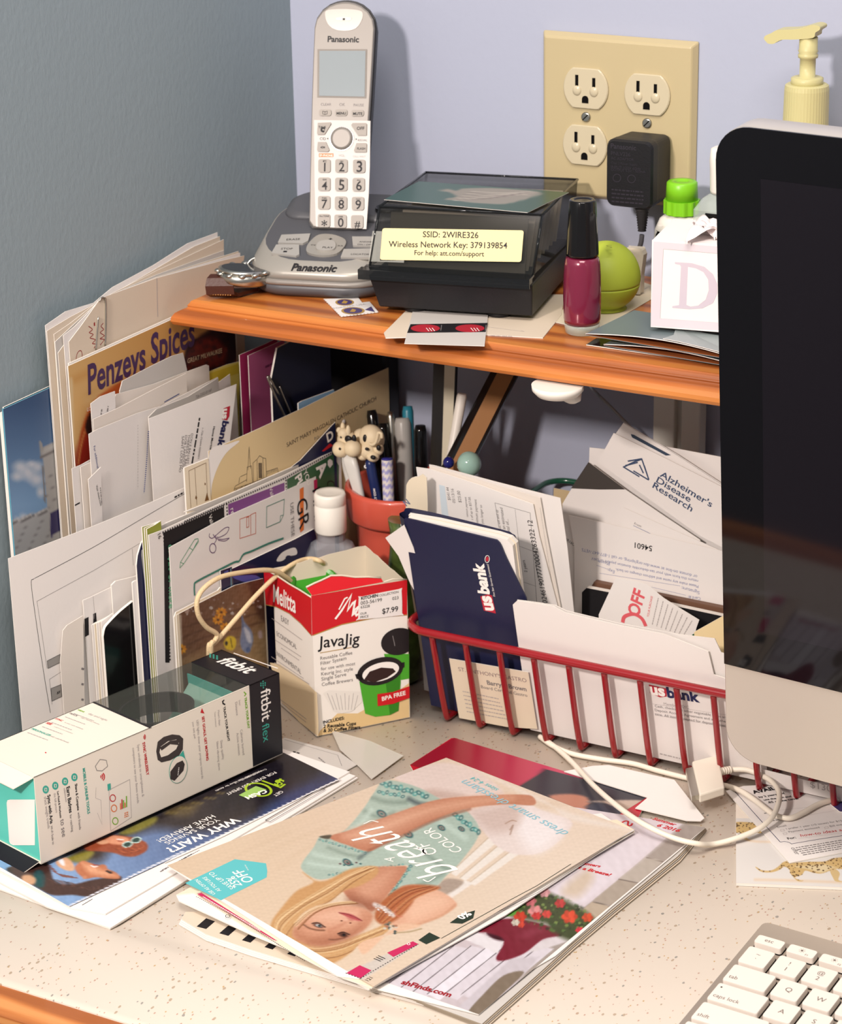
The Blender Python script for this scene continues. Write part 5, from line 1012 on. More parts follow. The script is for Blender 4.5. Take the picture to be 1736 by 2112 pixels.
# fashion catalog with the woman
Q1 = [(345, 1785), (920, 1563), (1305, 1712), (770, 2035)]; ZM = .0105
wc = thing('fashion_catalog', atz((830, 1800), .007), 'fashion catalog with a blonde woman in a mint top on its cover, topmost in front', 'catalog')
for k, (px, z) in enumerate(((cI(66, 528, 74, 545, 300, 650, 520, 740, 670, 824, 1100, 590, 1490, 330, 1400, 270, 300, 400), .0072), (cI(66, 526, 120, 520, 300, 640, 560, 760, 672, 822, 1506, 328, 1450, 290, 300, 400), .0080), (cI(130, 520, 160, 510, 400, 690, 570, 780, 680, 818, 1504, 322, 1450, 290, 300, 400), .0089))):
    mb, pl = flat(px, z, .0007, CREAM if k else WHITE); ik = Ink(mb, pl)
    if k == 2:
        PK = mat('magenta_print', (190, 40, 90), .4); ik.poly(cI(132, 524, 145, 520, 385, 672, 372, 668), PK, 1); ik.line(cI(128, 532, 240, 590, 370, 672, 470, 735), .5, BLACKI, 2, False, 1.6); ik.greek(cI(150, 533, 330, 640), WHITEI, rnd, .6, 3); ik.line(cI(*ring_(228, 594, 7, 5, 0, 12)), .4, BLACKI, 3, True)
        ik.line(cI(670, 800, 900, 664, 1200, 520, 1500, 325), .35, BLACKI)
    mb.build('page', wc)
pl = PZ(ZM-.0008); cq = [Q1[0], Q1[1], Q1[2]]+cV(1265, 470, 900, 670, 640, 820, 480, 920, 0, 1165)+cS(1150, 1100, 970, 1130, 1000, 1140, 620, 1358, 500, 1345)+cI(570, 780)
mb = MB(); plate([pl.at(p) for p in cq], pl, .0006, WHITE, mb=mb); ik = Ink(mb, pl)
CREAMC = (226, 200, 170)
def paint(c):
    c.grad(cI(100, 420)[0], cI(1300, 300)[0], (222, 192, 158), (232, 208, 182))
    for k in range(9): c.line(cI(150+k*120, 480-k*20, 260+k*120, 400-k*18, 420+k*120, 330-k*14), 7, (214, 184, 150), 12, .35)
    c.poly(cI(900, 82, 1220, 230, 1300, 290, 1506, 322, 1250, 250), (236, 218, 198), 8)
    # bench slats beside the hat
    for k in range(3): c.poly(cS(1450+k*75, 455+k*40, 1500+k*70, 490+k*38, 1240+k*60, 705+k*30, 1200+k*60, 680+k*32), (240, 226, 208), 3, False); c.line(cS(1450+k*75, 455+k*40, 1205+k*60, 682+k*32), 2, (204, 178, 148), 2)
    c.poly(cS(1350, 750, 1210, 845, 1160, 820, 1300, 730), (238, 224, 208), 3, False); c.poly(cS(1120, 780, 1180, 720, 1290, 745, 1160, 830), (176, 154, 134), 5)
    # white sun hat
    c.poly(cV(560, 245, 590, 265, 640, 330, 858, 410, 830, 490, 720, 590, 600, 630, 480, 620, 380, 570, 300, 480, 215, 370, 250, 330), (234, 214, 200), 4); c.poly(cV(560, 350, 700, 380, 820, 430, 760, 540, 620, 610, 520, 480), (244, 230, 220), 30); c.poly(cV(220, 360, 330, 330, 500, 300, 540, 380, 470, 470, 330, 480), (214, 188, 172), 24); c.line(cV(470, 470, 490, 440, 470, 500), 2, (160, 124, 100), 2); c.line(cV(440, 430, 480, 410, 510, 415), 2, (176, 140, 116), 2)
    # white trousers
    c.poly(cS(850, 70, 1000, 10, 1200, -20, 1420, 60, 1550, 190, 1380, 220, 1150, 215, 1040, 160, 930, 120), (232, 208, 192), 6); c.poly(cS(1100, 150, 1300, 190, 1130, 215, 1040, 165), (206, 176, 158), 14)
    # mint top
    mint, mintd, mintl = (176, 190, 170), (134, 150, 132), (198, 212, 192)
    c.poly(cS(780, 95, 900, 105, 1030, 150, 1140, 210, 1300, 280, 1390, 420, 1280, 600, 1180, 700, 1110, 770, 990, 800, 790, 870, 900, 720, 940, 640, 820, 640, 640, 650, 420, 720, 330, 715, 255, 660, 262, 610, 330, 520, 370, 450, 440, 450, 540, 400, 650, 270, 710, 180), mint, 3)
    tm = c.mask(cS(780, 95, 900, 105, 1030, 150, 1140, 210, 1300, 280, 1390, 420, 1280, 600, 1180, 700, 1110, 770, 990, 800, 790, 870, 900, 720, 940, 640, 820, 640, 640, 650, 420, 720, 330, 715, 255, 660, 262, 610, 330, 520, 370, 450, 440, 450, 540, 400, 650, 270, 710, 180), 3)
    for pts, cl, w in ((cS(700, 200, 800, 230, 920, 230), mintd, 10), (cS(660, 290, 760, 330, 840, 300), mintd, 8), (cS(940, 210, 1000, 240, 1060, 250), (70, 82, 84), 9), (cS(330, 560, 450, 590, 560, 600), mintl, 9), (cS(300, 620, 420, 640, 560, 650), mintl, 9), (cS(420, 520, 560, 570, 640, 580), mintd, 5), (cS(1150, 360, 1240, 420, 1300, 460), mintl, 12), (cS(1050, 560, 1150, 640, 1200, 660), mintd, 8), (cS(720, 480, 860, 560, 930, 600), mintl, 8), (cS(560, 420, 640, 360, 700, 280), mintl, 10), (cS(1000, 760, 1060, 740, 1160, 690), mintd, 7), (cS(620, 590, 660, 560, 690, 540), (90, 104, 100), 6)): c.line(pts, w, cl, 8, .75, mask=tm)
    tq, tqd = (66, 150, 140), (40, 92, 92)
    for a, b, n, w in ((cS(770, 110)[0], cS(1050, 190)[0], 13, 8), (cS(750, 165)[0], cS(900, 190)[0], 7, 6), (cS(1235, 310)[0], cS(1385, 425)[0], 9, 8), (cS(370, 470)[0], cS(660, 555)[0], 15, 3.5), (cS(430, 695)[0], cS(900, 630)[0], 20, 3.2), (cS(950, 640)[0], cS(820, 820)[0], 13, 5.5)):
        for k in range(n):
            t = k/(n-1); x, y = a[0]+(b[0]-a[0])*t, a[1]+(b[1]-a[1])*t+(math.sin(k*2.3)*w*.3); c.ell((x, y), w, w*.7, tq if k % 2 else tqd, k, .5, .85); c.ell((x, y), w*.5, w*.35, mintl, k, .5, .8)
    for x, y, s_ in ((765, 305, 13), (935, 435, 13), (1148, 395, 10), (1275, 402, 9), (545, 615, 12)):
        for r, cl in ((1, tqd), (.7, (150, 120, 110)), (.45, mintd), (.25, tqd)): c.ell(cS(x, y)[0], s_*r, s_*.62*r, cl, .5, .3)
    for k in range(6): c.ell(cS(500+k*26, 625-k*2+(k % 2)*10)[0], 3.5, 2.2, tqd if k % 2 else (96, 62, 66), 0, .5, .9)
    # arm along the top
    skin, skl, skd = (196, 130, 98), (226, 170, 136), (150, 90, 66)
    c.poly(cS(430, 455, 560, 410, 720, 350, 900, 285, 1120, 215, 1380, 190, 1660, 182, 1736, 200, 1736, 250, 1560, 245, 1320, 270, 1100, 345, 900, 440, 760, 510, 680, 545, 560, 510), skin, 3)
    c.poly(cS(520, 445, 760, 360, 1000, 275, 1300, 215, 1600, 200, 1400, 240, 1100, 300, 860, 390, 680, 470), skl, 26); c.line(cS(680, 540, 860, 465, 1100, 350, 1330, 275), 4, skd, 6, .8); c.poly(cS(370, 450, 440, 440, 430, 465, 390, 462), (84, 80, 64), 3)
    # neck, chest, shoulder
    c.poly(cS(560, 700, 700, 650, 860, 640, 925, 645, 900, 700, 840, 780, 760, 870, 700, 930, 640, 880, 560, 850, 500, 760), skin, 4); c.poly(cS(600, 760, 700, 700, 840, 660, 800, 760, 720, 840, 640, 860), skl, 30, a=.6); c.poly(cS(560, 820, 700, 860, 760, 880, 700, 930, 560, 900), skd, 20, a=.7)
    c.poly(cS(880, 780, 1000, 760, 1140, 800, 1230, 860, 1240, 900, 1150, 960, 1020, 1010, 900, 1040, 830, 1010, 900, 940, 940, 880), skl, 4); c.poly(cS(950, 880, 1100, 820, 1200, 870, 1050, 960, 940, 990), (238, 190, 156), 24, a=.8); c.line(cS(1235, 890, 1150, 955, 1020, 1005, 900, 1040), 4, (206, 148, 112), 6, .8)
    c.poly(cS(620, 1120, 800, 1080, 1000, 1030, 980, 1010, 860, 1020, 700, 1170, 640, 1200), (232, 186, 150), 5)
    # hair: wide flowing mass with strands
    hair, hl_, hd = (206, 154, 100), (240, 202, 150), (138, 88, 50)
    c.poly(cS(260, 680, 330, 730, 420, 730, 560, 660, 720, 640, 740, 690, 640, 760, 520, 800, 430, 870, 330, 900, 240, 960, 200, 1060, 240, 1110, 400, 1150, 560, 1100, 700, 1050, 780, 1010, 830, 960, 800, 1060, 640, 1120, 560, 1200, 420, 1270, 250, 1240, 120, 1140, 60, 1090, 60, 1000, 130, 900, 220, 800, 330, 740), hair, 5)
    hm = c.mask(cS(260, 680, 330, 730, 420, 730, 560, 660, 720, 640, 740, 690, 640, 760, 520, 800, 430, 870, 330, 900, 240, 960, 200, 1060, 240, 1110, 400, 1150, 560, 1100, 700, 1050, 780, 1010, 830, 960, 800, 1060, 640, 1120, 560, 1200, 420, 1270, 250, 1240, 120, 1140, 60, 1090, 60, 1000, 130, 900, 220, 800, 330, 740), 4)
    r = np.random.RandomState(2)
    for k in range(44):
        s_ = r.uniform(-1, 1); cl = [hl_, hair, hd, (222, 176, 122)][k % 4]; c.line(cS(720-r.uniform(0, 60), 655+s_*20, 560, 720+s_*40, 420+s_*20, 810+s_*50, 260+s_*20, 900+s_*40, 130+s_*40, 1010+s_*50, 110+s_*40, 1090+s_*30), 2.2, cl, 1.5, .7, mask=hm)
        c.line(cS(120+s_*40, 1080+s_*20, 300, 1180+s_*40, 480, 1170+s_*50, 640, 1110+s_*40, 780, 1050+s_*25), 2.2, cl, 1.5, .7, mask=hm)
    c.poly(cS(770, 860, 900, 770, 1060, 760, 1140, 780, 1000, 820, 960, 880, 900, 950, 830, 1000, 760, 1010, 720, 960), (178, 100, 60), 6)
    for k in range(18): s_ = r.uniform(-1, 1); c.line(cS(1100+s_*30, 775+s_*8, 960+s_*20, 820+s_*30, 850+s_*30, 900+s_*40, 760+s_*20, 990+s_*20), 2, [(206, 140, 90), (140, 72, 44), (190, 112, 70)][k % 3], 1.4, .75)
    # face
    face = cS(230, 1000, 330, 920, 460, 890, 580, 895, 660, 915, 705, 950, 700, 990, 660, 1040, 600, 1080, 520, 1110, 420, 1145, 300, 1140, 210, 1100, 200, 1050)
    c.poly(face, (212, 150, 116), 6); fm = c.mask(face, 6)
    c.poly(cS(300, 960, 460, 910, 600, 920, 640, 960, 520, 1000, 380, 1000), (238, 188, 156), 34, a=.8); c.poly(cS(420, 1090, 560, 1060, 640, 1020, 560, 1110, 420, 1145, 300, 1130), (168, 104, 76), 24, a=.8); c.poly(cS(210, 1050, 300, 1090, 420, 1120, 380, 1145, 240, 1115), (176, 112, 80), 20, a=.7)
    c.poly(cS(640, 930, 705, 950, 700, 1000, 640, 1050, 620, 1000), (196, 130, 98), 16, a=.6)
    c.line(cS(268, 1015, 300, 1035, 350, 1048, 400, 1050), 3.2, (120, 78, 56), 2.5, .8); c.line(cS(430, 1108, 470, 1110, 530, 1098), 3, (120, 74, 54), 2.5, .7)
    c.ell(cS(360, 1020)[0], 14, 5.5, (96, 60, 48), .28, .5); c.ell(cS(362, 1020)[0], 8, 3.6, (190, 186, 178), .25, .4); c.ell(cS(368, 1021)[0], 4.2, 3.6, (56, 64, 62), 0, .4); c.line(cS(320, 1006, 360, 1002, 405, 1030), 2.2, (56, 34, 28), 1.6, .9)
    c.ell(cS(520, 1080)[0], 13, 6, (92, 56, 44), .2, .5); c.ell(cS(524, 1079)[0], 4.5, 3.6, (34, 30, 30), 0, .4); c.line(cS(485, 1072, 520, 1062, 560, 1078), 2.4, (50, 30, 26), 1.6, .9)
    c.line(cS(430, 1050, 500, 1020, 545, 990, 570, 985), 5, (190, 122, 92), 7, .6); c.ell(cS(535, 985)[0], 9, 5, (232, 176, 146), .2, .7, .8); c.ell(cS(510, 990)[0], 2.6, 1.7, (110, 60, 46)); c.ell(cS(565, 1003)[0], 2.4, 1.7, (120, 66, 50))
    c.poly(cS(490, 937, 540, 940, 590, 955, 640, 988, 600, 985, 540, 962), (186, 84, 82), 2.5); c.line(cS(492, 938, 560, 952, 640, 988), 1.4, (120, 48, 50), 1.2, .9); c.poly(cS(540, 966, 600, 988, 620, 990, 570, 985), (206, 118, 108), 3)
    for k in range(10): s_ = r.uniform(-1, 1); c.line(cS(590+s_*30, 870+s_*10, 450, 885+s_*14, 320+s_*14, 930+s_*20, 215+s_*20, 1020+s_*30), 1.8, [hl_, hd][k % 2], 1.4, .6)
    # jewellery
    c.line(cS(720, 885, 780, 910, 840, 955), 8, (226, 212, 200), 5, .9); c.speck(40, tuple(cS(720, 880)[0])+tuple(cS(850, 970)[0]), .8, 2, [(250, 244, 236), (150, 130, 116)], 7, c.mask(cS(710, 875, 760, 880, 860, 950, 840, 975, 730, 915), 3))
    for k in range(16): c.ell(cS(800+r.uniform(-25, 40)+k*2, 1010+r.uniform(-20, 40)+k*2)[0], 4, 3, [(130, 116, 96), (210, 200, 180), (70, 84, 80), (176, 120, 90)][k % 4], 0, .4)
    c.line(cS(860, 1065, 940, 1060, 1020, 1040), 3, (176, 150, 110), 2, .8)
    c.line(cS(900, 965, 850, 950, 860, 905), 1.2, (214, 120, 96), 1)
    # bottom strip
    c.poly(cS(480, 1330, 650, 1270, 800, 1200, 980, 1120, 1000, 1145, 640, 1370, 500, 1350), (214, 198, 180), 4, False); 
    c.noise(3, 9, 5)
ik.picture([Q1[0], Q1[1], Q1[2], Q1[3]], 340, 260, paint)
TQ = mat('turquoise_print', (90, 186, 190), .4)
PK = MATS['magenta_print']; ik.poly(cI(94, 490, 250, 415, 348, 428, 352, 452, 350, 472, 206, 544), TQ, 2)
for t, a, b, c_, d, bo in (('USE AS OFTEN', 196, 524, 130, 478, 0), ('AS YOU LIKE', 214, 514, 155, 470, 0), ('SAVE UP TO', 258, 505, 176, 455, 0), ('25%', 280, 497, 243, 468, .01), ('OFF', 318, 482, 268, 446, .01), ('see back for', 300, 450, 280, 432, 0)): ik.text(cI(a-6, b, c_+4, d), t, WHITEI, 3, bo)
ik.text(cS(1262, 662, 748, 372), 'breath', WHITEI, 4, -.004, .38, 1.3)
def scr(pts, w, k=5): ik.line(smooth(cS(*pts), 6, False), w, WHITEI, k)
scr((1030, 728, 1060, 742, 1090, 726, 1110, 712), .9); scr((745, 362, 700, 352, 668, 366, 650, 372), .9)
ik.text(cS(840, 615, 862, 600)[:1]+cS(850, 585), 'A', WHITEI, 4); ik.text(cS(1130, 555, 1055, 490), 'OF', WHITEI, 4); ik.text(cS(1290, 540, 1080, 395), 'COLOR', WHITEI, 4)
ik.text(cV(850, 488, 190, 150), 'dress smart dressbarn', mat('pale_blue_print', (140, 192, 206), .4), 4, 0, .1); ik.text(cV(400, 212, 240, 132), 'sizes 4-24', TQ, 4)
ik.poly(cS(540, 1325, 625, 1275, 700, 1308, 630, 1358), PK, 3); ik.poly(cS(800, 1195, 965, 1122, 1000, 1140, 840, 1222), PK, 3); ik.line(cS(535, 1325, 630, 1360, 1000, 1140), .5, BLACKI, 4, False, 2.0)
for k in range(3): ik.line(cS(715+k*14, 1232-k*9, 760+k*14, 1250-k*8), .6, BLACKI, 4)
ik.text(cS(680, 1378, 710, 1358), '121', BLACKI, 4); ik.line(cS(*ring_(938, 1140, 9, 6, 0, 12)), .4, WHITEI, 4, True)
DKG = mat('dark_green_print', (36, 52, 42), .4); ik.poly(cS(1000, 1115, 1070, 1066, 1140, 1100, 1050, 1142), DKG, 4); ik.poly(cS(1200, 1005, 1280, 950, 1362, 925, 1350, 975, 1280, 1010), DKG, 4); ik.text(cS(1280, 985, 1345, 950), '0%', WHITEI, 5, .04); ik.line(cV(30, 1166, 480, 915, 640, 830, 860, 690), .4, DKG, 4)
mb.build('cover', wc)

# leopard card, reply card and the ones behind
mb, pl = flat(cW(190, 640, 195, 1850, 2400, 1940, 2400, 400, 600, 400), .0016, .0014, paper('cream_card', (234, 222, 208))); ik = Ink(mb, pl)
LEO = [(214, 176, 112), (84, 58, 36)]
def paint(c):
    c.fill((234, 222, 208))
    body = cW(475, 1610, 500, 1612, 560, 1650, 680, 1660, 780, 1620, 880, 1535, 960, 1520, 1020, 1545, 1250, 1530, 1480, 1525, 1600, 1480, 1800, 1460, 2100, 1440, 2100, 1640, 1900, 1700, 1760, 1640, 1620, 1640, 1440, 1700, 1320, 1690, 1200, 1660, 1150, 1720, 1050, 1760, 1130, 1800, 1170, 1800, 1150, 1815, 1080, 1805, 1000, 1720, 975, 1690, 970, 1650, 900, 1600, 820, 1650, 700, 1685, 560, 1675)
    c.line(cW(470, 1790, 900, 1800, 1736, 1830), 4, (236, 200, 160), 6, .8); c.poly(body, (216, 178, 116), 1.5); c.poly(cW(1050, 1600, 1250, 1640, 1440, 1690, 1600, 1620, 1700, 1640, 1480, 1570, 1200, 1590), (232, 206, 158), 4)
    c.poly(cW(1560, 1660, 1640, 1640, 1700, 1700, 1680, 1790, 1740, 1820, 1640, 1815, 1600, 1760), (220, 186, 130), 1.5)
    c.poly(cW(190, 955, 460, 965, 480, 1000, 560, 1050, 580, 1110, 480, 1110, 390, 1080, 330, 1160, 400, 1220, 380, 1228, 290, 1190, 260, 1110, 200, 1110, 188, 1040), (214, 176, 112), 1.5); c.line(cW(280, 1200, 480, 1235, 690, 1240), 3, (236, 200, 160), 5, .8)
    m = c.mask(body, 1.5); c.speck(260, tuple(cW(480, 1450)[0])+tuple(cW(1760, 1820)[0]), .9, 1.9, [(70, 46, 28), (104, 72, 42)], 5, m); m2 = c.mask(cW(190, 955, 460, 965, 580, 1110, 390, 1080, 330, 1160, 200, 1110), 1.5); c.speck(70, tuple(cW(190, 955)[0])+tuple(cW(580, 1200)[0]), .9, 1.9, [(70, 46, 28)], 6, m2)
ik.picture(cW(195, 900, 2400, 900, 2400, 1930, 195, 1842), 240, 150, paint, PICM); tag(mb.build('leopard_card'), 'cream card printed with two walking leopards, flat below the monitor', 'card')
mb, pl = flat(cW(45, 500, 970, 1545, 2100, 1320, 2500, 900, 1700, 350, 300, 430), .0026, .0007, WHITE); ik = Ink(mb, pl)
ik.line(cW(180, 515, 560, 940, 835, 1245), .45, NAVYI); ik.line(smooth(cW(835, 1245, 900, 1238, 960, 1250, 998, 1272), 4, False)+cW(1300, 1220, 1750, 1150), .45, NAVYI)
ik.text(cW(450, 545, 780, 480), 'AVAIL', BLACKI, 2, .05); ik.text(cW(530, 605, 900, 545), 'by 2 years and', BLACKI, 2, .03); ik.text(cW(600, 645, 1000, 590), 'use the rest and', BLACKI, 2, .03); ik.text(cW(660, 685, 1120, 620), '.85 of the cover', BLACKI, 2, .03)
ik.greek(cW(600, 830, 670, 822), GREYI, rnd, 1.0); ik.greek(cW(705, 940, 830, 918), GREYI, rnd, 1.0); ik.line(cW(760, 790, 1736, 690), .15, LGREYI); ik.line(cW(850, 920, 1736, 770), .15, LGREYI)
ik.text(cW(800, 1040, 930, 1015), 'Email', GREYI, 2); ik.text(cW(930, 1065, 1736, 945), 'I prefer 1 year (10 issues) for $15', GREYI, 2); ik.text(cW(965, 1110, 1410, 1042), 'Payment enclosed', GREYI, 2); ik.text(cW(1565, 1030, 1736, 1000), 'Bill me', GREYI, 2)
for x, y in ((850, 1065), (890, 1112), (1490, 1025)): ik.line(cW(x-15, y+5, x+35, y-5, x+45, y+20, x-5, y+28), .2, LGREYI, 2, True)
ik.text(cW(950, 1210, 1070, 1190), 'For:', BLACKI, 2, .02); ik.text(cW(1135, 1170, 1736, 1085), 'how-to ideas a', REDI, 2, 0, .2); ik.line(cW(1100, 1195, 1736, 1110), .12, LGREYI)
for k in range(5): ik.greek(cW(1060+k*26, 1330+k*26, 1750, 1215+k*30), GREYI, rnd, .9)
ik.text(cW(985, 1330, 1060, 1430), 'offer', GREYI, 2); tag(mb.build('reply_card'), 'white subscription reply card with red handwriting, on top of the leopard card', 'card')
mb, pl = flat(cW(1560, 690, 1700, 800, 2100, 850, 2100, 560, 1700, 560), .0036, .0006, VIO); tag(mb.build('purple_card'), 'purple card peeking out below the basket at the right edge', 'card')

# charging cable
CBL = mat('white_cable_plastic', (232, 222, 206), .4, .4)
cab = thing('charging_cable', atz((1450, 1600), .002), 'white charging cable with a flat dock connector, curled across the desk', 'cable')
zz = .0022
pts = [atz(p, z) for p, z in zip(cJ(35, 462, 120, 520, 220, 610, 340, 740, 480, 860, 620, 955, 780, 1030, 920, 1065, 1010, 1068, 1140, 1035, 1260, 985, 1340, 920, 1378, 840, 1380, 770, 1340, 715, 1280, 680, 1200, 650, 1120, 648), [zz, zz, .004, .008, .012, .014, .0105, .009, .004, .006, .008, .010, .012, .012, .012, .012, .013, .012])]
mb = MB(); mb.tube(smooth(pts, 8, False), .0018, CBL); 
pts = [atz(p, z) for p, z in zip(cJ(35, 462, 110, 515, 220, 560, 380, 590, 560, 615, 700, 655, 860, 695, 980, 720, 1080, 738, 1160, 765, 1240, 815, 1310, 870, 1350, 900), [zz]*9+[.006, .005, .005, .005])]
mb.tube(smooth(pts, 8, False), .0018, CBL)
pts = [atz(p, .0052) for p in cJ(1340, 895, 1390, 915, 1450, 920, 1520, 890, 1600, 845, 1680, 820, 1800, 810, 2000, 820)]; mb.tube(smooth(pts, 8, False), .0018, CBL); mb.build('wire', cab)
za = .0165; a, b, c_, d = [atz(p, za) for p in cJ(892, 600, 1040, 562, 1075, 745, 935, 790)]
mb = MB(); mb.hull8([p-Vector((0, 0, .0062)) for p in (a, b, c_, d)], [a, b, c_, d], CBL); csh = mb.build('connector_shell', cab, bevel=.0010)
mb = MB(); n_ = (a-b).normalized(); w_ = (d-a); a2, d2 = a+w_*.12, d-w_*.06; mb.hull8([p-Vector((0, 0, .0050)) for p in (a2, d2, d2+n_*.0055, a2+n_*.0055)], [p-Vector((0, 0, .0012)) for p in (a2, d2, d2+n_*.0055, a2+n_*.0055)], STEEL); mb.build('connector_plug', csh)
mb = MB(); s0, s1 = atz(cJ(1048, 660)[0], .0128), atz(cJ(1112, 648)[0], .0125)
for k in range(5): p = s0.lerp(s1, k/5); q_ = s0.lerp(s1, k/5+.14); mb.tube([p, q_], .0026, CBL, 12)
mb.tube([s0, s1], .0021, CBL, 10); mb.build('strain_relief', cab)
# ---------------------------------------------------------------- papers standing along the left wall
rnd = random.Random(31)
def outline(pl, px, zb=.0012):
    """polygon on pl: the visible upper outline px (left to right) continued straight down to height zb"""
    P = [pl.at(p) for p in px]; dn = Vector((0, 0, -1)); dn = (dn-pl.n*dn.dot(pl.n)).normalized()
    lo = lambda p: p+dn*((p.z-zb)/-dn.z)
    return P+[lo(P[-1]), lo(P[0])]
def sheet(name, px, x, label, cat, m=None, t=.0004, lean=0, tr=None, group=None, side=None, ink=None, sm=False, tl=None, zb=.0012, pl=None):
    """a sheet standing on edge: px its upper outline"""
    pl = pl or stand(tl or px[0], tr or px[-1], x, lean)
    mb = MB(); plate(outline(pl, smooth(px, 4, False) if sm else px, zb), pl, t, m or WHITE, side, mb)
    if ink: ink(Ink(mb, pl), pl, mb)
    o = mb.build(name); tag(o, label, cat, group); return o, pl
XP = lambda x: Pl((x, 0, 0), (1, 0, 0))

# view book with the castle
pl = XP(.0085); th = thing('view_book', (.006, -.25, .0006), 'glossy picture book with castle tower and blue sky, leaning on the left wall', 'book')
mb = MB(); q = outline(pl, cA(20, 1190, 300, 1062, 470, 985)); plate(q, pl, .0010, WHITE, mat('teal_blue_cover_edge', (84, 146, 166), .4), mb)
def paint(c):
    c.grad(cA(100, 1150)[0], cA(150, 1800)[0], (62, 86, 118), (128, 160, 188))
    for x, y, rx, ry in ((130, 1560, 22, 18), (110, 1620, 18, 14), (180, 1600, 20, 22), (235, 1640, 22, 20), (240, 1560, 16, 16), (260, 1720, 12, 16), (150, 1880, 12, 10), (110, 1890, 8, 6), (200, 1540, 14, 10)): c.ell(cA(x, y)[0], rx, ry, (214, 208, 204), 0, .8, .85)
    c.poly(cA(260, 1390, 275, 1440, 400, 1360, 480, 1300, 480, 2100, 300, 2100, 300, 1800, 280, 1560), (176, 168, 158), 2, False); c.poly(cA(250, 1395, 262, 1395, 282, 1450, 260, 1500), (160, 152, 142), 1.5, False); c.line(cA(262, 1500, 420, 1420), 3, (120, 112, 106)); c.line(cA(262, 1470, 420, 1390), 2, (206, 198, 188)); c.line(cA(275, 1560, 285, 1780), 3, (130, 122, 114))
    for k in range(7): c.line(cA(285, 1590+k*40, 400, 1550+k*40), 1, (132, 126, 120))
    c.poly(cA(75, 1905, 310, 1820, 320, 2100, 80, 2500), (178, 172, 164), 2, False); c.line(cA(80, 1925, 310, 1840), 4, (120, 114, 110))
    for k in range(9): c.ell(cA(95+k*26, 1905-k*9)[0], 2.6, 3, (196, 188, 178))
    for k in range(10): c.line(cA(85, 1975+k*36, 330, 1885+k*36), .9, (140, 134, 128))
    c.poly(cA(320, 1850, 380, 1830, 386, 1960, 325, 2010), (52, 44, 88), 1.5, False)
    c.poly(cB(105, 760, 200, 760, 260, 1440, 140, 1440), (88, 92, 62), 6); c.speck(60, tuple(cB(110, 780)[0])+tuple(cB(180, 1010)[0]), 1, 3, [(120, 118, 70), (60, 66, 44), (160, 150, 100)], 4); c.poly(cB(125, 1020, 210, 1010, 240, 1440, 150, 1440), (150, 160, 176), 3)
    for k in range(8): c.line(cB(130+k*3, 1060+k*48, 230, 1040+k*48), 1.4, (110, 122, 142))
ik = Ink(mb, pl); ik.picture([tuple(v) for v in proj([tuple(q[0]), tuple(q[2]), tuple(q[3]), tuple(q[4])])], 60, 150, paint); ik.text(cA(365, 1880, 372, 1850), 'l', WHITEI, 3) if False else None
mb.build('front_cover', th)
mb = MB(); plate(outline(XP(.0045), cA(24, 1178, 300, 1052, 470, 976)), XP(.0045), .0010, BLKG, mb=mb); mb.build('back_cover', th)
mb = MB(); plate([p-Vector((.0012, 0, .003)) for p in q], XP(.0073), .0024, EDGE, mb=mb); mb.build('pages', th)

# beige bundle with paper clip
bun = [(cA(290, 655, 420, 565, 600, 510, 720, 410, 980, 270, 1200, 130, 1390, 60, 1400, 300), .0098), (cA(300, 690, 450, 600, 640, 500, 1000, 290, 1240, 150, 1405, 85, 1420, 300), .0106), (cA(345, 712, 450, 640, 640, 490, 1000, 305, 1430, 105, 1432, 320), .0114), (cA(352, 760, 480, 640, 650, 485, 1000, 330, 1430, 175, 1440, 330), .0122), (cA(372, 830, 500, 650, 655, 480, 1000, 345, 1525, 180, 1530, 330), .0130), (cA(405, 720, 480, 660, 655, 478, 1000, 350, 1535, 190, 1540, 340), .0138), (cA(440, 760, 520, 655, 640, 485, 662, 474, 1000, 352, 1420, 240, 1562, 208, 1545, 345), .0146)]
for k, (px, x) in enumerate(bun):
    pl = XP(x); mb = MB(); plate(outline(pl, px), pl, .0004, [WHITE, BEIGE, BEIGE, GREYP, BEIGE, WHITE, BEIGE][k], mb=mb); ik = Ink(mb, pl)
    lb = ['rearmost white sheet of the tall folded bundle on the left wall', 'beige sheet second from the wall in the tall clipped bundle', 'beige sheet third from the wall in the tall clipped bundle', 'grey sheet in the middle of the tall clipped bundle', 'beige sheet just inside the front two of the tall bundle', 'white sheet behind the front sheet of the tall bundle', 'tall beige front sheet with red handwriting held by a paper clip'][k]
    if k == 6:
        DRI = mat('dark_red_ink', (150, 24, 36), .4)
        for s_ in ((485, 870, 495, 830, 515, 815, 525, 840, 520, 870), (600, 800, 612, 775, 590, 770, 608, 745, 575, 735, 595, 712, 570, 700, 590, 680, 565, 660), (640, 780, 665, 745, 640, 740, 665, 720, 640, 700, 662, 680, 645, 660, 660, 640)): ik.line(smooth(cA(*s_), 4, False), .5, DRI)
        ik.poly(cA(598, 640, 606, 632, 608, 655, 600, 660), DRI); ik.poly(cA(1000, 352, 1004, 352, 1010, 600, 1006, 600), LGREYI)
        for k2 in range(5): ik.greek(cA(700, 560+k2*26, 960, 450+k2*26), mat('faint_ink', (196, 182, 162), .6), rnd, .7) if False else None
    tag(mb.build('folded_sheet'), lb, 'paper', 'sheets of the tall clipped bundle')
pl = XP(.0152); mb = MB(); mb.tube([pl.at(p) for p in smooth(cA(612, 810, 620, 700, 628, 600), 4, False)], .0005, STEEL, 6); mb.tube([pl.at(p) for p in smooth(cA(672, 785, 676, 650, 676, 500, 664, 478, 645, 480, 638, 500), 4, False)], .0006, STEEL, 6); tag(mb.build('paper_clip'), 'steel paper clip holding the tall beige paper bundle by the left wall', 'paper clip')

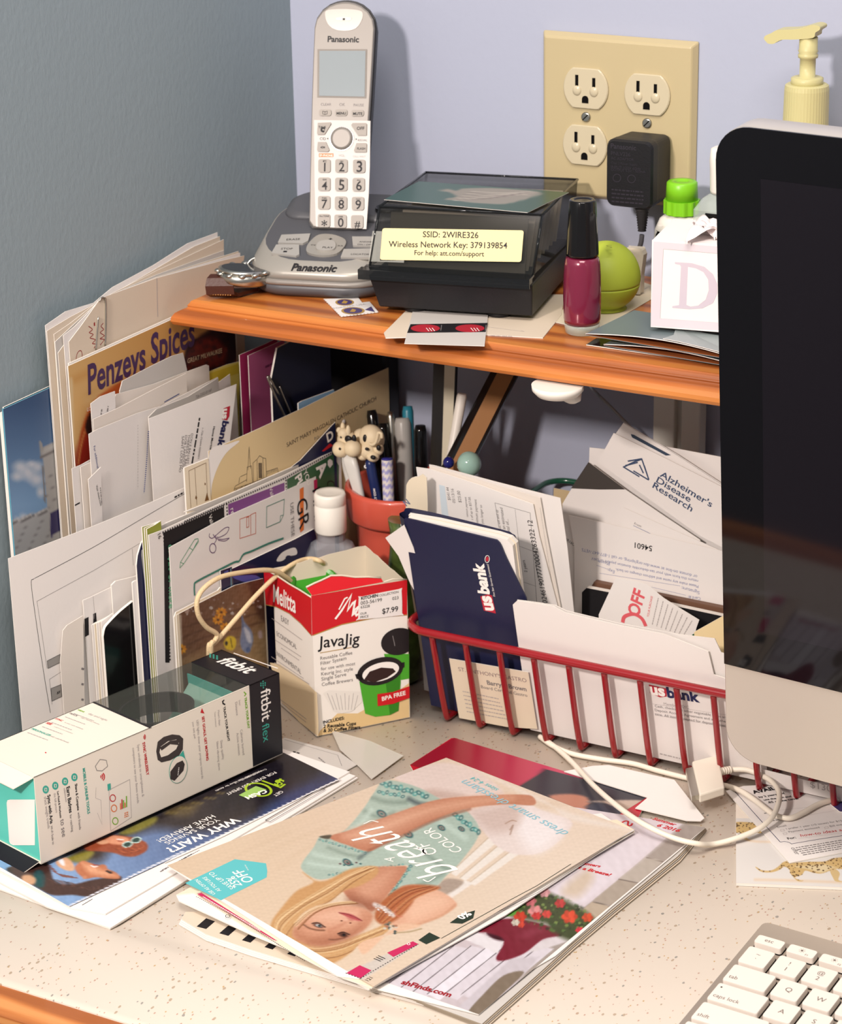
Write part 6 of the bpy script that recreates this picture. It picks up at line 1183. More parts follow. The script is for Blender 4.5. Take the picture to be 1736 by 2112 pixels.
# spice catalog
tl, tr = cA(435, 915)[0], cA(1490, 440)[0]; pl = stand(tl, cA(1110, 612)[0], .0200, 0)
sc_ = thing('spice_catalog', pl.at(tl)-Vector((0, 0, pl.at(tl).z-.0006)), 'orange spice catalog with purple title, standing in front of the clipped bundle', 'catalog')
for k in range(3):
    p2 = pl.off(-.0012*(k+1)); mb = MB(); plate([v+Vector((0, .001*k, .0016*(k % 2))) for v in outline(p2, [tl, tr])], p2, .0008, EDGE, mb=mb); mb.build('page', sc_)
mb = MB(); q = outline(pl, [tl, tr]); plate(q, pl, .0006, WHITE, mb=mb); ik = Ink(mb, pl)
def paint(c):
    c.grad(cA(430, 1000)[0], cA(1200, 700)[0], (228, 178, 112), (210, 148, 78)); 
    for k in range(8): c.line(cA(480+k*80, 1000+(k % 3)*140, 560+k*80, 960+(k % 3)*140), 16, (236, 196, 134) if k % 2 else (206, 142, 70), 14, .5)
    c.poly(cA(560, 1540, 500, 1540, 520, 1320, 600, 1140, 760, 1020, 960, 930, 1200, 860, 1500, 800, 1500, 2000, 470, 2000), (200, 92, 40), 5); c.poly(cA(470, 1560, 520, 1400, 600, 1250, 700, 1400, 640, 1560), (156, 40, 26), 20)
    c.line(cA(500, 1540, 540, 1340, 640, 1180, 800, 1060), 3, (226, 150, 84), 3); c.poly(cA(545, 1300, 570, 1220, 600, 1210, 600, 1380, 565, 1360), (44, 26, 24), 4)
    c.poly(cA(1190, 800, 1260, 730, 1480, 640, 1500, 900, 1200, 960), (52, 26, 28), 6); c.poly(cA(1200, 860, 1260, 760, 1360, 730, 1440, 800, 1420, 900, 1240, 930), (112, 34, 28), 10)
    c.speck(50, tuple(cA(1210, 740)[0])+tuple(cA(1460, 930)[0]), 2, 6, [(70, 24, 24), (140, 50, 34), (40, 20, 24)], 8, None, .6); c.line(cA(1000, 690, 1005, 790), 1.4, (200, 110, 56))
    c.line(cA(455, 1000, 470, 1560, 480, 1940), 6, (240, 214, 170), 4, .6)
ik.picture([tuple(v) for v in proj([tuple(v) for v in q])], 150, 150, paint)
PUR = mat('purple_title_print', (74, 48, 86), .4); ik.text(cA(562, 1095, 932, 925), 'Penzeys', PUR, 3, .022, .1, 1.35); ik.text(cA(965, 900, 1245, 775), 'Spices', PUR, 3, .022, .1, 1.35)
CRI = mat('cream_ink', (222, 196, 160), .5); ik.text(cA(1197, 897, 1418, 828), 'GREAT MILWAUKEE', CRI, 3); ik.text(cA(556, 1204, 582, 1196), 'LO', WHITEI, 3); mb.build('front_cover', sc_)

# envelopes in front of it
G1 = 'envelopes and letters between the spice catalog and the bank envelope'; YEL = paper('yellow_paper', (236, 216, 110)); WARM = paper('warm_white_paper', (228, 218, 208))
lst = [(cA(765, 1075, 782, 1010, 985, 905, 1100, 850, 1170, 830, 1195, 935), .0255, GREYP, 'crumpled grey letter rising highest among the envelopes before the spice catalog', 'letter'),
 (cA(730, 1160, 740, 1095, 980, 1030, 1180, 955, 1320, 905, 1335, 912, 1340, 1000), .0268, WARM, 'white envelope with a creased corner below the crumpled grey letter', 'envelope'),
 (cA(1195, 1005, 1450, 905, 1530, 885, 1530, 1300), .0262, YEL, 'yellow highlighted sheet behind the bank envelopes', 'sheet'),
 (cA(580, 1155, 640, 1110, 735, 1075, 740, 1200), .0281, WHITE, 'white printed letter, leftmost of those in front of the spice catalog', 'letter'),
 (cA(595, 1255, 760, 1180, 980, 1065, 1190, 960, 1197, 1080), .0294, WARM, 'folded white letter with a pale blue line near its top', 'letter'),
 (cA(460, 1570, 520, 1545, 600, 1500, 610, 1700), .0290, WHITE, 'white form with black marks, low at the near end by the spice catalog', 'form'),
 (cA(568, 1350, 620, 1320, 880, 1215, 1030, 1170, 1392, 985, 1398, 1100), .0312, WHITE, 'long white envelope printed with blue text along its near edge', 'envelope'),
 (cA(515, 1560, 600, 1520, 610, 1700), .0306, WARM, 'narrow white slip standing just right of the form with black marks', 'slip'),
 (cA(1395, 1020, 1470, 965, 1478, 1080), .0318, WHITE, 'small white letter corner showing just right of the long envelope', 'letter'),
 (cA(565, 1640, 645, 1560, 655, 1900), .0332, WHITE, 'white statement with printed web address, below the long white envelope', 'statement')]
for k, (px, x, m, lb, ct) in enumerate(lst):
    def ink(ik, pl, mb, k=k):
        if k == 3:
            for j in range(2): ik.greek(cA(645+j*40, 1225-j*20, 650+j*40, 1190-j*20), GREYI, rnd, 1.2)
        if k == 4: ik.line(cA(1050, 1145, 1145, 1092), .7, BLUEI); ik.line(cA(1025, 1172, 1055, 1158), .9, BLACKI)
        if k == 5: ik.line(cA(478, 1805, 510, 1788), 1.0, BLACKI); ik.line(cA(585, 1862, 605, 1850), .5, BLACKI); ik.line(cA(585, 1825, 590, 1805), .4, BLACKI)
        if k == 6: ik.text(cA(596, 1430, 620, 1570), 'For additional', BLUEI, 2); ik.line(cA(880, 1290, 880, 1700), .25, GREYI, 2, False, 2.0)
        if k == 9: ik.text(cA(612, 1680, 640, 1810), 'Visit chase.com', BLACKI, 2); ik.greek(cA(640, 1690, 650, 1800), GREYI, rnd, .8)
        if k == 2: ik.poly(cA(1195, 1010, 1520, 900, 1525, 960, 1200, 1065), mat('highlighter_yellow', (226, 200, 60), .5), 1)
    pl = XP(x); sheet('letter' if ct != 'envelope' else 'envelope', px, x, lb, ct, m, .0004, 0, group=G1, ink=ink, pl=pl, zb=.0012)
mat('faint', (1, 1, 1))
# bank envelope in front
def ink(ik, pl, mb):
    ik.line(cA(948, 1330, 935, 1540, 920, 1725), 1.2, BLUEI, 2, False, 1.4); ik.text(cA(1085, 1122, 1350, 1070)[:0]+cA(1425, 1275, 1435, 1180), 'us', mat('bank_red', (184, 36, 56), .4), 3, .03) if False else None
    RB = mat('bank_red', (184, 36, 56), .4); ik.poly(cA(1428, 1185, 1470, 1168, 1465, 1235, 1450, 1262, 1418, 1255), RB, 2); ik.text(cA(1426, 1188, 1420, 1254), 'us', WHITEI, 3, .04); ik.text(cA(1424, 1262, 1388, 1430), 'bank', NAVYI, 3, .04)
    ik.text(cA(1362, 1300, 1335, 1470), 'Home Mortgage', BLACKI, 3, .02)
    for k in range(6):
        for j in range(6):
            if (k*3+j*5+k*j) % 3: x, y = 1205+k*8, 1330-j*13-k*4; ik.poly(cA(x, y, x+8, y-4, x+8, y-16, x, y-12), BLACKI, 2) if False else None
    for k, (a, b, c_, d) in enumerate(((1275, 1245, 1225, 1545),)): ik.greek(cA(a, b, c_, d), BLACKI, rnd, 1.5)
    ik.text(cA(1290, 1310, 1262, 1508), '1-726-75604-0000001', GREYI, 2)
    for k, t in enumerate(('DON E BALLEST', 'THERESA L BAL', 'DOB LANSDOW', 'SAINT LOUIS MO')): ik.text(cA(1222-k*20, 1345+k*6, 1190-k*16, 1540+k*18), t, GREYI, 2)
sheet('envelope', cA(950, 1240, 1000, 1190, 1200, 1110, 1395, 990, 1400, 1060, 1510, 1040), .0376, 'open back panel of bank envelope with number 726-2332 at its top', 'envelope', GREYP, .0004, 0, group=None, pl=XP(.0352), ink=lambda ik, pl, mb: ik.text(cA(1250, 1122, 1352, 1075), '726-2332-0116F', GREYI, 2))
sheet('bank_envelope', cA(950, 1252, 1240, 1140, 1512, 1030, 1470, 1390), .0376, 'white bank envelope with address lines and red and navy logo, in the left stack', 'envelope', WHITE, .0004, 0, tl=cA(950, 1252)[0], tr=cA(1512, 1030)[0], ink=ink, zb=.0012)

# large white envelope with printed lines
def ink(ik, pl, mb):
    ik.line(smooth(cB(1140, 30, 900, 170, 560, 370, 240, 540, 200, 562, 186, 590, 210, 780, 260, 1120, 300, 1360), 4, False), .35, BLACKI); ik.line(cB(840, 345, 560, 510, 220, 695, 245, 860, 280, 1095), .25, GREYI); ik.line(cB(788, 380, 795, 480), .25, GREYI)
    for a in ((280, 1050, 358, 1010, 360, 1058, 285, 1095), (302, 1215, 364, 1190, 368, 1262, 308, 1290)): ik.poly(cB(*a), mat('grey_block_print', (150, 146, 142), .6), 2); ik.line(cB(*a), .25, BLACKI, 3, True)
    ik.line(cB(365, 1115, 295, 1160, 310, 1310), .25, GREYI); ik.text(cB(338, 1250, 360, 1238), 'AV', BLACKI, 4, .03); ik.greek(cB(1040, 75, 1095, 45), BLACKI, rnd, 1.2)
sheet('large_envelope', cB(50, 440, 560, 245, 900, 105, 1140, 0), .022, 'large white envelope printed with thin rounded frame lines, nearest the camera on the left', 'envelope', WHITE, .0005, 0, tl=cB(50, 440)[0], tr=cB(1095, 30)[0], ink=ink)
# small things in front of it (standing between it and the tracker box)
G2 = 'letters standing behind the tracker box'
pl0 = stand(cB(50, 440)[0], cB(1095, 30)[0], .022, 0)
def front(name, px, d, label, cat, m=None, t=.0004, ink=None, group=None, side=None, zb=.0012):
    p = pl0.off(d); mb = MB(); plate(outline(p, px, zb), p, t, m or WHITE, side, mb)
    if ink: ink(Ink(mb, p), p, mb)
    return tag(mb.build(name), label, cat, group)
front('letter', cB(495, 690, 552, 665, 665, 610, 668, 740, 672, 900), .0020, 'white envelope with two black bars on its left edge, behind the tracker box', 'envelope', WHITE, .0006, lambda ik, pl, mb: (ik.poly(cB(503, 800, 528, 788, 530, 895, 507, 908), BLACKI), ik.poly(cB(555, 770, 573, 762, 577, 822, 556, 835), BLACKI), ik.line(cB(555, 665, 562, 740, 560, 800), .3, LGREYI)), G2)
front('letter', cB(360, 1060, 375, 870, 400, 838, 495, 780, 500, 1000, 505, 1290), .0034, 'crumpled white sheet at the left behind the clear window of the tracker box', 'paper', WARM, .0004, lambda ik, pl, mb: [ik.greek(cB(485, 1095+k*92, 500, 1100+k*92), GREYI, rnd, 1.4) for k in range(3)], G2)
front('letter', cB(665, 600, 690, 575, 800, 548, 850, 530, 855, 700), .0034, 'white folded letter standing just left of the dark blue folders', 'letter', WHITE, .0010, None, G2)
for k in range(5): front('envelope', cB(548+k*14, 838-k*5, 566+k*14, 824-k*5, 640+k*8, 790-k*6, 650+k*6, 900), .0050+k*.0011, ['rearmost of five thin white envelopes beside the black tablet', 'second thin white envelope from the back beside the black tablet', 'middle one of five thin white envelopes beside the black tablet', 'second thin white envelope from the front beside the black tablet', 'front one of five thin white envelopes beside the black tablet'][k], 'envelope', [WHITE, CREAM, WHITE, WARM, WHITE][k], .0006, None, 'thin white envelopes beside the tablet')
p = pl0.off(.0125); mb = MB(); plate(outline(p, smooth(cB(618, 905, 628, 855, 655, 820, 720, 755, 800, 690), 3, False)), p, .0022, BLKG, mb=mb); tag(mb.build('tablet', bevel=.0008), 'black rounded tablet leaning between white envelopes and dark blue folders', 'tablet')
NVY = mat('navy_card', (30, 32, 66), .3, .5); 
front('folder', cB(790, 585, 800, 575, 812, 570, 845, 560), .0150, 'thin white booklet edge between the black tablet and navy folder', 'booklet', WHITE, .0010)
def ink(ik, pl, mb):
    ik.poly(smooth(cB(842, 420, 850, 385, 880, 372, 890, 640, 872, 640), 2), mat('pale_grey_window', (176, 176, 172), .5), 2); ik.poly(cB(858, 470, 878, 450, 884, 520, 865, 530), mat('steel_blue_print', (70, 110, 150), .5), 3)
    for k in range(4): ik.greek(cB(893, 700+k*100, 900, 760+k*100), mat('slate_ink', (90, 92, 130), .5), rnd, 1.6)
front('folder', cB(815, 480, 822, 420, 845, 345, 858, 328, 905, 300), .0165, 'narrow navy folder with grey label panel, just right of the black tablet', 'folder', NVY, .0012, ink)
OLV = mat('olive_green_cover', (140, 146, 56), .4)
for k in range(3): front('magazine', cB(848+k*14, 252+k*6, 905+k*8, 235+k*3, 960, 215), .0184+k*.0012, ['rearmost of three olive green magazine edges beside the coupon sheet', 'middle one of three olive green magazine edges beside the coupon sheet', 'front one of three olive green magazine edges beside the coupon sheet'][k], 'magazine', OLV if k != 1 else mat('pale_olive', (176, 172, 110), .4), .0009, None, 'olive magazines in the left stack')

# coupon sheet
plc = stand(cB(975, 270)[0], cC(1020, 770)[0], .0640, 0)
cs = thing('coupon_sheet', plc.at(cB(975, 270)[0])*1.0, 'coupon sheet with black, purple and green panels and dotted borders, left stack', 'coupons')
cs.location.z = .0006
mb = MB(); pts = cB(888, 300, 975, 268)+cC(280, 1115, 690, 935, 1030, 765, 1075, 740); plate(outline(plc, pts), plc, .0008, WHITE, mb=mb); ik = Ink(mb, plc)
GP = mat('green_panel_print', (52, 96, 62), .4); PP = mat('purple_panel_print', (128, 74, 138), .4); MINTI = mat('mint_ink', (110, 200, 150), .5)
ik.poly(cB(975, 285, 1335, 130, 1340, 240, 1010, 380, 1010, 1060, 985, 1060), BLACKI, 2)
ik.poly(cC(300, 1135, 688, 985, 692, 1200, 310, 1330), PP, 2); ik.poly(cC(706, 962, 1020, 790, 1062, 870, 1062, 1100, 712, 1200), GP, 2)
ik.line(cB(968, 285, 1338, 122), 1.5, BLACKI, 3, False, 2.4); ik.line(cB(975, 290, 1000, 700, 1012, 1050), 1.5, BLACKI, 3, False, 2.4); ik.line(cC(0, 1255, 285, 1130, 690, 955, 1025, 775), 1.3, BLACKI, 3, False, 2.4); ik.line(cC(290, 1130, 300, 1330), 1.3, BLACKI, 3, False, 2.4); ik.line(cC(698, 965, 706, 1190), 1.3, BLACKI, 3, False, 2.4)
ik.text(cB(1243, 185, 1256, 255), 'Valid', WHITEI, 4); ik.text(cB(1605, 20, 1618, 110), 'Valid i', WHITEI, 4); ik.text(cB(1372, 145, 1380, 205), 'reg', WHITEI, 4); ik.text(cB(1002, 360, 1006, 740), 'of $20 or more', MINTI, 4); ik.text(cB(938, 298, 944, 325), '16', BLACKI, 4)
ik.text(cC(760, 950, 780, 1050), 'PU', WHITEI, 4, .03); ik.text(cC(815, 915, 850, 1010), 'YOU', WHITEI, 4, .01); ik.text(cC(905, 880, 935, 960), 'A', WHITEI, 4, .04); ik.poly(cC(985, 835, 1000, 822, 1018, 835, 1020, 860, 1000, 885, 985, 865), WHITEI, 4)
mb.build('coupon_page', cs)
mb = MB(); p2 = plc.off(-.0025); plate(outline(p2, cB(905, 275, 1000, 225, 1180, 150)+cC(0, 1190, 300, 1070, 650, 920, 1000, 770)), p2, .0012, GREYP, mb=mb); mb.build('rear_page', cs)

# envelope with scissors and stationery outlines
pls = stand(cB(1010, 375)[0], cC(1065, 865)[0], .0664, 0)
def ink(ik, pl, mb):
    G_ = mat('outline_green', (70, 150, 110), .5); P_ = mat('outline_purple', (96, 60, 110), .5); O_ = mat('outline_orange', (200, 100, 74), .5); T_ = mat('outline_teal', (56, 128, 112), .5)
    ik.line(cB(1072, 495, 1075, 462, 1160, 325, 1180, 320, 1182, 340, 1095, 470), .45, G_, 2, True); ik.line(cB(1130, 375, 1150, 390, 1172, 345), .45, G_); ik.line(cB(1075, 462, 1095, 470), .45, G_); ik.line(cB(1150, 388, 1182, 330), .4, G_)
    ik.line(smooth(cB(1250, 290, 1248, 310, 1268, 318, 1300, 290, 1340, 258, 1365, 255, 1350, 290, 1310, 312, 1290, 312), 4, False), .55, P_); ik.line(smooth(cB(1270, 295, 1290, 320, 1330, 325, 1366, 318, 1340, 335, 1300, 330), 4, False), .55, P_); ik.line(cB(1282, 300, 1290, 330, 1276, 352), .55, P_); ik.line(cB(*ring_(1268, 378, 19, 28, 0, 20)), .6, P_, 2, True)
    ik.line(cB(1430, 205, 1430, 320, 1525, 290, 1525, 165, 1495, 178, 1495, 295), .5, O_); ik.line(cB(1430, 205, 1495, 182), .5, O_); ik.line(cB(1470, 195, 1470, 255, 1483, 250, 1483, 190), .5, O_, 2, True)
    ik.line(cB(1590, 130, 1695, 85, 1690, 180, 1670, 220, 1588, 255), .5, T_, 2, True); ik.line(cB(1690, 180, 1672, 185, 1670, 220), .5, T_)
    ik.line(smooth(cB(1160, 660, 1158, 600, 1175, 575, 1300, 510, 1395, 462, 1425, 455, 1450, 415, 1500, 395, 1600, 350, 1690, 318), 3, False), 1.5, T_, 3)
    ik.poly(cC(793, 1030, 820, 1015, 822, 1310, 797, 1330), ORANGEI, 2); ik.poly(cC(890, 970, 913, 960, 915, 1040, 893, 1060), mat('magenta_print', (190, 40, 90), .4), 2); ik.poly(cC(985, 910, 1010, 900, 1012, 1010, 990, 1020), GP, 2)
    ik.text(cC(775, 1110, 775, 1330)[:0]+cC(770, 1120, 792, 1315), 'GR', BLACKI, 4, 0, 0, 1.0); ik.text(cC(727, 1130, 735, 1360), 'USE THESE', GREYI, 4); ik.text(cC(880, 1040, 900, 1330), 'HAN', BLACKI, 4, 0, 0, .8); ik.line(smooth(cC(985, 1010, 985, 985, 1005, 975, 1025, 985, 1030, 1010), 3, False), .8, BLACKI, 4)
sheet('stationery_envelope', cB(1010, 375)+cC(300, 1215, 700, 1040, 1068, 865), .06, 'white envelope printed with pencil, scissors and note outlines, in front of the coupon sheet', 'envelope', WHITE, .0006, 0, pl=pls, ink=ink)
def slip(name, px, d, label, cat, m, t=.0006, ink=None, sm=False):
    p = pls.off(d); mb = MB(); plate(outline(p, smooth(px, 3, False) if sm else px), p, t, m, None, mb)
    if ink: ink(Ink(mb, p), p, mb)
    return tag(mb.build(name), label, cat)
def ink(ik, pl, mb):
    ik.poly(smooth(cD(700, 590, 730, 540, 780, 510, 830, 500, 840, 545, 780, 560, 740, 590), 3), WHITEI, 2); ik.poly(smooth(cD(760, 570, 775, 552, 800, 556, 790, 575), 2), NVY, 3); ik.poly(smooth(cD(390, 700, 470, 690, 560, 690, 600, 730, 500, 740), 3), mat('violet_blue_print', (78, 84, 160), .4), 2); ik.text(cD(395, 815, 500, 770), 'coupon', mat('lavender_ink', (150, 120, 180), .5), 3)
slip('navy_mailer', cD(395, 645, 830, 440, 960, 370, 975, 420), .0014, 'dark navy mailer with white curl shape, behind the torn coffee filter box', 'mailer', NVY, .0010, ink)
slip('navy_card', cB(1315, 512, 1350, 500, 1383, 488, 1388, 640), .0021, 'small navy card standing behind the cord loop', 'card', NVY, .0006, lambda ik, pl, mb: (ik.line(cB(1376, 500, 1380, 640), .6, mat('pale_blue_print', (140, 192, 206), .4)), ik.poly(cB(1335, 520, 1360, 508, 1362, 525, 1340, 535), mat('violet_blue_print', (78, 84, 160), .4), 2)))
plf = pls.off(.0038)
slip('card_backing', cB(1040, 790, 1050, 760, 1100, 735, 1300, 630, 1315, 610), .0030, 'white greeting card back standing behind the bird picture card', 'card', CREAM, .0008)
mb = MB(); px = cB(1052, 778, 1200, 700, 1310, 645, 1400, 600, 1480, 580, 1570, 558, 1585, 700); q = outline(plf, px); plate(q, plf, .0006, CREAM, mb=mb)
def paint(c):
    c.grad(cB(1080, 800)[0], cB(1560, 1000)[0], (110, 74, 54), (150, 112, 76))
    for k in range(6): c.line(cB(1070, 860+k*60, 1250, 800+k*50, 1560, 700+k*60), 3, (84, 54, 40), 4, .6)
    c.poly(cB(1050, 1040, 1300, 960, 1600, 860, 1610, 1080, 1060, 1080), (170, 140, 98), 24, a=.7); c.poly(cB(1480, 560, 1580, 560, 1590, 800, 1540, 780, 1500, 660), (98, 64, 46), 8)
    c.line(cB(1080, 960, 1075, 780), 5, (224, 206, 180), 3, .7); c.speck(40, tuple(cB(1080, 680)[0])+tuple(cB(1560, 780)[0]), 1.5, 4, [(206, 196, 184), (150, 120, 110), (190, 160, 140)], 12, None, .8)
    for x, y in ((1320, 760), (1300, 805), (1345, 850), (1080, 980)):
        for k in range(9): a = k*.7; c.ell(cB(x+22*math.cos(a), y+18*math.sin(a))[0], 5.5, 3.4, (232, 160, 50) if k % 2 else (214, 132, 36), a, .5)
        c.ell(cB(x, y)[0], 3.2, 2.6, (90, 44, 26), 0, .5)
    c.poly(cB(1335, 940, 1360, 905, 1400, 910, 1408, 950, 1390, 985, 1350, 980), (226, 190, 52), 4); c.ell(cB(1350, 945)[0], 4, 6, (60, 50, 44), 0, .5); c.line(cB(1375, 915, 1385, 970), 2, (130, 110, 50), 2)
    c.poly(cB(1445, 790, 1460, 820, 1500, 870, 1510, 930, 1485, 1000, 1450, 990, 1432, 940, 1440, 870), (134, 142, 166), 4); c.poly(cB(1455, 850, 1490, 880, 1500, 940, 1475, 930), (214, 212, 216), 5); c.ell(cB(1480, 985)[0], 6, 7, (90, 104, 140), 0, .5); c.line(cB(1440, 760, 1450, 850), 2.6, (110, 118, 140), 2)
    c.poly(cB(1540, 880, 1560, 870, 1565, 910, 1545, 915), (190, 160, 150), 4); c.noise(6, 9, 3)
Ink(mb, plf).picture([tuple(v) for v in proj([tuple(q[0]), tuple(q[-3]), tuple(q[-2]), tuple(q[-1])])] if False else cB(1065, 775, 1600, 520, 1610, 1100, 1075, 1100), 150, 120, paint) if False else None
e0, e1 = q[0], q[0]+(plf.at(cB(1575, 700)[0])-q[0]); w_ = Vector((e1.x-e0.x, e1.y-e0.y, 0)); nx, ny = 110, 110; P = []
topz = lambda t: None
tops = [plf.at(p, .00007) for p in px[:-1]]
def top_at(t):
    L = [0]
    for a, b in zip(tops, tops[1:]): L.append(L[-1]+(b-a).length)
    s_ = t*L[-1]
    for i in range(len(L)-1):
        if s_ <= L[i+1]+1e-9: return tops[i].lerp(tops[i+1], (s_-L[i])/(L[i+1]-L[i]))
    return tops[-1]
for j in range(ny+1):
    P.append([Vector((p.x, p.y, p.z+(.003-p.z)*(j/ny))) for p in [top_at(.03+.97*i/nx) for i in range(nx+1)]])
cvs = Canvas(proj([tuple(p) for r in P for p in r])); paint(cvs); mb.grid(P, PICM, lin(np.clip(cvs.C*INKT, 0, 255)), sm=False)
tag(mb.build('picture_card'), 'picture card with orange flowers and small birds on wood, behind the tracker box', 'card')

# bookmark, church letter, navy flyer, folders in the shade under the shelf
def ink(ik, pl, mb):
    ik.line(cC(30, 905, 148, 850, 160, 1108), .35, BROWNI); ik.line(cC(30, 905, 45, 1160), .35, BROWNI); ik.line(cC(72, 890, 86, 1140), .35, BROWNI); ik.poly(cC(78, 1075, 88, 1085, 84, 1105, 74, 1095), BROWNI); ik.poly(cC(140, 985, 148, 992, 145, 1005, 138, 1000), BROWNI); ik.poly(cC(155, 1055, 170, 1105, 140, 1115), BROWNI)
sheet('bookmark', cC(0, 885, 165, 818, 172, 900), .046, 'cream bookmark card with thin brown lines, left of the church letter', 'bookmark', CREAM, .0012, 0, pl=stand(cC(0, 885)[0], cC(165, 818)[0], .0568, 0), ink=ink)
ca_, cb_ = atx(cC(165, 770)[0], .0600), aty(cC(1405, 195)[0], -.030); plch = Pl(ca_, ((cb_-ca_).y, -(cb_-ca_).x, 0)); TANP = paper('tan_letter_paper', (214, 190, 146))
def ink(ik, pl, mb):
    ik.poly(smooth(cC(185, 1080, 190, 1000, 230, 880, 290, 780, 380, 700, 300, 720, 172, 775), 4), WHITE, 1)
    ik.text(cC(705, 742, 1320, 418), 'SAINT MARY MAGDALEN CATHOLIC CHURCH', mat('sepia_ink', (96, 82, 66), .5), 2); ik.text(cC(895, 695, 930, 680), 'P.O.', GREYI, 2)
    SI = mat('sepia_ink', (96, 82, 66), .5); ln = lambda *a, w=.4: ik.line(cC(*a), w, SI)
    ln(445, 740, 437, 900); ln(445, 740, 455, 890); ln(430, 880, 462, 870); ln(432, 880, 428, 980); ln(462, 872, 470, 1000); ln(472, 850, 475, 985); ln(472, 850, 500, 825, 518, 800, 540, 815, 560, 820, 565, 955); ln(500, 830, 502, 975); ln(540, 818, 545, 960)
    for k in range(5): ln(512+k*5, 850, 514+k*5, 955, w=.6)
    ln(565, 910, 640, 885, 645, 915); ln(350, 1010, 430, 965); ln(350, 1010, 340, 1040); ln(385, 945, 430, 925); ln(380, 950, 375, 990); ln(345, 1030, 470, 985, 560, 950, 650, 925); ik.line(smooth(cC(380, 1040, 400, 1010, 440, 1005, 462, 1030), 3, False), .4, SI); ik.line(smooth(cC(395, 1035, 420, 1015, 445, 1025), 3, False), .4, SI)
    for k in range(7): ln(570+k*10, 912-k*4, 572+k*10, 930-k*4)
    for k in range(9): ik.greek(cC(345+k*30, 1045-k*12, 370+k*30, 1030-k*12), SI, rnd, 1.0)
sheet('church_letter', cC(165, 770, 500, 620, 800, 480, 1100, 330, 1405, 195), .047, 'tan church letterhead with a church drawing, standing under the shelf', 'letter', TANP, .0004, 0, pl=plch, ink=ink)
p = plch.off(.0016); mb = MB(); plate(outline(p, cC(730, 885, 800, 830, 1010, 600, 1040, 570, 1045, 760)), p, .0006, NVY, mb=mb); Ink(mb, p).poly(cC(945, 770, 1000, 715, 1025, 730, 960, 770), REDI, 2); Ink(mb, p).text(cC(985, 710, 1028, 680), 'D', WHITEI, 3, .03); tag(mb.build('navy_flyer'), 'navy flyer with a red mark, tucked in front of the church letter', 'flyer')
PINK = paper('mauve_pink_card', (184, 96, 140)); PINK2 = paper('deep_pink_card', (176, 50, 104)); DKN = mat('dark_navy_folder', (22, 24, 44), .4, .4)
th = thing('pink_folder', atx(cC(380, 105)[0], .044), 'mauve pink folder standing under the left end of the shelf', 'folder'); th.location.z = .0006
p = stand(cC(440, 112)[0], cC(640, 22)[0], .0440, 0); mb = MB(); plate(outline(p, cC(440, 112, 560, 58, 690, 0)), p, .0006, PINK, mb=mb); Ink(mb, p).greek(cC(555, 190, 630, 155), mat('deep_pink_card_ink', (120, 50, 90), .5), rnd, 1.5); mb.build('front_panel', th)
p = p.off(-.0050); mb = MB(); plate(outline(p, cC(380, 108, 560, 30, 640, -10)), p, .0006, PINK2, mb=mb); mb.build('back_panel', th)
mb = MB(); p = plch.off(-.012); plate(outline(p, cC(600, 270, 640, 60, 800, -20, 1000, -80)), p, .0016, DKN, mb=mb); tag(mb.build('navy_folder'), 'dark navy folder in deep shade under the shelf, right of the pink folder', 'folder')
mb = MB(); p = plch.off(-.009); mb.tube([p.at(v) for v in smooth(cC(700, 545, 640, 420, 575, 270, 580, 258, 590, 268, 650, 380), 4, False)], .0008, STEEL, 8); mb.tube([p.at(v) for v in smooth(cC(735, 515, 690, 410, 655, 322), 4, False)], .0006, STEEL, 8); tag(mb.build('binder_wire'), 'thin bent steel binder clip handle above the church letter', 'clip')
mb = MB(); p = plch.off(-.0035); plate(outline(p, cC(785, 440, 810, 425, 1030, 345, 1040, 400)), p, .0010, mat('light_blue_card', (140, 176, 204), .45), mb=mb); tag(mb.build('blue_booklet'), 'light blue booklet peeking out above the church letter', 'booklet')
mb = MB(); mb.box((.022, -.0250, .0006), (aty((797, 748), -.025).x, -.005, .2640), BLKP); 
for s_ in ((.060, .0785), (.092, .2)): pass
tag(mb.build('file_box', bevel=.004), 'tall black file box standing in the shadow under the shelf', 'file box')

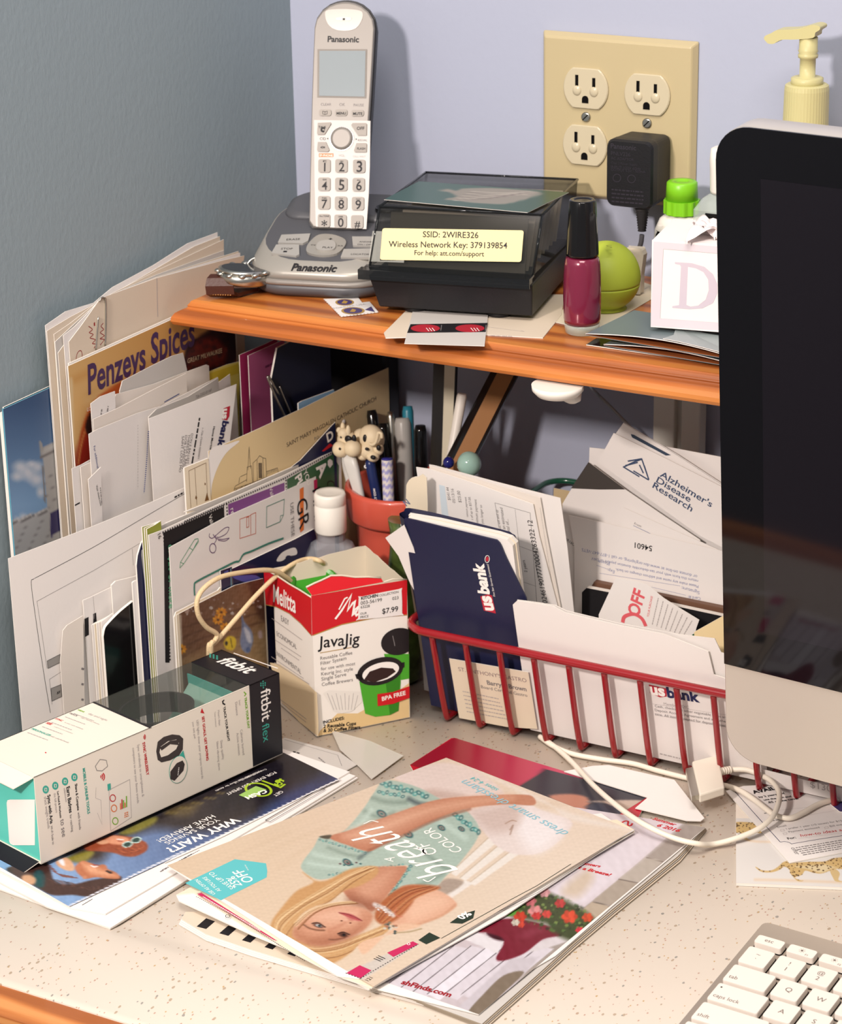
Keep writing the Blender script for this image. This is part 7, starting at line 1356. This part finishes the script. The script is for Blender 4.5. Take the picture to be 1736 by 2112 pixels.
# ---------------------------------------------------------------- pen pot
aty0 = aty
def aty(p, y): return aty0(p, y+PDY)
TERRA = mat('terracotta_glazed', (206, 88, 70), .3, .5, coat=.3); pc = Vector((.129, -.0775, .0006)); PDY = -.026; pot = thing('pen_pot', pc, 'terracotta red flower pot holding pens and rulers in the corner', 'pot')
mb = MB(); mb.lathe([(.026, 0), (.028, .002), (.0335, .106), (.0340, .1085)], TERRA, pc, seg=48, cap1=False); mb.lathe([(.0305, .1084), (.0260, .006), (.001, .006)], TERRA, pc, seg=48, cap0=False); mb.build('body', pot)
mb = MB(); mb.lathe([(.0338, .1084), (.0385, .1098), (.0402, .112), (.0410, .1305), (.0405, .1330), (.0385, .1337), (.0360, .1325), (.0330, .118), (.0306, .1084)], TERRA, pc, seg=56, cap0=False, cap1=False); mb.build('rim', pot)
def pen(name, pb, pt, yb, yt, r, m, label, cat='pen', ext=0, taper=1.0, group='pens in the terracotta pot'):
    """pb, pt: where the lower visible end and the tip show; yb, yt their depth; continued down into the pot"""
    a, b = aty(pb, yb), aty(pt, yt); d = (b-a).normalized(); k = (a.z-.012)/d.z if ext == 0 else ext; a = a-d*k
    v = Vector((a.x-pc.x, a.y-pc.y, 0)); R_ = .0245-r+a.z*.04
    if v.length > R_: a = Vector((pc.x, pc.y, 0))+v.normalized()*R_+Vector((0, 0, a.z))
    d = (b-a).normalized(); L = (b-a).length; th = thing(name, a, label, cat, group)
    mb = MB(); mb.lathe([(r*.75, 0), (r, .004), (r, L*.55)], m[0], a, d, 18); mb.build('barrel', th)
    mb = MB(); mb.lathe([(r*1.02, L*.55+.0001), (r*1.02*taper, L-.004), (r*.8*taper, L)], m[1], a, d, 18); mb.build('cap', th)
    return th, a, b, d
GRY = mat('frosted_grey_plastic', (190, 186, 180), .3, .5, alpha=.8); BLUP = mat('navy_plastic', (34, 48, 96), .3, .5); WPL = mat('milky_white_plastic', (216, 214, 208), .3, .5); TEA = mat('teal_plastic', (40, 120, 140), .35, .5)
pen('pen', cE(430, 700)[0], cE(415, 490)[0], -.045, -.04, .0042, (BLKG, BLKG), 'black pen with rounded top directly behind the cow figures'); pen('pen', cE(360, 560)[0], cE(340, 405)[0], -.034, -.03, .0040, (BLKG, BLKG), 'black pen with a flat clicker, leftmost black one in the pot')
pen('pen', cE(495, 800)[0], cE(465, 415)[0], -.042, -.034, .0026, (BLUP, STEEL), 'slim dark pen with a shiny steel top in the pot'); pen('marker', cE(575, 800)[0], cE(545, 455)[0], -.040, -.032, .0060, (GRY, GRY), 'thick frosted grey marker in the pot', 'marker')
pen('pen', cE(590, 520)[0], cE(580, 378)[0], -.030, -.026, .0040, (TEA, TEA), 'teal pen behind the frosted grey marker'); pen('marker', cE(678, 760)[0], cE(664, 505)[0], -.038, -.034, .0056, (BLKG, BLKG), 'thick black capped marker at the right of the pot', 'marker', 0, .8)
pen('pen', cY(1270, 1040)[0], cY(1165, 500)[0], -.068, -.066, .0036, (BLUP, BLUP), 'navy cow pen with white lettering below the right cow figure')
th, a, b, d = pen('pen', cY(1400, 1060)[0], cY(1378, 505)[0], -.066, -.064, .0040, (WPL, WPL), 'white pen with lavender chevrons and dark blue top')
for ch in list(th.children): bpy.data.objects.remove(ch)
L = (b-a).length; e = d.orthogonal().normalized(); g_ = d.cross(e); mb = MB(); N = 120; seg = 28; CHV = np.array(lin((166, 164, 214))); CWH = np.array(lin((232, 226, 222)))
P = [[a+d*(L*i/N)+(e*math.cos(2*math.pi*k/seg)+g_*math.sin(2*math.pi*k/seg))*.0041 for k in range(seg+1)] for i in range(N+1)]
cols = [CHV if ((L*i/N*1000+abs((k*6/seg) % 1-.5)*4) % 5.4) < 2.5 else CWH for i in range(N+1) for k in range(seg+1)]; mb.grid(P, PICM, cols); mb.lathe([(.0039, 0), (.0001, -.001)], WPL, a, d, seg); mb.build('barrel', th)
mb = MB(); mb.lathe([(.0041, L), (.0040, L+.0008), (.0001, L+.0010)], mat('ultramarine_plastic', (50, 48, 140), .35, .5), a, d, 24); mb.build('top', th)
p = Pl(aty(cY(1200, 800)[0], -.0705), (CP-aty(cY(1200, 800)[0], -.0705)).normalized()); 
for o in [o for o in bpy.data.objects if o.get('label', '').startswith('navy cow pen')]:
    mb = MB(); ik = Ink(mb, p); ik.text(cY(1262, 1046, 1235, 850), 'HOLY COW', WHITEI, 2, .02); ik.text(cY(1175, 605, 1160, 540), '8:', WHITEI, 2, .03); mb.build('lettering', o)
# cow figures on the pen tops
COWC = mat('cream_rubber', (232, 214, 180), .5, .4); CBK = mat('black_paint', (30, 28, 30), .4, .4)
def cow(label, parts, spots, pen_px):
    base_ = aty(parts[0][0], parts[0][1]); th = thing('cow_topper', base_, label, 'figurine', 'cow figures on the pens'); mb = MB()
    for c_, y, r in parts: mb.ball(aty(c_, y), r, COWC, 18, 12)
    mb.build('body', th)
    mb = MB()
    for c_, y, r in spots: mb.ball(aty(c_, y), r, CBK, 12, 8)
    mb.build('spots', th); return th
t1 = cow('cream cow figure facing forward with black eye patches, on the milky white pen', [(cY(900, 280)[0], -.070, (.0075, .006, .0082)), (cY(825, 385)[0], -.0765, (.0062, .006, .0060)), (cY(965, 375)[0], -.0765, (.0066, .006, .0062)), (cY(850, 130)[0], -.070, (.0018, .0018, .0042)), (cY(915, 170)[0], -.072, (.0018, .0018, .0046)), (cY(810, 160)[0], -.069, (.0024, .002, .0024)), (cY(860, 205)[0], -.072, (.0046, .004, .0046))], [(cY(915, 265)[0], -.0762, (.0030, .0016, .0028)), (cY(985, 265)[0], -.0758, (.0018, .0016, .0034)), (cY(830, 240)[0], -.0755, (.0008, .0008, .0010)), (cY(812, 380)[0], -.0823, (.0008, .0008, .0010)), (cY(908, 432)[0], -.080, (.0009, .0009, .0010))], None)
t2 = cow('cream cow figure with curled tail and black spots, on the navy pen', [(cY(1190, 260)[0], -.064, (.0100, .0080, .0105)), (cY(1075, 250)[0], -.064, (.0070, .006, .0070)), (cY(1150, 400)[0], -.069, (.0068, .006, .0062)), (cY(1090, 460)[0], -.070, (.0040, .004, .0036)), (cY(1210, 470)[0], -.071, (.0048, .0045, .0040)), (cY(1270, 380)[0], -.067, (.0042, .004, .0050))], [(cY(1118, 262)[0], -.0708, (.0020, .0014, .0034)), (cY(1137, 382)[0], -.0752, (.0016, .0012, .0012)), (cY(1210, 482)[0], -.0756, (.0022, .0014, .0016)), (cY(1276, 368)[0], -.0712, (.0018, .0014, .0022))], None)
mb = MB(); mb.tube([aty(v, -.0738) for v in smooth(cY(1170, 320, 1210, 330, 1245, 300, 1262, 240, 1275, 190, 1310, 200, 1315, 250), 5, False)], .0012, COWC, 8); mb.build('tail', t2)
th = thing('pen', aty(cY(1000, 1000)[0], -.072), 'milky white pen below the forward facing cow figure', 'pen', 'pens in the terracotta pot'); a = aty(cY(915, 430)[0], -.0745); b = aty(cY(1060, 985)[0], -.0765); mb = MB()
R = []
for t, w in ((0, .0050), (.3, .0054), (.6, .0046), (.9, .0038), (1, .0034)):
    c_ = a.lerp(b, t); R.append([c_+Vector((x, y, 0)) for x, y in rrect(w*2, .005, .0020, 3)])
mb.rings(R, WPL); mb.build('clip', th); mb = MB(); a2 = aty(cY(760, 25)[0], -.052); b2 = aty(cY(900, 600)[0], -.056); d = (b2-a2).normalized(); bb = a2+d*((a2.z-.02)/-d.z); bb = Vector((max(pc.x-.02, min(pc.x+.02, bb.x)), max(pc.y-.02, min(pc.y+.02, bb.y)), .02)); mb.tube([a2, bb], .0034, WPL, 14); mb.ball(aty(cY(830, 55)[0], -.054), .0034, WPL, 12, 8); mb.build('barrel', th); 
# rulers, white marker, glass bead sticks
CRM = mat('cream_ruler_face', (200, 192, 170), .5); RUL = mat('walnut_ruler_face', (150, 104, 60), .5)
def ruler(pts, y0, y1, label, m_face, edge, zb=.012):
    """pts: the four upper corners (outer left, inner left, inner right, outer right) at the top then at the lower visible end"""
    th = thing('ruler', aty(pts[-1], y0), label, 'ruler'); top = [aty(p, y1) for p in pts[:4]]; low = [aty(p, y0) for p in pts[4:]]; dd = Vector((0, .003, 0))
    for i, m_ in ((0, edge), (1, m_face), (2, edge)):
        mb = MB(); a, b = top[i], top[i+1]; c_, d_ = low[i], low[i+1]; k = 1.0
        ext = lambda p, q: q+(q-p)*max(0, min(1.2, (q.z-.100)/max(1e-4, p.z-q.z)))
        mb.slab([a, b, ext(b, d_), ext(a, c_)], dd, m_); mb.build('edge_strip' if i != 1 else 'ruler_face', th)
ruler(cE(752, 60, 826, 62, 897, 64, 902, 64, 733, 690, 808, 690, 872, 690, 878, 690), -.047, -.030, 'upright black ruler with a cream face, behind the pens', CRM, BLKG)
ruler(cE(1160, 90, 1205, 95, 1320, 100, 1345, 102, 850, 690, 905, 690, 1020, 700, 1042, 700), -.055, -.022, 'slanting walnut ruler with black edges leaning toward the wall', RUL, BLKG)
mb = MB(); a, b = aty(cE(942, 296)[0], -.040), aty(cE(888, 610)[0], -.046); d = (b-a).normalized(); tag((mb.lathe([(.0030, 0), (.0036, .002), (.0036, .055), (.0042, .056), (.0042, .098)], WHP, a, d, 20), mb.build('marker'))[1], 'white capped marker standing between the two rulers', 'marker', 'pens in the terracotta pot')
for px, y, r, m_, lb in ((cE(988, 762)[0], -.078, .0085, mat('aqua_glass_bead', (160, 196, 184), .1, .6, coat=.5), 'pale aqua round glass bead stick behind the bank statements'), (cE(852, 752)[0], -.074, .0040, mat('cobalt_glass', (30, 34, 110), .08, .6), 'small cobalt blue glass bead stick beside the aqua one')):
    c_ = aty(px, y); th = thing('bead_stick', c_, lb, 'stick'); mb = MB(); mb.ball(c_, (r, r, r*1.05), m_, 24, 16); mb.build('bead', th); mb = MB(); f_ = Vector((pc.x+.012, pc.y-.004, .03)); mb.tube([c_-(c_-f_).normalized()*r, f_], .0012, STEEL, 8); mb.build('stem', th)
aty = aty0
# green vase beside the pot
mb = MB(); vc = aty(cC(1510, 1560)[0], -.118); vc.z = .0006; VAS = mat('mottled_green_glaze', (70, 88, 40), .12, .6, var=.6, vscale=90, coat=.5); vz = aty(cC(1500, 1240)[0], -.118).z
mb.lathe([(.009, 0), (.012, .004), (.0130, .03), (.0125, vz*.62), (.0100, vz*.80), (.0090, vz*.9), (.0105, vz)], VAS, vc, seg=36); tag(mb.build('green_vase'), 'small mottled green glazed vase between the pot and red basket', 'vase')
# sanitizer bottle
sc = atz(cC(1010, 1320)[0], .108); SZ = Vector((sc.x, sc.y, .0006)); CLR2 = mat('clear_bottle_plastic', (196, 200, 208), .06, .6, alpha=.30)
sb = thing('sanitizer_bottle', SZ, 'clear sanitizer bottle with white flip cap, behind the coffee filter box', 'bottle'); mb = MB(); u = frame(SZ, 30)
def sring(w, d, z, r): return [u(x, y, z) for x, y in rrect(w, d, r, 5)]
mb.rings([sring(.040, .022, 0, .006), sring(.043, .024, .004, .007), sring(.044, .024, .074, .007), sring(.042, .023, .084, .007), sring(.030, .020, .097, .006), sring(.020, .018, .101, .0089), sring(.020, .018, .1072, .0089)], CLR2, sm=False); mb.build('bottle_body', sb)
mb = MB(); mb.rings([sring(.040, .020, .003, .006), sring(.040, .020, .060, .006)], mat('blue_grey_gel', (96, 110, 130), .1, .5, alpha=.5), sm=False); mb.build('gel', sb)
hz_ = (atz(cC(1010, 1065)[0], .138).z); mb = MB(); mb.lathe([(.0108, .1074), (.0113, .1085), (.0113, .1280), (.0110, .1284), (.0113, .1290), (.0113, .1352), (.0104, .1372), (.0085, .1366), (.003, .1358)], WHP, SZ, seg=40); mb.build('flip_cap', sb)
# ---------------------------------------------------------------- red wire basket and its contents
RED = mat('red_vinyl_coating', (146, 22, 30), .22, .5, coat=.5); rb = thing('red_basket', (.40, -.13, .0005), 'red vinyl coated wire basket full of papers, right of the coffee filter box', 'basket')
def rp(x, y, z): return Vector((x, y, z))
rz = .0745; rc = [(x+.405, y-.1385) for x, y in rrect(.432, .093, .018, 7)]
rc = [(x, y) for x, y in rc]; mb = MB(); mb.tube([rp(x, y, rz) for x, y in rc], .0029, RED, 12, True); mb.build('rim', rb)
bc = [(x+.405, y-.132) for x, y in rrect(.410, .058, .010, 5)]
for k in range(15):
    x = .2115+.0257*k; mb = MB(); mb.tube(smooth([rp(x, -.1835, rz-.001), rp(x+.0004, -.1780, rz*.66), rp(x+.0006, -.1720, rz*.33), rp(x+.0008, -.1665, .006), rp(x+.0008, -.1632, .0028), rp(x+.0008, -.152, .0026), rp(x+.001, -.115, .0024), rp(x+.001, -.106, .0026), rp(x+.0008, -.102, .006), rp(x+.0004, -.097, rz*.5), rp(x, -.0935, rz-.001)], 4, False), .0022, RED, 10); mb.build('wire', rb)
for s in (-1, 1):
    for y in (-.150, -.125):
        mb = MB(); X_ = .405+s*.2155; mb.tube(smooth([rp(X_, y, rz), rp(X_-s*.006, y, rz*.5), rp(X_-s*.010, y, .006), rp(X_-s*.014, y, .0024), rp(X_-s*.03, y, .0024)], 4, False), .0019, RED, 10); mb.build('wire', rb)
GRV = mat('green_vinyl_coating', (30, 84, 62), .25, .5, coat=.4); gz = .128; gbk = thing('green_basket', (.41, -.035, .0005), 'dark green wire basket behind the red one, mostly hidden by papers', 'basket')
gx = aty(cF(792, 400)[0], -.03).x; mb = MB(); mb.tube([rp(x+gx+.19, y-.034, gz) for x, y in rrect(.38, .056, .015, 7)], .0022, GRV, 12, True); mb.build('rim', gbk)
for k in range(12):
    x = gx+.022+.031*k; mb = MB(); mb.tube(smooth([rp(x, -.062, gz), rp(x, -.058, .06), rp(x, -.055, .006), rp(x, -.05, .0030), rp(x, -.02, .0030), rp(x, -.013, .006), rp(x, -.0075, gz)], 4, False), .0016, GRV, 8); mb.build('wire', gbk)

rnd = random.Random(44)
def lean(y0, s): return Pl((0, y0, .0044), (0, -1, -s))
def bsheet(name, px, y0, s, label, cat, m=None, t=.0004, ink=None, drop=True, group=None, sm=False, zb=.0048):
    pl = lean(y0, s); mb = MB(); q = smooth(px, 3, False) if sm else px; plate(outline(pl, q, zb) if drop else [pl.at(p) for p in q], pl, t, m or WHITE, None, mb)
    if ink: ink(Ink(mb, pl), pl, mb)
    return tag(mb.build(name), label, cat, group)
NK = .245
# front envelope with the bank mark
RB = mat('bank_red', (184, 36, 56), .4)
def ink(ik, pl, mb):
    ik.poly(cF(1345, 1378, 1432, 1398, 1435, 1438, 1400, 1442, 1350, 1420), RB, 2); ik.text(cF(1352, 1424, 1428, 1436), 'us', WHITEI, 3, .04); ik.text(cF(1438, 1440, 1600, 1466), 'bank', NAVYI, 3, .04)
    ik.line(cF(1362, 1474, 1730, 1530), .2, LGREYI); ik.line(cF(1375, 1530, 1730, 1590), .2, LGREYI); ik.text(cF(1420, 1480, 1545, 1498), 'Member FDIC', LGREYI, 2)
    for k, t in enumerate(('Cash, checks and other negotiable items are', 'Deposit Account Agreement and any other', 'time. All items accepted for deposit subject')): ik.text(cF(1376, 1490+k*20, 1736, 1548+k*21), t, GREYI, 2)
    ik.greek(cF(1400, 1722, 1515, 1750), LGREYI, rnd, 1.0)
bsheet('bank_deposit_envelope', cF(668, 982, 690, 962, 800, 978, 870, 990, 930, 1022, 1200, 1085, 1420, 1128, 1640, 1215, 1668, 1330, 1760, 1360, 1900, 1400), -.1590, NK, 'white bank deposit envelope with red and navy logo, at the basket front', 'envelope', WHITE, .0006, ink, sm=False)
bsheet('white_sheet', cF(690, 958, 800, 972, 880, 985, 935, 1012, 1200, 1075, 1500, 1130, 1672, 1150, 1705, 1220, 1860, 1260), -.1566, NK, 'blank white sheet just behind the bank deposit envelope', 'paper', WHITE, .0005)
# business card
def ink(ik, pl, mb):
    BL = mat('dusty_ink', (150, 128, 128), .6); ik.text(cF(400, 1310, 738, 1368), "ST. ANTHONY'S GASTRO", BL, 2); ik.text(cF(542, 1378, 738, 1412), 'Barry I. Brown', GREYI, 2, .02); ik.text(cF(512, 1396, 742, 1440), 'Board Certified Gastro', GREYI, 2)
    for k in range(6): ik.greek(cF(420+k*4, 1412+k*20, 600+k*8, 1450+k*20), LGREYI, rnd, .8)
bsheet('business_card', cF(352, 1250, 745, 1318, 790, 1600, 640, 1590, 402, 1545), -.1612, NK, 'cream business card propped against the front wires before the navy passbook', 'card', CREAM, .0005, ink, drop=False)
# navy passbook
NB = mat('navy_leatherette', (32, 34, 64), .38, .45, bump=.1, bscale=900)
pp = lean(-.1562, .215); base_ = pp.at(cF(300, 1480)[0]); pk = thing('passbook', Vector((base_.x, base_.y, .0046)), 'navy bank passbook with white and red logo, standing in the red basket', 'passbook')
mb = MB(); px = cF(126, 560, 150, 556, 300, 592, 560, 655, 590, 665, 610, 690, 640, 760, 735, 950); q = smooth(px, 3, False); plate(outline(pp, q, .0050), pp, .0012, NB, NB, mb); ik = Ink(mb, pp)
ik.poly(cF(545, 930, 565, 935, 585, 1025, 525, 1010, 508, 940), RB, 2); ik.text(cF(576, 1012, 556, 938), 'us', WHITEI, 3, .045); ik.text(cF(553, 930, 522, 775), 'bank', WHITEI, 3, .045); ik.text(cF(582, 940, 548, 780), 'Five Star Service Guaranteed', WHITEI, 3); ik.line(cF(*ring_(542, 754, 11, 18, .1, 18)), .4, WHITEI, 3, True); ik.poly(cF(*ring_(542, 754, 7, 12, .1, 12)), RB, 3)
mb.build('front_cover', pk, bevel=.0004)
pg = pp.off(-.0016); mb = MB(); plate(outline(pg, cF(150, 548, 300, 580, 580, 642, 640, 660, 668, 690), .0054), pg, .0034, WHITE, EDGE, mb); mb.build('page_block', pk)
pg = pp.off(-.0052); mb = MB(); plate(outline(pg, cF(150, 535, 300, 560, 600, 628, 660, 648, 686, 676), .0054), pg, .0030, CREAM, EDGE, mb); mb.build('page_block', pk)
pb2 = pp.off(-.0085); mb = MB(); plate(outline(pb2, smooth(cF(128, 515, 150, 505, 300, 535, 610, 612, 660, 632, 685, 665, 715, 850), 3, False), .0050), pb2, .0012, NB, NB, mb); mb.build('back_cover', pk, bevel=.0004)
a, b = pp.at(cF(128, 556)[0]), pb2.at(cF(128, 516)[0]); dn = Vector((0, .26, -1)).normalized(); L_ = (a.z-.006)/-dn.z; mb = MB(); mid = (a+b)/2+Vector((-.003, 0, .0))
R = [[v+dn*(L_*t) for v in smooth([a, mid.lerp(a, .35)+Vector((-.0012, 0, 0)), mid+Vector((-.0006, 0, 0)), mid.lerp(b, .35)+Vector((-.0012, 0, 0)), b], 3, False)] for t in (0, 1)]; mb.grid(R, NB); mb.grid([[v+Vector((.0008, 0, -.0002)) for v in r] for r in R], NB); mb.build('spine', pk)
# cream card, small folded leaf
bsheet('index_divider', smooth(cF(132, 700, 138, 430, 142, 380, 165, 352, 200, 345, 240, 350, 245, 600), 2, False), -.1330, .22, 'cream rounded tab divider left of the bank statement', 'divider', CREAM, .0006, lambda ik, pl, mb: ik.text(cF(140, 492, 160, 480), 'N', mat('slate_blue_ink', (100, 110, 140), .5), 2, .02))
pl = lean(-.1330, .30).off(.012); mb = MB(); plate([pl.at(p) for p in cF(35, 650, 128, 585, 175, 700, 235, 900, 190, 930, 160, 880, 100, 740)], pl, .0004, WHITE, mb=mb); 
for k in range(1): pass
tag(mb.build('folded_leaf'), 'white folded leaf sticking out to the left behind the navy passbook', 'paper')
bsheet('torn_sheet', cF(205, 1100, 215, 1098, 235, 1130, 300, 1150), -.1360, .10, 'white sheet edge showing behind the lower left of the passbook', 'paper', WHITE, .0010)
# statements
GS = 'statements behind the passbook'
def ink(ik, pl, mb):
    ik.poly(cF(302, 384, 330, 392, 352, 560, 318, 560), mat('pale_blue_box', (206, 218, 226), .6), 1)
    for a, b, c_, d, t in ((218, 500, 208, 345, 'mobile: Visit chase.com'), (240, 500, 232, 368, 'your mobile browser'), (360, 462, 350, 398, '$541.44'), (384, 476, 374, 405, '05/13/16'), (414, 474, 406, 416, '$25.00'), (448, 545, 438, 446, 'nimum payment'), (472, 560, 458, 444, 's of up to $37.00.'), (498, 575, 488, 458, 'nimum payment'), (525, 592, 515, 486, 'p you longer to'), (612, 612, 594, 510, 'you will end up'), (634, 622, 618, 500, 'g an estimated'), (656, 632, 646, 556, 'total of...'), (742, 820, 728, 760, '2 years')): ik.text(cF(a, b, c_, d), t, GREYI, 2)
    ik.line(cF(600, 600, 580, 475, 755, 525, 790, 1000), .3, GREYI); ik.line(cF(680, 508, 720, 860), .2, GREYI); ik.line(cF(700, 690, 770, 715), .2, GREYI); ik.line(cF(720, 868, 785, 890), .2, GREYI)
    ik.text(cF(842, 975, 765, 562), '024619077770004263322 12', BLACKI, 2)
bsheet('statement', cF(188, 298, 260, 308, 500, 385, 770, 482, 800, 640, 890, 985), -.1250, .20, 'printed account statement with an amount column, behind the passbook', 'statement', WHITE, .0005, ink, group=GS)
bsheet('statement', cF(255, 290, 560, 380, 805, 450, 830, 600, 905, 985), -.1235, .20, 'white statement with dotted fold line, second from the front of the statements', 'statement', WARM, .0005, lambda ik, pl, mb: ik.line(cF(805, 500, 880, 980), .25, GREYI, 2, False, 1.2), group=GS)
bsheet('statement', cF(252, 285, 280, 290, 600, 375, 905, 452, 940, 700, 972, 1010), -.1215, .20, 'blank white sheet at the back of the statements in the basket', 'statement', WHITE, .0005, None, group=GS)
# right hand group
bsheet('large_sheet', cF(1046, 330, 1050, 200, 1145, 210, 1150, 160, 1400, 190, 1720, 250, 1900, 290), -.0900, 0, 'large white sheet at the very back of the basket papers', 'paper', WHITE, .0005)
bsheet('kraft_sheet', cF(868, 520, 872, 402, 960, 418, 1000, 430), -.0935, 0, 'small kraft brown sheet peeking out beside the dark grey card', 'paper', mat('kraft_paper', (190, 168, 130), .7), .0005)
pl = lean(-.0985, 0); mb = MB(); plate(outline(pl, cF(915, 480, 960, 405, 1045, 272, 1230, 410, 1420, 540, 1600, 660)), pl, .0005, WHITE, mb=mb); Ink(mb, pl).poly(cF(1045, 272, 1228, 408, 1100, 409, 958, 403), mat('charcoal_card_print', (64, 58, 54), .6), 2)
ik = Ink(mb, pl); ik.text(cF(925, 655, 972, 690), 'DR16C', GREYI, 2, .02); tag(mb.build('reply_envelope'), 'white envelope with a charcoal grey corner behind the charity form', 'envelope')
pl = lean(-.1000, 0); mb = MB(); plate(outline(pl, cF(1205, 700, 1218, 498, 1400, 580, 1610, 672, 1760, 740)), pl, .0004, WHITE, mb=mb); ik = Ink(mb, pl); ik.text(cF(1272, 582, 1308, 598), 'From:', GREYI, 2); ik.line(cF(1268, 588, 1420, 660), .3, BLUEI); tag(mb.build('return_envelope'), 'white return envelope with a short From line, in the basket', 'envelope')
def ink(ik, pl, mb):
    D_ = mat('faded_blue_ink', (136, 140, 176), .6); ik.text(cF(1362, 690, 1275, 672), '54601', BLACKI, 2, .01)
    for a, b, c_, d, t in ((1602, 945, 1540, 936, 'Card #:'), (1598, 915, 1508, 890, 'Signature:'), (1592, 885, 1180, 800, 'Please make any name and address changes on back.'), (1590, 858, 1060, 745, 'return this form with your tax-deductible donation payable to DAV'), (1586, 835, 1012, 700, 'or donate on-line at www.dav.org/spring, or call 1-877-647-VETS'), (1175, 812, 1140, 800, 'Exp:'), (1150, 770, 1095, 760, 'Please')): ik.text(cF(a, b, c_, d), t, D_, 2)
    ik.line(cF(1530, 935, 1300, 880), .25, D_); ik.line(cF(1500, 888, 1100, 825), .25, D_); ik.line(cF(1140, 805, 1085, 785), .25, D_)
bsheet('charity_form', cF(975, 700, 948, 538, 1100, 570, 1420, 645, 1715, 716, 1860, 750), -.1030, 0, 'white charity reply form with upside down blue print, in the basket', 'form', WHITE, .0004, ink)
# envelope of a research charity
pl = lean(-.0865, 0).off(.0105); NAVC = mat('slate_navy_ink', (54, 72, 104), .5)
az = thing('charity_envelope', pl.at(cF(1400, 600)[0]), 'white research charity envelope with blue triangle logo, tilted in the basket', 'envelope')
mb = MB(); plate([pl.at(p) for p in cF(1090, 272, 1170, 128, 1400, 240, 1740, 412, 1900, 495, 1900, 880, 1715, 700, 1600, 640)], pl, .0005, WHITE, mb=mb); ik = Ink(mb, pl)
lw = 1.0; ik.line(cF(1218, 298, 1275, 270, 1310, 258, 1345, 360), lw, NAVC); ik.line(cF(1240, 268, 1310, 256), lw, NAVC); ik.line(cF(1216, 295, 1298, 345), lw, NAVC); ik.line(cF(1268, 316, 1345, 362), lw, NAVC); ik.line(cF(1228, 290, 1290, 274), lw, NAVC); ik.line(cF(1298, 286, 1318, 328), lw, NAVC); ik.line(cF(1322, 290, 1344, 358), lw, NAVC)
for t, a, b, c_, d in (("Alzheimer's", 1055, 534, 1455, 778), ('Disease', 1027, 580, 1288, 738), ('Research', 998, 622, 1302, 812)): ik.text(cG(a, b, c_, d), t, NAVC, 2, .012, 0, .74)
mb.build('front_panel', az)
p2 = pl.off(-.0016); mb = MB(); plate([p2.at(p) for p in cF(1150, 170, 1220, 76, 1480, 230, 1740, 400, 1740, 440, 1400, 260, 1170, 140)], p2, .0004, WHITE, mb=mb); ik = Ink(mb, p2); ik.line(cF(1222, 80, 1480, 234, 1715, 388), .4, GREYI, 2, False, 1.0); ik.poly(cF(1255, 133, 1270, 136, 1455, 238, 1430, 240, 1262, 150), mat('slate_navy_print', (50, 64, 84), .5), 2); mb.build('perforated_flap', az)
# disc cases
for k, (px, y0, m_, lb) in enumerate(((cF(1060, 890, 1072, 868, 1300, 915, 1720, 1000, 1900, 1035), -.1085, mat('brown_card', (110, 78, 60), .5), 'brown edged booklet behind the black disc case in the basket'), (cF(1012, 920, 1035, 898, 1300, 950, 1715, 1040, 1900, 1080), -.1165, BLKP, 'black disc case with pale edges, in the middle of the basket'))):
    pl = lean(y0, 0); mb = MB(); plate(outline(pl, px, .0048), pl, .0045, m_, EDGE if k else m_, mb); tag(mb.build('disc_case' if k else 'booklet'), lb, 'disc case' if k else 'booklet')
# discount coupon, yellow envelope, green card
pl = lean(-.1255, .12); PKI = mat('coral_pink_ink', (222, 96, 104), .5)
mb = MB(); plate([pl.at(p) for p in smooth(cF(1095, 1032, 1180, 848), 1, False)+smooth(cF(1180, 848, 1330, 880, 1420, 950, 1595, 1058), 4, False)+cF(1580, 1100, 1555, 1250, 1300, 1200, 1100, 1120)], pl, .0004, WHITE, mb=mb); ik = Ink(mb, pl)
ik.text(cF(1320, 1040, 1332, 918)[:0]+cF(1292, 1046, 1328, 922), 'OFF', PKI, 2, .03); ik.line(smooth(cF(1215, 1070, 1225, 1040, 1270, 1028, 1310, 1050, 1330, 1088), 4, False), 2.6, PKI, 2); ik.text(cF(1345, 1044, 1365, 940), 'YOUR PURCHASE', PKI, 2)
for k in range(8): ik.greek(cF(1362+k*22, 1080+k*8, 1392+k*24, 948+k*16), LGREYI, rnd, .6)
tag(mb.build('discount_coupon'), 'curled white coupon with pink OFF lettering, in the basket', 'coupon')
MAN = paper('manila_paper', (236, 214, 168)); bsheet('manila_envelope', cF(1570, 1118, 1720, 1034, 1900, 1060), -.1400, .14, 'pale manila envelope corner at the right of the basket', 'envelope', MAN, .0006)
bsheet('green_card', cF(1560, 1130, 1600, 1112, 1640, 1120, 1660, 1160), -.1345, .14, 'dark green card sliver below the manila envelope', 'card', mat('dark_green_card', (30, 90, 60), .4), .0005)
pl = lean(-.1590, NK); bsheet('receipt_slip', cZ(760, 1210, 1400, 1370, 1736, 1440, 2400, 1600), -.1615, NK, 'white receipt slip with a dollar amount, low behind the basket wires at right', 'receipt', WHITE, .0004, lambda ik, pl, mb: ik.text(cZ(1355, 1430, 1610, 1485), '$130', LGREYI, 2))
